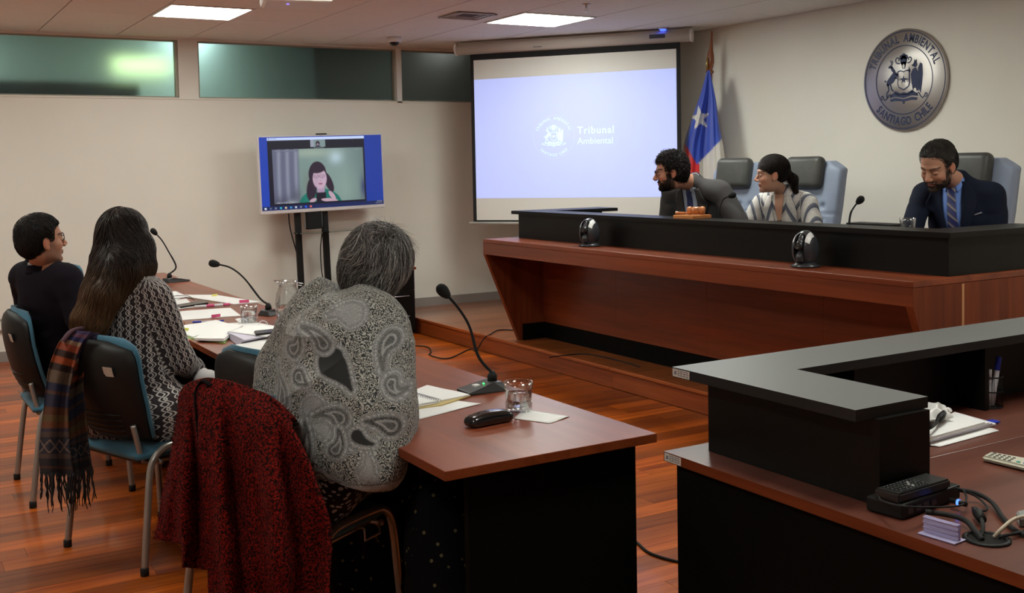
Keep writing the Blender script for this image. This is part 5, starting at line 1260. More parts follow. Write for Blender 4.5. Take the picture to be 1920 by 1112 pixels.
# ================================================================== CABLES ON THE FLOOR
cable([onz(760, 648, .006), onz(800, 650, .006), onz(808, 660, .006), onz(806, 666, .006), onz(840, 672, .006), onz(880, 655, .006), Vector((4.19, 7.7, .01)), Vector((4.228, 7.62, .12)), Vector((4.27, 7.6, DZ+.006)), onz(935, 619, DZ+.006), onz(962, 619, DZ+.006)], .005, 'black cable running over the floor and up the dais step')
cable([onz(1030, 671, DZ+.005), onz(1045, 668, DZ+.005), onz(1100, 664, DZ+.005), onz(1160, 676, DZ+.005), onz(1200, 688, DZ+.005)], .004, 'thin dark cable lying on the dais under the bench')
cable([onz(1120, 990, .006), onz(1170, 1000, .006), onz(1195, 1018, .006), onz(1215, 1035, .006), onz(1247, 1047, .006), onz(1300, 1060, .006)], .0055, 'black cable crossing the floor between the table and the corner desk')
cable([onz(160, 838, .005), onz(195, 832, .005), onz(225, 820, .005), onz(280, 812, .005)], .006, 'black cable on the floor behind the scarf')
# ================================================================== SCARF
def sheetpx(L, R, dL, dR, nu, nv, fold, mt, name, colf=None, thick=.004, smooth=True):
    Lb, Rb = bez([(*p, 0) for p in L], 8), bez([(*p, 0) for p in R], 8); V = []; UV = []
    def s(P, t): x = t*(len(P)-1); i = min(int(x), len(P)-2); return P[i].lerp(P[i+1], x-i)
    for j in range(nv+1):
        v = j/nv; a, b_ = s(Lb, v), s(Rb, v)
        for i in range(nu+1):
            u = i/nu; p = a.lerp(b_, u); d = dL(v)+(dR(v)-dL(v))*u+fold(u, v); V.append(atd(p.x, p.y, d)); UV.append((u, v, p.x, p.y))
    V = np.array(V); UV = np.array(UV)
    ii = (np.arange(nv)[:, None]*(nu+1)+np.arange(nu)[None, :]).reshape(-1); F = np.stack([ii, ii+nu+1, ii+nu+2, ii+1], 1)
    o = npmesh(name, V, F, mt, None, smooth, col=colf(UV) if colf else None)
    if thick: sm = o.modifiers.new('solid', 'SOLIDIFY'); sm.thickness = thick; sm.offset = 0
    return o, V, UV
bands = [(.0, (.05, .03, .10)), (.06, (.14, .05, .09)), (.10, (.03, .03, .12)), (.14, (.35, .22, .14)), (.17, (.36, .07, .03)), (.22, (.04, .015, .012)), (.26, (.42, .08, .02)), (.30, (.03, .012, .01)), (.34, (.17, .11, .07)), (.41, (.02, .025, .07)), (.46, (.12, .05, .03)), (.48, (.02, .022, .06)), (.55, (.13, .04, .015)), (.60, (.15, .09, .03)), (.64, (.20, .06, .02)), (.68, (.03, .03, .06)), (.70, (.10, .06, .05)), (.73, (.018, .02, .04)), (.84, (.10, .06, .05)), (.87, (.02, .018, .025)), (.93, (.10, .03, .015)), (.95, (.02, .015, .02)), (1.01, (0, 0, 0))]
def scarfcol(off, dim=1.0):
    def f(UV):
        c = np.zeros((len(UV), 3)); v = np.clip(UV[:, 1]+off, 0, .999); u = UV[:, 0]
        for (a, ca), (b_, cb) in zip(bands, bands[1:]):
            m = (v >= a) & (v < b_); c[m] = ca
        m = (v > .745) & (v < .83); zz = np.abs(((u*3.0) % 1)-.5)*2; w_ = (v-.745)/.085
        c[m & (np.abs(zz-np.abs(2*w_-1)) < .16)] = (.26, .17, .13)
        return c*dim*.8
    return f
m_scarf = mat('woven_scarf', (1, 1, 1), .95, attr='Col', bump=.4, bscale=500, col2=(.6, .6, .6), vscale=260)
DS = 4.10
t = empty('striped_scarf', atd(130, 640, DS), 'long multicoloured striped scarf with black fringe hanging over the blue chair back', 'scarf')
o1, V1, UV1 = sheetpx([(137, 620), (112, 640), (92, 690), (84, 745), (78, 800), (74, 850), (76, 885)], [(172, 622), (150, 650), (136, 700), (128, 750), (128, 800), (132, 850), (138, 888)], lambda v: DS+.03-.02*v, lambda v: DS-.02, 44, 150, lambda u, v: .022*math.sin(u*9+v*2)*min(1, v*3), m_scarf, 'left_tail', scarfcol(0))
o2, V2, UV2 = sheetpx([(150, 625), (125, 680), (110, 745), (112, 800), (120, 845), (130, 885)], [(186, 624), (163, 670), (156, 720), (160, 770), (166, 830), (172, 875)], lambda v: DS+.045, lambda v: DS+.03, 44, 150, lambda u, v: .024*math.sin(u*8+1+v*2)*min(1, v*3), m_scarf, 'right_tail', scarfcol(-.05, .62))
for o in (o1, o2): pinv(o, t)
fr = MB()
for V_, UV_, seed in ((V1, UV1, 1), (V2, UV2, 2)):
    E0 = V_[UV_[:, 1] > .999]; r_ = random.Random(seed)
    for k in range(26):
        p = Vector(E0[int(k/25*(len(E0)-1))]); pts = [p]; q = p.copy()
        Lf = r_.uniform(.10, .165)
        for i in range(6): q = q+Vector((r_.uniform(-.006, .006), r_.uniform(-.006, .006), -Lf/6)); pts.append(q.copy())
        fr.tube(pts, [.0035, .0032, .003, .003, .0026, .002, .0015], 5)
o = fr.build('fringe', mat('fringe_black', (.014, .012, .014), .9), t); o['kind'] = 'stuff'
# top fold over the chair back
q = atd(152, 620, DS+.08)
MB().tube(bez([atd(118, 640, DS), atd(135, 621, DS+.02), atd(165, 617, DS+.10), atd(190, 626, DS+.17)], 6), .018, 10, flat=.5).build('top_fold', mat('scarf_top', (.10, .05, .07), .95, bump=.3, bscale=400), t)
# ================================================================== RED COAT
topc = bez([(338, 772, 0), (344, 745, 0), (362, 727, 0), (395, 721, 0), (440, 730, 0), (500, 752, 0), (545, 795, 0)], 10)
def smp(P, t): x = t*(len(P)-1); i = min(int(x), len(P)-2); return P[i].lerp(P[i+1], x-i)
c0 = bez([(338, 772, 0), (326, 830, 0), (312, 905, 0), (300, 960, 0), (290, 1010, 0)], 8); c1 = bez([(545, 795, 0), (572, 850, 0), (592, 910, 0), (612, 965, 0), (617, 1030, 0), (612, 1180, 0)], 8)
def botc(u):
    if u < .19: return Vector((290+(350-290)*u/.19, 1012+10*u/.19, 0))
    if u < .37: return Vector((343+(412-343)*(u-.19)/.18, 1064+4*(u-.19)/.18, 0))
    return Vector((402+(612-402)*(u-.37)/.63, 1185, 0))
def coat(u, v):
    dep = 3.16+(2.86-3.16)*u
    tp = smp(topc, u); bt = botc(u)
    if v < 0: return atd(tp.x+25*(-v)*2, tp.y-8+180*(-v)**1.5, dep+.05+.16*min(1, -v*6))
    p = tp.lerp(bt, v)
    w0 = max(0, 1-u/.25)**2; w1 = max(0, (u-.6)/.4)**2
    a = smp(c0, v); b_ = smp(c1, v); p0 = tp.lerp(botc(0 if u < .5 else 1), v)
    if w0: p = p+(a-topc[0].lerp(botc(0), v))*w0
    if w1: p = p+(b_-topc[-1].lerp(botc(1), v))*w1
    am = min(1, v*2.5)
    f = .042*math.sin(u*21+1.2)*am+.018*math.sin(u*44+v*3)*am+.012*math.sin(u*9+v*7)*am
    f -= .05*math.sin(min(1, v*1.0)*math.pi)*(.5+.5*math.sin(u*math.pi))+.05*(1-v)**6*0
    f += .05*math.exp(-v*14)
    return atd(p.x, p.y, dep+f)
nu, nv = 150, 170; V_ = []; v0 = -.16
for j in range(nv+1):
    for i in range(nu+1): V_.append(coat(i/nu, v0+(1-v0)*j/nv))
V_ = np.array(V_); ii = (np.arange(nv)[:, None]*(nu+1)+np.arange(nu)[None, :]).reshape(-1); F_ = np.stack([ii, ii+nu+1, ii+nu+2, ii+1], 1)
V_ = V_+vnorm(V_, F_)*(sines(V_, 9, 22)*.006)[:, None]
m_coat = mat('red_boucle', (.25, .011, .007), .97, col2=(.014, .004, .003), vscale=150, detail=6, bump=1.0, bscale=230, sheen=.0, spec=.15, contrast=(.42, .62))
t = empty('red_coat', atd(450, 800, 3.0), 'dark red boucle wool coat hung over the nearest chair', 'coat')
o = npmesh('body', V_, F_, m_coat, t); sm = o.modifiers.new('s', 'SOLIDIFY'); sm.thickness = .014; sm.offset = 0
# fuzz of the wool
r_ = np.random.default_rng(4); Nn = vnorm(V_, F_); idx = r_.integers(0, len(V_), 9000); P = V_[idx]; D = -np.sign((Nn[idx]*(P-np.array([0, 0, CAMH]))).sum(1))[:, None]*Nn[idx]*-1
sg_ = np.sign(((P-np.array([0, 0, CAMH]))*Nn[idx]).sum(1))[:, None]; D = -Nn[idx]*sg_; b0 = P+D*.006; tng = r_.normal(size=P.shape); tng /= np.linalg.norm(tng, axis=1, keepdims=True)
e_ = b0+D*r_.uniform(.002, .007, (len(P), 1))+tng*.006; w_ = np.cross(D, tng)*.0012
VV = np.stack([b0-w_, b0+w_, e_+w_*.4, e_-w_*.4], 1).reshape(-1, 3); FF = (np.arange(len(P))*4)[:, None]+np.arange(4)
o = npmesh('wool_fuzz', VV, FF, m_coat, t); o['kind'] = 'stuff'
bl_ = []
for u, v in ((.50, .005), (.44, -.005), (.385, .005), (.352, .04), (.340, .10), (.338, .2), (.338, .3), (.340, .4), (.342, .5), (.345, .6)):
    q = coat(u, v); bl_.append(q+(Vector((0, 0, CAMH))-q).normalized()*.020)
MB().tube(bez(bl_, 6), .009, 8, flat=.4).build('belt', mat('belt_black', (.006, .004, .004), .95, spec=.1), t)
# ================================================================== PEOPLE
def nv3(v): return np.array(v, float)
def unit(v): v = np.array(v, float); return v/(np.linalg.norm(v)+1e-12)
def EO(c, r, R):                        # ellipsoid with a given basis (columns)
    c = np.array(c, float); r = np.array(r, float); R = np.array(R, float); m = r.max()
    def f(P):
        q = (P-c) @ R; k0 = np.sqrt(((q/r)**2).sum(-1)); k1 = np.sqrt(((q/r**2)**2).sum(-1))+1e-9
        return k0*(k0-1)/k1
    return f, c-m, c+m
m_skinset = {}
def skinmat(name):
    m = mat(name, (1, 1, 1), .5, attr='Col', spec=.4); b = m.node_tree.nodes['Principled BSDF']
    b.inputs['Subsurface Weight'].default_value = .12; b.inputs['Subsurface Radius'].default_value = (.012, .005, .003); b.inputs['Subsurface Scale'].default_value = .5; return m
M_skin = skinmat('skin')
def headM(c, yaw, pitch=0, roll=0, s=1.0):
    """yaw: heading angle from +x; pitch > 0 looks down; roll > 0 tips to the person's right"""
    return Matrix.Translation(Vector(c)) @ Matrix.Rotation(math.radians(yaw), 4, 'Z') @ Matrix.Rotation(math.radians(pitch), 4, 'Y') @ Matrix.Rotation(math.radians(roll), 4, 'X') @ Matrix.Scale(s, 4)
def head_sdf(jaw=1.0, nose=1.0, female=False, fat=1.0):
    s = SDF()
    s.u(E_((-.012, 0, .036), (.096, .0755, .083)), .02)
    s.u(E_((.022, 0, -.035), (.062*fat, .060*fat, .082)), .03)
    s.u(E_((.012, 0, -.070), (.058, .052*jaw*fat, .040)), .025)                  # jaw
    s.u(E_((.066, 0, -.103), (.020, .020*jaw, .015)), .022)                       # chin
    s.u(E_((.074, 0, .020), (.014, .045, .010)), .018)                            # brow ridge
    for g in (1, -1):
        s.u(E_((.056, g*.040, -.030), (.022, .018, .018)), .02)                   # cheekbone
        s.sub(E_((.096, g*.031, -.001), (.020, .017, .0125)), .010)               # socket
    s.u(C_((.082, 0, .008), (.105*1.0, 0, -.032), .0065*nose, .0105*nose), .010)
    for g in (1, -1): s.u(E_((.096, g*.0115, -.038), (.010, .0075, .0075)), .005)
    s.sub(E_((.090, 0, -.050), (.004, .004, .006)), .006)
    s.u(E_((.0835, 0, -.062), (.0075, .024, .0055)), .006); s.u(E_((.082, 0, -.073), (.0078, .021, .0062)), .005)
    s.sub(E_((.093, 0, -.0675), (.006, .024, .0016)), .003)
    for g in (1, -1):
        s.u(E_((.0735, g*.031, -.003), (.0125, .0135, .0125)), .003)              # eyeball with lids
        s.u(E_((-.006, g*.076, -.008), (.019, .0075, .031), rz=g*math.radians(-22)), .006)
        s.sub(E_((.000, g*.085, -.006), (.009, .005, .016), rz=g*math.radians(-22)), .004)
        s.u(E_((.0, g*.075, -.033), (.009, .006, .010)), .005)
    return s
def head_col(P, skin, brow=(.03, .02, .015), lips=(.42, .15, .12), stubble=None, stub=0.0, eyes='open', browt=.006, female=False):
    x, y, z = P.T; c = np.tile(np.array(skin, float), (len(P), 1)); ay = np.abs(y)
    def mix(m, col, a=1.0):
        m = (np.clip(m, 0, 1)*a)[:, None]; c[:] = c*(1-m)+np.array(col)*m
    red = np.array(skin)*np.array([1.10, .78, .72])
    mix(np.exp(-((x-.065)/.03)**2-((ay-.042)/.022)**2-((z+.04)/.025)**2), red, .6); mix(np.exp(-((x-.108)/.014)**2-(y/.016)**2-((z+.036)/.014)**2), red, .7)
    mix(np.exp(-((z+.005)/.03)**2)*(ay > .07), red, .8)
    if stub:
        jawl = np.clip((-.040-z+.25*np.clip(.03-x, 0, 1)*0)/.012, 0, 1)*np.clip((x+.02)/.015, 0, 1)
        side = np.clip((ay-.045)/.012, 0, 1)*np.clip((x-.0)/.01, 0, 1)*np.clip((.045-x)/.01, 0, 1)*np.clip((-.005-z)/.01, 0, 1)
        cheek = np.exp(-((ay-.040)/.020)**2-((z+.042)/.022)**2)*(x > .045)
        m = np.clip(np.maximum(jawl, side)-cheek*.8, 0, 1); m = np.maximum(m, np.clip(1-((z+.052)/.008)**2, 0, 1)*(ay < .034)*(x > .07))
        mix(m, stubble, stub)
    mix(np.clip(1-((z+.0625)/.0055)**2-(y/.026)**2*.9, 0, 1)*2*(x > .07), lips, .85); mix(np.clip(1-((z+.074)/.0065)**2-(y/.023)**2*.9, 0, 1)*2*(x > .07), lips, .85)
    mix((np.abs(z+.068) < .0016)*(ay < .024)*(x > .07), (.10, .03, .02), .8)
    bz = .0185+.006*np.sin(np.clip((ay-.010)/.045, 0, 1)*math.pi*.85); mix(np.clip(1.6-np.abs(z-bz)/browt*1.6, 0, 1)*(ay > .010)*(ay < .054)*(x > .045), brow, .9)
    for g in (1, -1):
        ey, ez = g*.031, -.003; d2 = ((y-ey)/.0125)**2
        if eyes == 'open':
            op = (np.abs(z-ez-.0003) < .0046*np.sqrt(np.clip(1-d2, 0, 1)))*(x > .070); mix(op.astype(float), (.62, .56, .52), 1)
            mix(op*(np.hypot(y-ey, z-ez) < .0058), (.045, .022, .012), 1)
            mix((np.abs(z-ez-.0050*np.sqrt(np.clip(1-d2, 0, 1))) < .0014)*(d2 < 1.05)*(x > .06), (.02, .012, .01), .9)
        else:
            mix((np.abs(z-ez+.0040*np.sqrt(np.clip(1-d2, 0, 1))+.001) < .0016)*(d2 < 1.1)*(x > .06), (.035, .018, .014), .95)
        mix(np.exp(-((y-ey)/.016)**2-((z-ez+.009)/.006)**2)*(x > .06), np.array(skin)*.72, .5)
    return c
def hand_np(w, d, back, thumb_side, curl=22, sc=1.0):
    """w wrist, d towards the fingers, back = direction of the back of the hand"""
    X = unit(d); Z = unit(np.array(back)-X*np.dot(back, X)); Y = np.cross(Z, X)*thumb_side
    s = SDF().u(B_((.045, 0, 0), (.044, .038, .0125), .012), .01).u(C_((-.03, 0, 0), (.02, 0, 0), .026, .027), .015)
    for k, (yy, L) in enumerate(((.029, .068), (.010, .077), (-.010, .071), (-.028, .055))):
        p = np.array([.084-.004*abs(k-1), yy, .0]); a = math.radians(8); r = .0092
        for j, f in enumerate((.45, .32, .23)):
            a2 = a+math.radians(curl)*j; q = p+np.array([math.cos(a2), yy*.9*.3, -math.sin(a2)])*L*f; s.u(C_(p, q, r, r*.92), .004); p = q; r *= .92; a = a2
    s.u(C_((.015, .026, -.004), (.045, .050, -.012), .013, .0105), .01).u(C_((.045, .050, -.012), (.072, .056, -.020), .0105, .008), .004)
    V_, F_ = s.mesh(.0042); V_ = V_*sc
    if thumb_side < 0: F_ = F_[:, ::-1]
    return V_ @ np.stack([X, Y, Z])+np.array(w), F_
class Human:
    """world-space joints. P pelvis, N base of the neck, yaw torso heading (deg)"""
    def __init__(s, label, P, N, yaw, head, hyaw, hpitch=0, hroll=0, hs=1.0, w=1.0, arms=None, legs=None, loc=None, shw=.185, twist=0):
        s.P, s.N = nv3(P), nv3(N); a = math.radians(yaw); s.f = np.array([math.cos(a), math.sin(a), 0]); s.s = np.array([-math.sin(a), math.cos(a), 0]); s.up = unit(s.N-s.P)
        s.fw = unit(np.cross(s.s, s.up)); s.B = np.stack([s.fw, s.s, s.up], 1); s.w = w; s.shw = shw*w
        s.H = headM(head, hyaw, hpitch, hroll, hs); s.hc = nv3(head); s.hs = hs
        s.sh = {g: s.N-s.up*.055+s.s*g*s.shw for g in (1, -1)}
        s.arms = arms; s.legs = legs
        s.root = empty('person', Vector((s.P[0], s.P[1], loc if loc is not None else 0)), label, 'person')
    def torso(s, S, i=0.0, k=.05, arms=True, lower=True, armi=None, upto=1.0):
        P, N, w = s.P, s.N, s.w; L = np.linalg.norm(N-P); ai = i if armi is None else armi
        S.u(C_(P+s.s*.06*w, P-s.s*.06*w, .118*w+i), k) if lower else None
        S.u(EO(P+(N-P)*.30, (.108*w+i, .140*w+i, .15+i), s.B), k)
        S.u(EO(P+(N-P)*.66, (.118*w+i, .165*w+i, .205+i), s.B), k)
        S.u(C_(N-s.up*.045+s.s*(s.shw-.05), N-s.up*.045-s.s*(s.shw-.05), .058+i), k)
        for g in (1, -1):
            S.u(C_(N+s.s*g*.10*w-s.up*.03, N+s.s*g*.025+s.up*.035, .030+i, .040+i*.8), .03)
            if arms:
                sh, el, wr = s.sh[g], nv3(s.arms[g][0]), nv3(s.arms[g][1])
                S.u(C_(sh, el, .056+ai, .043+ai), k*.7); S.u(C_(el, wr, .043+ai, .030+ai), .02)
        return S
    def legsdf(s, S, i=0.0):
        for g in (1, -1):
            hp = s.P+s.s*g*.085; kn, an = nv3(s.legs[g][0]), nv3(s.legs[g][1])
            S.u(C_(hp, kn, .082+i, .058+i), .03); S.u(C_(kn, an, .054+i, .038+i), .02)
        return S
    def body(s, skin, hand=True, shoes=True, jaw=1, nose=1, fat=1, vox=.0029, neck=.050, **kw):
        S = SDF(); s.torso(S, -.006); s.legsdf(S, -.004)
        for g in (1, -1):
            an = nv3(s.legs[g][1]); S.u(C_(an+[0, 0, -.03], an+s.f*.15+[0, 0, -.055], .034, .026), .02)
        parts = [S.mesh(.013)]; cols = [np.tile(skin, (len(parts[0][0]), 1))]
        hd = head_sdf(jaw, nose, fat=fat); Hi = np.linalg.inv(np.array(s.H)); nb = (Hi @ np.append(s.N, 1))[:3]
        hd.u(C_((-.018, 0, -.06), nb+np.array([.0, 0, .02]), neck, neck+.004), .022); s.hsdf = hd
        V_, F_ = hd.mesh(vox); cols.append(head_col(V_, skin, **kw)); parts.append((xf(V_, s.H), F_))
        if hand:
            for g in (1, -1):
                el, wr = nv3(s.arms[g][0]), nv3(s.arms[g][1]); d = s.arms[g][2] if len(s.arms[g]) > 2 else wr-el
                bk = s.arms[g][3] if len(s.arms[g]) > 3 else (0, 0, 1); V_, F_ = hand_np(wr, d, bk, -g, s.arms[g][4] if len(s.arms[g]) > 4 else 20); parts.append((V_, F_)); cols.append(np.tile(skin, (len(V_), 1)))
        V_, F_ = joinnp(*parts); npmesh('body', V_, F_, M_skin, s.root, col=np.concatenate(cols))
        if shoes:
            for g in (1, -1):
                an = nv3(s.legs[g][1]); sh = SDF().u(C_(an+[0, 0, -.035]-s.f*.02, an+s.f*.16+[0, 0, -.045], .046, .038), .02).cut((0, 0, an[2]-.078), (0, 0, -1)); V_, F_ = sh.mesh(.009); npmesh('shoe', V_, F_, s.shoem, s.root)
    def cloth(s, name, mt, S, vox=.007, wr=.003, fq=22, seed=1, smooth=2, cutf=None, colf=None):
        V_, F_ = S.mesh(vox); V_ = smoothmesh(V_, F_, smooth); Nn = vnorm(V_, F_)
        Pz = V_*np.array([1, 1, 1.7]); cz = 1-np.abs(sines(Pz+sines(V_, seed+9, 9)[:, None]*.03, seed+3, fq*.75, 2))*3.2
        V_ = V_+Nn*(sines(V_, seed, fq)*wr+sines(V_, seed+5, fq*2.6)*wr*.35-np.clip(cz, 0, 1)*wr*1.1)[:, None]
        o = npmesh(name, V_, F_, mt, s.root, col=colf(V_) if colf else None); return o, V_, F_
    def surf(s, V_, F_): return bvhof(V_, F_)
    def L(s, x, y, z, o=None):
        """point in the torso frame: forward, left, up from the neck base"""
        return Vector(s.N+s.fw*x+s.s*y+s.up*z)
    def hair(s, S, m, name='hair', vox=.004, noise_=.003, fq=60, n=900, L_=.1, dirf=None, seg=6, rad=.0011, off=.004, cond=None, curl=0, curlf=80, jit=.15, seed=2, strand_m=None, lift=None):
        V_, F_ = S.mesh(vox); Nn = vnorm(V_, F_)
        seeds = seedson(V_, Nn, cond(V_) if cond else np.ones(len(V_), bool), n, seed)
        Vs, Fs = strands(S, seeds, dirf or (lambda P, t: np.tile([-1., 0, -1], (len(P), 1))), L_, seg, rad/s.hs, off, jit, lift, curl, curlf, seed)
        V_ = V_+Nn*(sines(V_, seed, fq)*noise_)[:, None]
        o = npmesh(name, xf(V_, s.H), F_, m, s.root); o2 = npmesh('strands', xf(Vs, s.H), Fs, strand_m or m, o); o2['kind'] = 'stuff'; return o
    def collar(s, m, r0=.060, r1=.054, h=.038, tilt=12, open_=0.55, name='shirt_collar', lift=.012, dx=0.0):
        mb = MB(); n = 40
        def fn(u, v):
            a = math.radians(180)+(2*u-1)*(math.pi-open_*.5*(1-.0*v)); rr = r0+(r1-r0)*v
            x, y = rr*math.cos(a)*1.12*-1*-1, rr*math.sin(a)
            z = lift+h*v*(.75+.35*(.5-.5*math.cos(a)))-.020*(1+math.cos(a))*.5
            return s.L(x+dx+.018*v*math.sin(math.radians(tilt)), y, z)
        mb.grid(fn, n, 5, thick=.003); return mb.build(name, m, s.root)
def hairmat(name, c1, c2, rough=.5, spec=.3):
    return mat(name, c1, rough, col2=c2, vscale=40, detail=4, spec=spec, bump=.9, bscale=150, stretch=(1, 1, .5))
SEAT = .50
def seated_legs(h_loc, f, s_, knee_z, floor_z, spread=.10, ahead=.42, P=None):
    return {g: (P+f*ahead+s_*g*spread+np.array([0, 0, knee_z-P[2]]), P+f*(ahead+.03)+s_*g*spread*1.05+np.array([0, 0, floor_z+.08-P[2]])) for g in (1, -1)}
def lapels(h, bvh, mt, w=.055, vx=.02, z0=-.02, z1=-.30, ax=.065, off=.006, back=.3, notch=True, th=.005, y0=0.0):
    d = -h.fw
    for g in (1, -1):
        A = [h.L(.3, y0+g*.052, z0+.045), h.L(.3, y0+g*.058, z0), h.L(.3, y0+g*.045, (z0+z1)*.5), h.L(.3, y0+g*.006, z1)]
        Bq = [h.L(.3, y0+g*(.052+w*.55), z0+.045), h.L(.3, y0+g*(.058+w*1.15), z0-.055), h.L(.3, y0+g*(.045+w*.85), (z0+z1)*.5), h.L(.3, y0+g*.010, z1-.005)]
        mb = strip(bvh, A, Bq, 6, 16, off, d, th, 0); mb.build('lapel', mt, h.root)
def vpanel(h, bvh, mt, name, wtop, zt, zb, off, wbot=.004, n=8, m=14, th=.002, y0=0.0, yb=0.0):
    A = [h.L(.3, y0+wtop, zt), h.L(.3, y0*.5+yb*.5+(wtop*.75+wbot*.25), zt*.5+zb*.5), h.L(.3, yb+wbot, zb)]; Bq = [h.L(.3, y0-wtop, zt), h.L(.3, y0*.5+yb*.5-(wtop*.75+wbot*.25), zt*.5+zb*.5), h.L(.3, yb-wbot, zb)]
    return strip(bvh, A, Bq, n, m, off, -h.fw, th, 0).build(name, mt, h.root)
shoe_black = mat('shoe_black', (.012, .011, .011), .35)
Human.shoem = shoe_black
dn = np.array([0., 0, -1])
# ------------------------------------------------------------------ 1. man in dark suit, farthest left
H1 = atd(78, 450, 5.02); N1 = atd(80, 502, 5.08)
P1 = np.array([.78, 5.56, .565]); f1 = 25
h = Human('man in a dark navy suit and glasses sitting farthest left, seen from behind', P1, N1, f1, H1, 12, -6, 4, 1.0, 1.02,
          arms={-1: (atd(150, 600, 4.98), np.array([1.17, 5.45, .78]), (1, .2, 0), (0, 0, 1)), 1: (atd(60, 610, 5.45), np.array([1.15, 5.85, .78]), (1, 0, 0), (0, 0, 1))},
          legs=None, shw=.175)
h.legs = seated_legs(None, h.f, h.s, .50, 0, .11, .42, h.P)
h.body((.42, .20, .125), stubble=(.10, .055, .04), stub=.45, brow=(.02, .012, .01), jaw=1.05)
m_suit1 = mat('dark_navy_wool', (.007, .005, .009), .9, bump=.15, bscale=600, spec=.15)
S = h.torso(SDF(), .014, .05, True, True, .017); S.sub(EO(h.hc+np.array([0, 0, -.03]), (.085, .08, .12), np.eye(3)), .01)
o, V_, F_ = h.cloth('suit_jacket', m_suit1, S, .008, .004, 20, 3)
npmesh('trousers', *h.legsdf(SDF(), .012).mesh(.012), m_suit1, h.root)
h.collar(mat('white_shirt', (.65, .66, .72), .6), .060, .055, .030)
h.collar(m_suit1, .075, .066, .034, name='jacket_collar', lift=.0, open_=1.2)
m_h1 = hairmat('black_hair', (.018, .013, .011), (.008, .006, .006))
def caphair(front=.055, side=.012, back=-.07, inf=.004, fz=.0, earcut=.026, top=.0):
    s = SDF().u(E_((-.014, 0, .038), (.098+inf, .078+inf, .085+inf+top)), .02).u(E_((-.048, 0, -.01), (.060+inf, .066+inf, .070)), .03)
    s.sub(B_((.148, 0, -.042+fz), (.10, .12, .122), .045, ry=math.radians(-12)), .016)          # the face
    for g in (1, -1): s.sub(E_((-.002, g*.088, -.018), (earcut+.004, .022, earcut+.014)), .008); s.sub(B_((.052, g*.09, -.06), (.045, .04, .060), .01), .01)
    s.cut((0, 0, back), (.25, 0, -1)); return s
S = caphair(back=-.075)
radial = lambda P, t: np.stack([P[:, 0]*.3-.1, P[:, 1]*1.2, -.25+0*P[:, 0]], 1)*4
h.hair(S, m_h1, n=2600, L_=.032, dirf=lambda P, t: np.stack([.4+0*P[:, 0], P[:, 1]*4, -.8+0*P[:, 0]], 1), seg=3, rad=.0010, off=.005, noise_=.0012, fq=90)
spectacles(h.H @ Matrix.Translation((.093, 0, .004)), .036, h.root, h=.018)
h1 = h
# ------------------------------------------------------------------ 2. long-haired woman
H2 = atd(231, 452, 4.42); N2 = atd(232, 530, 4.40)
P2_ = np.array([.90, 4.50, .565])
h = Human('woman with very long dark hair and a black and white chain-patterned jacket, seen from behind', P2_, N2, 32, H2, 48, 6, 0, 1.0, .98,
          arms={-1: (atd(338, 672, 4.38), atd(372, 702, 4.66), (.6, .8, -.1), (.5, -.3, .8)), 1: (atd(235, 660, 4.85), np.array([1.16, 5.02, .74]), (1, 0, 0), (0, 0, 1))}, legs=None, shw=.172)
h.legs = seated_legs(None, h.f, h.s, .50, 0, .09, .42, h.P)
h.body((.46, .24, .16), jaw=.88)
m_chain = bpy.data.materials.new('chain_pattern_knit'); m_chain.use_nodes = True; N_, L_ = nodes(m_chain); b = N_['Principled BSDF']
def mnode(N_, L_, op, a, b_=None, c=None):
    n = N_.new('ShaderNodeMath'); n.operation = op
    for i, v in enumerate((a, b_, c)):
        if v is None: continue
        if isinstance(v, (int, float)): n.inputs[i].default_value = v
        else: L_.new(v, n.inputs[i])
    return n.outputs[0]
at_ = N_.new('ShaderNodeAttribute'); at_.attribute_name = 'Col'; sx = N_.new('ShaderNodeSeparateXYZ'); L_.new(at_.outputs['Vector'], sx.inputs[0])
u_, v_ = sx.outputs[0], sx.outputs[1]       # surface coordinates in metres
PU, PV = .034, .040
wv = mnode(N_, L_, 'SINE', mnode(N_, L_, 'MULTIPLY', v_, 2*math.pi/PV))
def chainline(sgn, sh):
    x = mnode(N_, L_, 'ADD', mnode(N_, L_, 'MULTIPLY', u_, 1/PU), mnode(N_, L_, 'MULTIPLY', wv, .23*sgn)); x = mnode(N_, L_, 'ADD', x, sh)
    fr = mnode(N_, L_, 'FRACT', x); return mnode(N_, L_, 'ABSOLUTE', mnode(N_, L_, 'SUBTRACT', fr, .5))
d1 = chainline(1, 0); d2 = chainline(-1, 0); d3 = chainline(1, .28)
dm = mnode(N_, L_, 'MINIMUM', mnode(N_, L_, 'MINIMUM', d1, d2), d3)
li = N_.new('ShaderNodeMapRange'); li.inputs['From Min'].default_value = .045; li.inputs['From Max'].default_value = .08; li.inputs['To Min'].default_value = 1; li.inputs['To Max'].default_value = 0; L_.new(dm, li.inputs[0])
mx = N_.new('ShaderNodeMix'); mx.data_type = 'RGBA'; mx.inputs[6].default_value = (.022, .014, .016, 1); mx.inputs[7].default_value = (.50, .46, .44, 1); L_.new(li.outputs[0], mx.inputs[0]); L_.new(mx.outputs[2], b.inputs['Base Color']); b.inputs['Roughness'].default_value = .9
S = h.torso(SDF(), .016, .05, True, True, .014); S.u(C_(h.P+h.s*.12-h.f*.05+dn*.02, h.P-h.s*.12-h.f*.02+dn*.02, .13), .05); S.u(E_(h.P-h.s*.10+h.f*.12+dn*.06, (.14, .10, .07)), .05)
S.cut((0, 0, .462), (0, 0, -1))
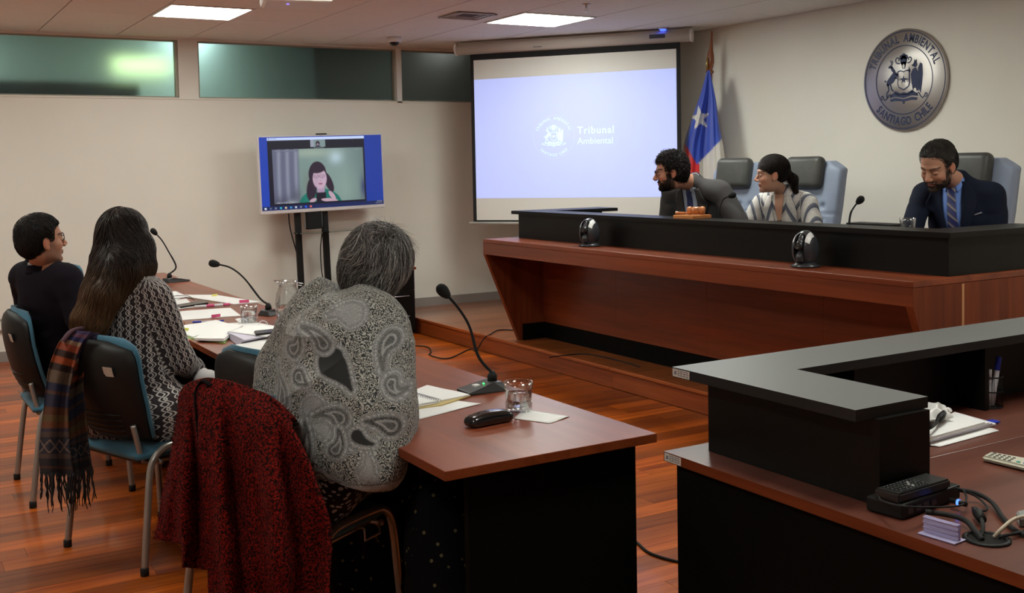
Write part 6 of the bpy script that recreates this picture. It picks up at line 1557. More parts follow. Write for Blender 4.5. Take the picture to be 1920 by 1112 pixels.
def chaincol(V_):
    el, wr, shp = [nv3(h.arms[-1][0]), nv3(h.arms[-1][1]), h.sh[-1]]
    q = V_-h.N; a = np.arctan2(q@h.s, -(q@h.fw)); u = a*.17; v = q@h.up
    ds = np.linalg.norm(V_-shp-np.clip(((V_-shp)@(el-shp))/((el-shp)@(el-shp)), 0, 1)[:, None]*(el-shp), axis=1)
    isarm = ds < .088; ax_ = unit(el-shp); e1 = unit(np.cross(ax_, h.fw)); e2 = np.cross(ax_, e1); qa = V_-shp
    ua = np.arctan2(qa@e1, qa@e2)*.07; va = qa@ax_
    return np.stack([np.where(isarm, ua, u), np.where(isarm, -va, v), isarm*1.0], 1)
o, V_, F_ = h.cloth('patterned_jacket', m_chain, S, .006, .005, 16, 8, colf=chaincol)
npmesh('trousers', *h.legsdf(SDF(), .012).mesh(.012), mat('dark_trousers', (.012, .012, .016), .85), h.root)
cq = nv3(atd(388, 712, 4.42)); npmesh('white_cuff', *SDF().u(E_(cq, (.052, .045, .038)), .02).u(C_(cq, nv3(h.arms[-1][1]), .036, .040), .02).mesh(.006), mat('white_cotton', (.62, .61, .62), .7), h.root)
m_h2 = hairmat('dark_brown_hair', (.045, .022, .012), (.016, .008, .006), .42)
Hi = np.linalg.inv(np.array(h.H)); tl = lambda p: (Hi @ np.append(np.array(p, float), 1))[:3]
m_h2 = bpy.data.materials.new('long_brown_hair'); m_h2.use_nodes = True; N_, L_ = nodes(m_h2); b = N_['Principled BSDF']; g_ = N_.new('ShaderNodeNewGeometry'); s3 = N_.new('ShaderNodeSeparateXYZ'); L_.new(g_.outputs['Position'], s3.inputs[0])
mr = N_.new('ShaderNodeMapRange'); mr.inputs['From Min'].default_value = .84; mr.inputs['From Max'].default_value = 1.18; L_.new(s3.outputs[2], mr.inputs[0]); cr = N_.new('ShaderNodeValToRGB'); L_.new(mr.outputs[0], cr.inputs[0])
cr.color_ramp.elements[0].color = (.19, .10, .045, 1); cr.color_ramp.elements[1].color = (.020, .012, .010, 1)
nz = N_.new('ShaderNodeTexNoise'); nz.inputs['Scale'].default_value = 60; mpp = N_.new('ShaderNodeMapping'); mpp.inputs['Scale'].default_value = (1, 1, .12); L_.new(g_.outputs['Position'], mpp.inputs[0]); L_.new(mpp.outputs[0], nz.inputs['Vector'])
hs_ = N_.new('ShaderNodeHueSaturation'); mr2 = N_.new('ShaderNodeMapRange'); mr2.inputs['To Min'].default_value = .3; mr2.inputs['To Max'].default_value = 1.7; L_.new(nz.outputs[0], mr2.inputs[0]); L_.new(mr2.outputs[0], hs_.inputs['Value']); L_.new(cr.outputs[0], hs_.inputs['Color']); L_.new(hs_.outputs[0], b.inputs['Base Color']); b.inputs['Roughness'].default_value = .45; b.inputs['Specular IOR Level'].default_value = .25
S = SDF().u(E_((-.010, 0, .040), (.108, .092, .095)), .02).u(E_((-.03, 0, -.03), (.085, .090, .09)), .04)
def cp(px, py, d, r, r2=None): return tl(atd(px, py, d)), r
chain = [(236, 470, 4.38, .088), (222, 512, 4.29, .080), (196, 555, 4.23, .056), (176, 600, 4.22, .048), (166, 640, 4.25, .034)]
for (a, b_) in zip(chain, chain[1:]): S.u(C_(tl(atd(*a[:3])), tl(atd(*b_[:3])), a[3], b_[3]), .04)
ch2 = [(205, 495, 4.36, .07), (180, 550, 4.30, .045), (158, 600, 4.26, .036), (145, 640, 4.27, .022)]
for (a, b_) in zip(ch2, ch2[1:]): S.u(C_(tl(atd(*a[:3])), tl(atd(*b_[:3])), a[3], b_[3]), .04)
ch3 = [(262, 465, 4.40, .055), (270, 500, 4.36, .036), (276, 535, 4.33, .012)]
for (a, b_) in zip(ch3, ch3[1:]): S.u(C_(tl(atd(*a[:3])), tl(atd(*b_[:3])), a[3], b_[3]), .03)
S.sub(B_((.125, 0, -.03), (.07, .045, .09), .02), .02)
upL = (Hi[:3, :3] @ np.array([0, 0, 1.])); lf = Hi[:3, :3] @ (-np.array([.86, -.51, 0]))
def d2f(P, t):
    z = P@unit(upL); low = np.clip((-.02-z)/.12, 0, 1)[:, None]
    out = np.stack([-.1-P[:, 0]*2, P[:, 1]*6, -.5+0*P[:, 0]], 1); return out*(1-low)+(-unit(upL)+lf*.30)*low
h.hair(S, m_h2, n=1500, L_=.30, dirf=d2f, seg=16, rad=.0016, off=.006, noise_=.004, fq=35, cond=lambda V: (V@unit(upL)) > -.02, jit=.10)
o = None
S2 = S; V_, F_ = S.mesh(.008); Vs, Fs = strands(S, seedson(V_, None, (V_@unit(upL)) < 0, 1500, 9), d2f, .22, 12, .0015, .008, .12, seed=5)
hb = npmesh('loose_strands', xf(Vs, h.H), Fs, m_h2, h.root); hb['kind'] = 'stuff'
h2 = h
# ------------------------------------------------------------------ 3. grey-haired woman with the paisley shawl
H3 = atd(702, 513, 3.42); N3 = atd(664, 588, 3.33); P3 = np.array([1.07, 3.23, .57])
h = Human('grey-haired woman wrapped in a grey paisley shawl, seen from behind, leaning on the table', P3, N3, 32, H3, 55, 20, 14, 1.05, 1.0,
          arms={-1: (atd(724, 770, 3.10), np.array([1.33, 3.16, .80]), (.3, .9, 0), (0, 0, 1)), 1: (atd(540, 690, 3.50), np.array([1.38, 3.62, .80]), (1, .1, 0), (0, 0, 1))}, legs=None, shw=.138)
h.legs = seated_legs(None, h.f, h.s, .52, 0, .09, .42, h.P)
h.body((.48, .25, .18), jaw=.92)
m_g = hairmat('grey_hair', (.20, .18, .17), (.035, .030, .030), .5)
m_gs = bpy.data.materials.new('grey_strands'); m_gs.use_nodes = True; N_, L_ = nodes(m_gs); b = N_['Principled BSDF']; g_ = N_.new('ShaderNodeNewGeometry'); cr = N_.new('ShaderNodeValToRGB'); L_.new(g_.outputs['Random Per Island'], cr.inputs[0])
cr.color_ramp.elements[0].color = (.040, .036, .034, 1); cr.color_ramp.elements[1].color = (.46, .43, .41, 1); cr.color_ramp.elements.new(.55).color = (.10, .090, .086, 1); L_.new(cr.outputs[0], b.inputs['Base Color']); b.inputs['Roughness'].default_value = .42
S = SDF().u(E_((-.016, 0, .045), (.114, .098, .100)), .02).u(E_((-.05, 0, -.02), (.075, .082, .078)), .04)
S.sub(B_((.150, 0, -.05), (.095, .12, .085), .03, ry=math.radians(-10)), .015)
for g in (1, -1): S.sub(E_((.006, g*.098, -.024), (.026, .022, .034)), .01)
S.cut((0, 0, -.085), (.2, 0, -1))
whorl = np.array([-.085, .0, .075])
def dg(P, t):
    q = P-whorl; sw = np.stack([-q[:, 2]*0, -q[:, 2], q[:, 1]], 1)
    return q*7+sw*3.5+np.array([0, 0, -.35])+sines(P, 21, 45)[:, None]*np.array([.1, .5, .2])
h.hair(S, hairmat('grey_hair_mass', (.055, .048, .046), (.020, .017, .017), .6), n=4200, L_=.085, dirf=dg, seg=9, rad=.00095, off=.009, noise_=.004, fq=40, jit=.22, strand_m=m_gs, lift=lambda t, P: .004*t)
V_, F_ = S.mesh(.006); Vs, Fs = strands(S, seedson(V_, None, (V_[:, 0] > .02) & (V_[:, 2] < .04) | (V_[:, 2] > .11), 260, 31), lambda P, t: dg(P, t)+np.array([.6, 0, .1]), .075, 8, .0008, .012, .45, lambda t, P: .022*t*t, seed=6)
hb = npmesh('flyaway_hair', xf(Vs, h.H), Fs, m_gs, h.root); hb['kind'] = 'stuff'
# blouse / skirt
m_skirt = mat('black_flowered_skirt', (.010, .009, .010), .95, spec=.08)
N_, L_ = nodes(m_skirt); b = N_['Principled BSDF']; tc = N_.new('ShaderNodeTexCoord'); vo = N_.new('ShaderNodeTexVoronoi'); vo.inputs['Scale'].default_value = 34; vo.inputs['Randomness'].default_value = 1; L_.new(tc.outputs['Object'], vo.inputs['Vector'])
cr = N_.new('ShaderNodeValToRGB'); cr.color_ramp.interpolation = 'LINEAR'; cr.color_ramp.elements[0].position = .13; cr.color_ramp.elements[0].color = (.10, .085, .045, 1); cr.color_ramp.elements[1].position = .20; cr.color_ramp.elements[1].color = (.0035, .003, .0035, 1); L_.new(vo.outputs['Distance'], cr.inputs[0]); L_.new(cr.outputs[0], b.inputs['Base Color'])
S = SDF(); S.u(C_(h.P+h.s*.09, h.P-h.s*.09, .11), .05)
for g in (1, -1): kn = nv3(h.legs[g][0]); an = nv3(h.legs[g][1]); S.u(C_(h.P+h.s*g*.08, kn, .115, .10), .06); S.u(C_(kn, kn*.25+an*.75, .10, .13), .06); S.u(C_(kn-h.s*.09-h.f*.12+dn*.05, kn*.2+an*.8-h.s*.12-h.f*.10, .09, .14), .06)
S.u(C_(nv3(atd(820, 940, 3.12)), nv3(atd(838, 1120, 3.05)), .095, .12), .07)
S.cut((0, 0, .03), (0, 0, -1)); h.cloth('long_skirt', m_skirt, S, .010, .008, 18, 12)
m_leaf = mat('leaf_print', (.012, .011, .012), .9); N_, L_ = nodes(m_leaf); b = N_['Principled BSDF']; tc = N_.new('ShaderNodeTexCoord'); mp2 = N_.new('ShaderNodeMapping'); mp2.inputs['Rotation'].default_value = (.4, .6, .9); mp2.inputs['Scale'].default_value = (1, 2.6, 1.6); L_.new(tc.outputs['Object'], mp2.inputs[0])
nz = N_.new('ShaderNodeTexNoise'); nz.inputs['Scale'].default_value = 7; va = N_.new('ShaderNodeVectorMath'); va.operation = 'MULTIPLY_ADD'; va.inputs[1].default_value = (.14, .14, .14); L_.new(nz.outputs['Color'], va.inputs[0]); L_.new(mp2.outputs[0], va.inputs[2]); L_.new(tc.outputs['Object'], nz.inputs['Vector'])
vo = N_.new('ShaderNodeTexVoronoi'); vo.inputs['Scale'].default_value = 44; L_.new(va.outputs[0], vo.inputs['Vector']); cr = N_.new('ShaderNodeValToRGB'); cr.color_ramp.elements[0].position = .34; cr.color_ramp.elements[0].color = (.50, .49, .50, 1); cr.color_ramp.elements[1].position = .42; cr.color_ramp.elements[1].color = (.010, .009, .010, 1); L_.new(vo.outputs['Distance'], cr.inputs[0]); L_.new(cr.outputs[0], b.inputs['Base Color'])
S = SDF(); S.u(C_(h.P+h.s*.10-h.f*.02, h.P-h.s*.12-h.f*.01, .155), .05).u(EO(h.P+(h.N-h.P)*.28, (.145, .175, .14), h.B), .05); S.u(C_(h.P-h.s*.12, h.P-h.s*.14+h.f*.16, .13, .11), .05); S.cut((0, 0, .450), (0, 0, -1)); h.cloth('leaf_print_blouse', m_leaf, S, .008, .006, 20, 14)
# the shawl
A = lambda px, py, d: nv3(atd(px, py, d))
S = h.torso(SDF(), .018, .05, True, False, .022)
shl, shr = A(596, 590, 3.42), A(694, 616, 3.24)
S.u(C_(shl, shr, .080, .068), .05); S.u(C_(A(598, 566, 3.42), A(690, 596, 3.32), .062, .058), .04)
S.u(C_(shr, A(722, 768, 3.06), .074, .070), .06); S.u(C_(A(722, 768, 3.06), A(722, 788, 3.26), .065, .06), .05); S.u(C_(shl, A(552, 690, 3.44), .085, .105), .06); S.u(C_(A(552, 690, 3.44), A(540, 760, 3.40), .10, .09), .06)
S.u(EO(A(650, 700, 3.22), (.20, .20, .25), np.eye(3)), .08); S.u(EO(A(650, 790, 3.16), (.20, .19, .20), np.eye(3)), .08)
S.u(C_(A(640, 840, 3.10), A(690, 868, 3.02), .12, .095), .07); S.u(C_(A(715, 790, 3.04), A(688, 870, 3.02), .07, .08), .06)
S.cut((0, 0, nv3(atd(660, 925, 3.0))[2]), (-.10, .05, -1)); 
hc_ = h.hc; S.sub(EO(A(700, 520, 3.45), (.10, .10, .11), np.eye(3)), .02)
V_, F_ = S.mesh(.0037); V_ = smoothmesh(V_, F_, 3); Nn = vnorm(V_, F_)
lat = unit(nv3(_r)*[1, 1, 0]); a_ = V_@lat; z_ = V_[:, 2]
fold = sines(V_, 17, 12)*.010+sines(V_, 18, 30)*.004
c0_ = A(712, 596, 3.2); rad_ = np.hypot(a_-c0_@lat, z_-c0_[2]); th_ = np.arctan2(z_-c0_[2], a_-c0_@lat)
fold += .015*(1-2*np.abs(np.sin(th_*5.5+rad_*3))**.7)*np.clip(1-rad_/.55, 0, 1)*np.clip((rad_-.09)/.14, 0, 1)
V_ = V_+Nn*fold[:, None]
# print of the shawl, laid out in the plane of the wearer's back
def t2(px, py): p = A(px, py, 3.08); return np.array([p@lat, p[2]])
Q = np.stack([V_@lat, V_[:, 2]], 1)
Q = Q+np.stack([sines(V_, 23, 14), sines(V_, 24, 14)], 1)*.006
base = np.full(len(V_), .50); 
def cap2(P, a, b_, ra, rb):
    ba = b_-a; hh = np.clip(((P-a)@ba)/(ba@ba), 0, 1); return np.linalg.norm(P-a-hh[:, None]*ba, axis=1)-(ra+(rb-ra)*hh)
def tear(c, tail, R, bend=.35, r1=.004):
    a, b_ = t2(*c), t2(*tail); d = b_-a; nrm = np.array([-d[1], d[0]]); pts = [a+d*t+nrm*bend*(t*t*1.1-.25*t) for t in np.linspace(0, 1, 8)]; rr = [R*(1-t)**1.15+r1 for t in np.linspace(0, 1, 8)]
    o = np.full(len(Q), 9.0)
    for i in range(7): o = np.minimum(o, cap2(Q, pts[i], pts[i+1], rr[i], rr[i+1]))
    return o
pat = np.zeros(len(V_)); colv = np.full((len(V_), 3), .5); msk = np.zeros(len(V_))
def paintm(m, g_, k=1.0): 
    m = np.clip(m, 0, 1)*k; colv[:] = colv*(1-m[:, None])+g_*m[:, None]; msk[:] = np.maximum(msk, m*(1.3 if np.isscalar(g_) and g_ < .012 else 1))
s2 = lambda d, w_=.0016: np.clip(.5-d/w_/2, 0, 1)
motifs = [((626, 671), (668, 714), .040, -.05, 'black'), ((598, 750), (628, 830), .030, .7, 'pale'), ((730, 640), (700, 668), .026, .8, 'grey'), ((740, 780), (700, 760), .026, .3, 'dark'), ((648, 765), (618, 742), .024, .9, 'grey'),
          ((548, 655), (575, 635), .022, .9, 'grey'), ((563, 700), (580, 712), .018, .3, 'dark'), ((575, 835), (610, 800), .026, .9, 'dark'), ((682, 795), (705, 815), .015, .3, 'black'), ((660, 590), (625, 575), .028, .5, 'pale'), ((700, 860), (712, 835), .018, .5, 'pale'),
          ((645, 820), (662, 795), .018, .7, 'dark'), ((530, 740), (520, 700), .024, .7, 'grey'), ((720, 900), (690, 880), .018, .7, 'grey'), ((610, 640), (590, 600), .02, .8, 'grey'), ((735, 710), (745, 735), .018, .8, 'grey'), ((610, 880), (640, 900), .022, .5, 'dark')]
for c, tl_, R, bd, kind in motifs:
    R *= .86; d = tear(c, tl_, R, bd); paintm(s2(d-.0150), .03); paintm(s2(d-.0135), .30); paintm(s2(d-.0115), .07); paintm(s2(d-.0105), .22)
    n_ = np.sin(np.arctan2(Q[:, 1]-t2(*c)[1], Q[:, 0]-t2(*c)[0])*38); paintm(s2(d-.0085)*(n_ > 0), .50); paintm(s2(d-.0050), .04); paintm(s2(d-.0035), .30); paintm(s2(d-.0010), .05)
    paintm(s2(d), {'black': .010, 'pale': .27, 'grey': .085, 'dark': .035}[kind])
    if kind in ('grey', 'dark'): paintm(s2(d+R*.30), .05); paintm(s2(d+R*.42), .34); paintm(s2(d+R*.66), .06)
for (p, q) in (((470, 770), (800, 842)), ((560, 890), (760, 985))): 
    d = np.abs(cap2(Q, t2(*p), t2(*q), 0, 0)); 
# border band at the hem
hem = (V_[:, 2]-(nv3(atd(660, 925, 3.0))[2])); 
paintm(np.clip(1-np.abs(hem-.030)/.012, 0, 1)*2, .30); paintm(np.clip(1-np.abs(hem-.045)/.003, 0, 1)*2, .06)
col = np.stack([colv[:, 0], msk, np.zeros(len(V_))], 1)
m_sh = bpy.data.materials.new('paisley_shawl'); m_sh.use_nodes = True; N_, L_ = nodes(m_sh); b = N_['Principled BSDF']
tc = N_.new('ShaderNodeTexCoord'); at_ = N_.new('ShaderNodeAttribute'); at_.attribute_name = 'Col'; sp3 = N_.new('ShaderNodeSeparateXYZ'); L_.new(at_.outputs['Vector'], sp3.inputs[0])
nz = N_.new('ShaderNodeTexNoise'); nz.inputs['Scale'].default_value = 26; nz.inputs['Detail'].default_value = 1; L_.new(tc.outputs['Object'], nz.inputs['Vector'])
va = N_.new('ShaderNodeVectorMath'); va.operation = 'MULTIPLY_ADD'; va.inputs[1].default_value = (.05, .05, .05); L_.new(nz.outputs['Color'], va.inputs[0]); L_.new(tc.outputs['Object'], va.inputs[2])
vo = N_.new('ShaderNodeTexVoronoi'); vo.inputs['Scale'].default_value = 62; L_.new(va.outputs[0], vo.inputs['Vector'])
rg = mnode(N_, L_, 'SINE', mnode(N_, L_, 'MULTIPLY', vo.outputs['Distance'], 21.0))
n5 = N_.new('ShaderNodeTexNoise'); n5.inputs['Scale'].default_value = 210; n5.inputs['Detail'].default_value = 2; L_.new(tc.outputs['Object'], n5.inputs['Vector'])
mm_ = mnode(N_, L_, 'ADD', mnode(N_, L_, 'MULTIPLY', rg, .5), mnode(N_, L_, 'MULTIPLY', mnode(N_, L_, 'SUBTRACT', n5.outputs[0], .5), 2.6))
cr = N_.new('ShaderNodeValToRGB'); L_.new(mnode(N_, L_, 'ADD', mm_, .5), cr.inputs[0]); cr.color_ramp.elements[0].position = .42; cr.color_ramp.elements[0].color = (.014, .017, .017, 1); cr.color_ramp.elements[1].position = .72; cr.color_ramp.elements[1].color = (.36, .345, .315, 1)
mk = mnode(N_, L_, 'MINIMUM', mnode(N_, L_, 'MULTIPLY', sp3.outputs[1], .80), 1.0); mx = N_.new('ShaderNodeMix'); mx.data_type = 'RGBA'; L_.new(mk, mx.inputs[0]); L_.new(cr.outputs[0], mx.inputs[6]); cb = N_.new('ShaderNodeCombineXYZ')
for i in range(3): L_.new(sp3.outputs[0], cb.inputs[i])
L_.new(cb.outputs[0], mx.inputs[7]); L_.new(mx.outputs[2], b.inputs['Base Color']); b.inputs['Roughness'].default_value = .85; b.inputs['Sheen Weight'].default_value = .1
npmesh('paisley_shawl', V_, F_, m_sh, h.root, col=col)
h3 = h
# ------------------------------------------------------------------ 4. judge in grey suit
Z5 = DZ
def judge(label, head, neck, pel, yaw, hyaw, hp, hr, hs, w, shw, hands):
    h = Human(label, pel, neck, yaw, head, hyaw, hp, hr, hs, w, arms=hands, legs=None, loc=DZ, shw=shw); h.legs = seated_legs(None, h.f, h.s, DZ+.58, DZ, .10, .42, h.P); return h
Hd = atd(1257, 322, 7.25); Nk = atd(1300, 348, 7.38)
h = judge('bearded judge with curly dark hair and glasses in a grey suit, looking left', Hd, Nk, (5.28, 5.90, .80), 193, 150, 6, 0, 1.05, 1.05, .20,
          {-1: (np.array([4.90, 6.08, 1.0]), np.array([4.70, 5.80, .94]), (-.6, -.7, 0)), 1: (np.array([5.02, 5.36, 1.0]), np.array([4.74, 5.44, .94]), (-1, .2, 0))})
h.body((.50, .24, .155), stubble=(.025, .017, .014), stub=.92, brow=(.015, .01, .01), browt=.007, jaw=1.05, nose=1.25)
m_suit4 = mat('grey_wool', (.078, .074, .075), .9, bump=.15, bscale=500, spec=.15)
S = h.torso(SDF(), .016, .05, True, True, .018); S.sub(EO(h.hc+np.array([0, 0, -.03]), (.10, .09, .12), np.eye(3)), .01)
o, V_, F_ = h.cloth('suit_jacket', m_suit4, S, .008, .006, 15, 33); bv = bvhof(V_, F_)
npmesh('trousers', *h.legsdf(SDF(), .012).mesh(.014), m_suit4, h.root)
m_sh4 = mat('pale_blue_shirt', (.50, .58, .74), .6)
vpanel(h, bv, m_sh4, 'shirt_front', .055, .03, -.34, .005, .03); h.collar(m_sh4, .066, .060, .045, open_=.5)
m_tie4 = mat('dark_blue_tie', (.012, .022, .09), .5, var=.0, col2=(.05, .06, .16), vscale=160, contrast=(.55, .62)); vpanel(h, bv, m_tie4, 'necktie', .020, .018, -.34, .013, .036, th=.006)
lapels(h, bv, m_suit4, .060, off=.012, z1=-.33)
h.collar(m_suit4, .084, .068, .052, name='jacket_collar', lift=.004, open_=1.6)
m_h4 = hairmat('curly_dark_hair', (.016, .011, .010), (.006, .004, .004), .5)
S = caphair(back=-.055, inf=.006, earcut=.024, top=.008)
h.hair(S, m_h4, n=1500, L_=.045, dirf=lambda P, t: sines(P, 41, 60)[:, None]*np.array([.6, .5, .2])+np.array([.1, 0, -.3]), seg=10, rad=.0020, off=.005, curl=.005, curlf=260, noise_=.005, fq=75, jit=.5)
def beard(h, S, m, n, L_, off, seed=51, rad=.0010, zmax=-.044, side=True):
    V_, F_ = h.hsdf.mesh(.005); x, y, z = V_.T; ay = np.abs(y)
    ck = (z < zmax) & (z > -.125) & (x > .02) & ~((np.abs(z+.068) < .010) & (ay < .024) & (x > .07)); ck &= ~((z > -.062) & (ay < .052) & (ay > .030) & (x > .05)) 
    if side: ck |= (z < -.005) & (z > -.1) & (x > .012) & (x < .040) & (ay > .045)
    ck |= (np.abs(z+.053) < .005) & (ay < .030) & (x > .075)
    Vs, Fs = strands(h.hsdf, V_[np.random.default_rng(seed).choice(np.where(ck)[0], n)], lambda P, t: np.stack([.25+0*P[:, 0], P[:, 1]*2, -1+0*P[:, 0]], 1), L_, 4, rad, off, .3, lambda t, P: off*1.5*t, seed=seed)
    o = npmesh('beard', xf(Vs, h.H), Fs, m, h.root); o['kind'] = 'stuff'
beard(h, S, m_h4, 1500, .009, .0012)
spectacles(h.H @ Matrix.Translation((.096, 0, .003)), .036, h.root, h=.015)
# ------------------------------------------------------------------ 5. judge in striped jacket
Hd = atd(1447, 326, 6.98); Nk = atd(1469, 367, 7.08)
h = judge('woman judge with dark ponytail and white jacket with grey stripes, looking left', Hd, Nk, (5.36, 5.28, .78), 200, 147, 3, -4, 1.0, .92, .170,
          {-1: (np.array([5.05, 5.48, 1.0]), np.array([4.82, 5.28, .94]), (-.8, -.5, 0)), 1: (np.array([5.20, 4.92, 1.0]), np.array([4.88, 4.98, .94]), (-1, .2, 0))})
h.body((.56, .30, .205), neck=.041, jaw=.86, lips=(.42, .10, .10), browt=.0045)
m_str = bpy.data.materials.new('striped_jacket_cloth'); m_str.use_nodes = True; N_, L_ = nodes(m_str); b = N_['Principled BSDF']; at_ = N_.new('ShaderNodeAttribute'); at_.attribute_name = 'Col'; sp3 = N_.new('ShaderNodeSeparateXYZ'); L_.new(at_.outputs['Vector'], sp3.inputs[0])
fr = mnode(N_, L_, 'FRACT', mnode(N_, L_, 'MULTIPLY', sp3.outputs[0], 1/.058)); cr = N_.new('ShaderNodeValToRGB'); cr.color_ramp.interpolation = 'CONSTANT'; L_.new(fr, cr.inputs[0])
e = cr.color_ramp.elements; e[0].position = 0; e[0].color = (.66, .63, .60, 1); e[1].position = .42; e[1].color = (.13, .14, .18, 1)
for p_, c_ in ((.50, (.20, .21, .25)), (.56, (.10, .11, .15)), (.76, (.60, .58, .56)), (.86, (.42, .42, .43)), (.90, (.66, .63, .60))): q_ = e.new(p_); q_.color = (*c_, 1)
nz = N_.new('ShaderNodeTexNoise'); nz.inputs['Scale'].default_value = 90; tc = N_.new('ShaderNodeTexCoord'); L_.new(tc.outputs['Object'], nz.inputs['Vector']); hs_ = N_.new('ShaderNodeHueSaturation'); L_.new(cr.outputs[0], hs_.inputs['Color']); L_.new(mnode(N_, L_, 'ADD', mnode(N_, L_, 'MULTIPLY', nz.outputs[0], .5), .75), hs_.inputs['Value']); L_.new(hs_.outputs[0], b.inputs['Base Color']); b.inputs['Roughness'].default_value = .85
def strcol(h):
    def f(V_):
        q = V_-h.N; y = q@h.s; z = q@h.up; x = q@h.fw; ay = np.abs(y)
        u = np.where(ay > .15*h.w, ay*.9+x*.6, ay*.75-z*.55); return np.stack([u+3, u*0, u*0], 1)
    return f
S = h.torso(SDF(), .012, .04, True, True, .014); S.sub(EO(h.hc+np.array([0, 0, -.04]), (.07, .07, .11), np.eye(3)), .01)
o, V_, F_ = h.cloth('striped_jacket', m_str, S, .007, .004, 18, 53, colf=strcol(h)); bv = bvhof(V_, F_)
npmesh('trousers', *h.legsdf(SDF(), .012).mesh(.014), mat('dark_trousers', (.012, .012, .016), .85), h.root)
m_top = mat('black_top', (.012, .010, .010), .8); vpanel(h, bv, m_top, 'black_top', .017, -.125, -.34, .004, .004)
vpanel(h, bv, mat('skin_chest', (.54, .29, .20), .5), 'neckline', .032, .04, -.16, .0035, .002)
m_strl = m_str.copy(); N_, L_ = nodes(m_strl)
for g in (1, -1):
    A_ = [h.L(.3, g*.050, .035), h.L(.3, g*.050, -.02), h.L(.3, g*.030, -.16), h.L(.3, g*.004, -.33)]; B_2 = [h.L(.3, g*.085, .025), h.L(.3, g*.115, -.07), h.L(.3, g*.095, -.18), h.L(.3, g*.012, -.34)]
    mb = strip(bv, A_, B_2, 8, 22, .010, -h.fw, .006, 0); o = mb.build('wide_lapel', m_str, h.root)
    a = o.data.color_attributes.new('Col', 'FLOAT_COLOR', 'POINT'); nvx = len(o.data.vertices); V0_ = np.array([v.co[:] for v in o.data.vertices]); q = V0_-h.N; u = np.abs(q@h.s)*.8+(q@h.up)*.35
    c = np.ones((nvx, 4)); c[:, 0] = u+3.02; a.data.foreach_set('color', c.ravel())
h.collar(m_str, .066, .060, .040, name='jacket_collar', lift=.004, open_=1.9)
m_h5 = hairmat('near_black_hair', (.022, .014, .011), (.009, .006, .005), .36)
S = SDF().u(E_((-.016, 0, .040), (.102, .082, .088)), .02).u(E_((-.055, 0, .005), (.055, .068, .065)), .03)
S.sub(B_((.138, 0, -.060), (.092, .12, .098), .04, ry=math.radians(-16)), .012)
for g in (1, -1): S.sub(E_((.006, g*.088, -.022), (.026, .022, .034)), .01); S.sub(B_((.06, g*.09, -.06), (.04, .04, .045), .01), .01)
S.cut((0, 0, -.050), (.45, 0, -1)); S.u(C_((-.108, 0, -.01), (-.135, 0, -.045), .022, .030), .02).u(C_((-.135, 0, -.045), (-.150, .0, -.13), .030, .016), .02)
def d5(P, t):
    tgt = np.array([-.115, 0, -.01]); q = tgt-P; far = np.linalg.norm(q, axis=1) > .035; low = P[:, 0] < -.115
    return np.where((low | ~far)[:, None], np.array([-.2, 0, -1.]), unit(q*1.0+0) if False else q/(np.linalg.norm(q, axis=1, keepdims=True)+1e-9))
h.hair(S, m_h5, n=1700, L_=.12, dirf=d5, seg=9, rad=.0010, off=.002, noise_=.0008, fq=60, jit=.06)
MB().sphere(h.H @ Vector((-.020, -.082, -.042)), .006, 8).build('earring', M_chrome, h.root) if False else None
# ------------------------------------------------------------------ 6. judge in navy suit
Hd = atd(1758, 310, 6.06); Nk = atd(1794, 347, 6.22)
h = judge('judge with short beard in a navy suit, blue shirt and striped tie, looking down', Hd, Nk, (5.44, 4.00, .80), 200, 184, 26, -6, 1.10, 1.02, .192,
          {-1: (atd(1702, 452, 6.05), np.array([4.85, 4.12, .95]), (-.9, -.4, 0)), 1: (atd(1868, 452, 6.1), np.array([4.92, 3.72, .95]), (-1, .3, 0))})
h.body((.50, .25, .165), stubble=(.10, .065, .05), stub=.75, brow=(.03, .02, .018), browt=.0055, eyes='down', jaw=1.12, fat=1.06, nose=1.2)
m_suit6 = mat('navy_wool', (.009, .012, .027), .85, bump=.15, bscale=500, spec=.18)
S = h.torso(SDF(), .014, .05, True, True, .015); S.sub(EO(h.hc+np.array([.02, 0, -.03]), (.085, .085, .12), np.eye(3)), .01)
o, V_, F_ = h.cloth('suit_jacket', m_suit6, S, .007, .005, 15, 63); bv = bvhof(V_, F_)
npmesh('trousers', *h.legsdf(SDF(), .012).mesh(.014), m_suit6, h.root)
m_sh6 = mat('blue_shirt', (.15, .27, .68), .6); vpanel(h, bv, m_sh6, 'shirt_front', .062, .035, -.36, .005, .040); h.collar(m_sh6, .068, .060, .050, open_=.6)
for g in (1, -1):
    strip(bv, [h.L(.3, g*.012, .020), h.L(.3, g*.020, -.004), h.L(.3, g*.030, -.028)], [h.L(.3, g*.060, .045), h.L(.3, g*.064, .015), h.L(.3, g*.036, -.032)], 5, 6, .012, -h.fw, .004, 0).build('collar_point', m_sh6, h.root)
m_tie6 = bpy.data.materials.new('striped_tie'); m_tie6.use_nodes = True; N_, L_ = nodes(m_tie6); b = N_['Principled BSDF']; g_ = N_.new('ShaderNodeNewGeometry'); dt = N_.new('ShaderNodeVectorMath'); dt.operation = 'DOT_PRODUCT'; L_.new(g_.outputs['Position'], dt.inputs[0])
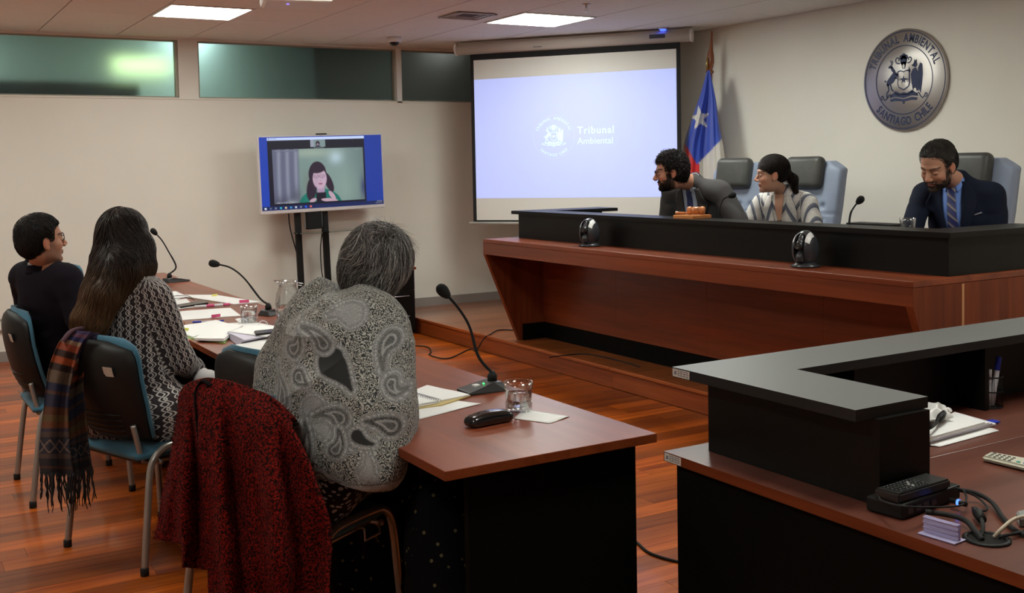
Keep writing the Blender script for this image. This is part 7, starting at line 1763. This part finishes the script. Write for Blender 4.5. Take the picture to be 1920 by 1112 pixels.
dt.inputs[1].default_value = tuple(unit(h.up*1.0+h.s*.9)); fr = mnode(N_, L_, 'FRACT', mnode(N_, L_, 'MULTIPLY', dt.outputs['Value'], 1/.040)); cr = N_.new('ShaderNodeValToRGB'); cr.color_ramp.interpolation = 'CONSTANT'; L_.new(fr, cr.inputs[0]); e = cr.color_ramp.elements
e[0].color = (.022, .028, .12, 1); e[1].position = .62; e[1].color = (.30, .25, .20, 1); q_ = e.new(.76); q_.color = (.06, .06, .14, 1); q_ = e.new(.84); q_.color = (.22, .19, .17, 1); q_ = e.new(.9); q_.color = (.022, .028, .12, 1); L_.new(cr.outputs[0], b.inputs['Base Color']); b.inputs['Roughness'].default_value = .45
vpanel(h, bv, m_tie6, 'necktie', .022, .022, -.36, .016, .042, th=.006); npmesh('tie_knot', *SDF().u(EO(nv3(bv.ray_cast(h.L(.3, 0, .012), Vector(-h.fw))[0] or h.L(.1, 0, .012))+h.fw*.014, (.012, .020, .020), h.B), .01).mesh(.004), m_tie6, h.root)
lapels(h, bv, m_suit6, .066, off=.014, z1=-.36)
h.collar(m_suit6, .084, .076, .034, name='jacket_collar', lift=.0, open_=1.7)
strip(bv, [h.L(.3, .085, -.165), h.L(.3, .115, -.158), h.L(.3, .148, -.146)], [h.L(.3, .085, -.172), h.L(.3, .115, -.166), h.L(.3, .150, -.155)], 3, 8, .008, -h.fw, .002, 0).build('pocket_edge', mat('pocket_grey', (.24, .25, .30), .7), h.root)
m_h6 = hairmat('greying_black_hair', (.060, .052, .047), (.012, .010, .009), .5)
S = caphair(back=-.068, inf=.004, earcut=.024, fz=.008)
h.hair(S, m_h6, n=2400, L_=.045, dirf=lambda P, t: np.stack([-.75+0*P[:, 0], P[:, 1]*5, -.2-.5*(P[:, 2] < .05)], 1), seg=5, rad=.0011, off=.005, noise_=.002, fq=60, jit=.12)
beard(h, S, hairmat('short_grey_beard', (.09, .07, .06), (.02, .014, .012), .5), 1700, .009, .0015, 61, .0009, -.050)
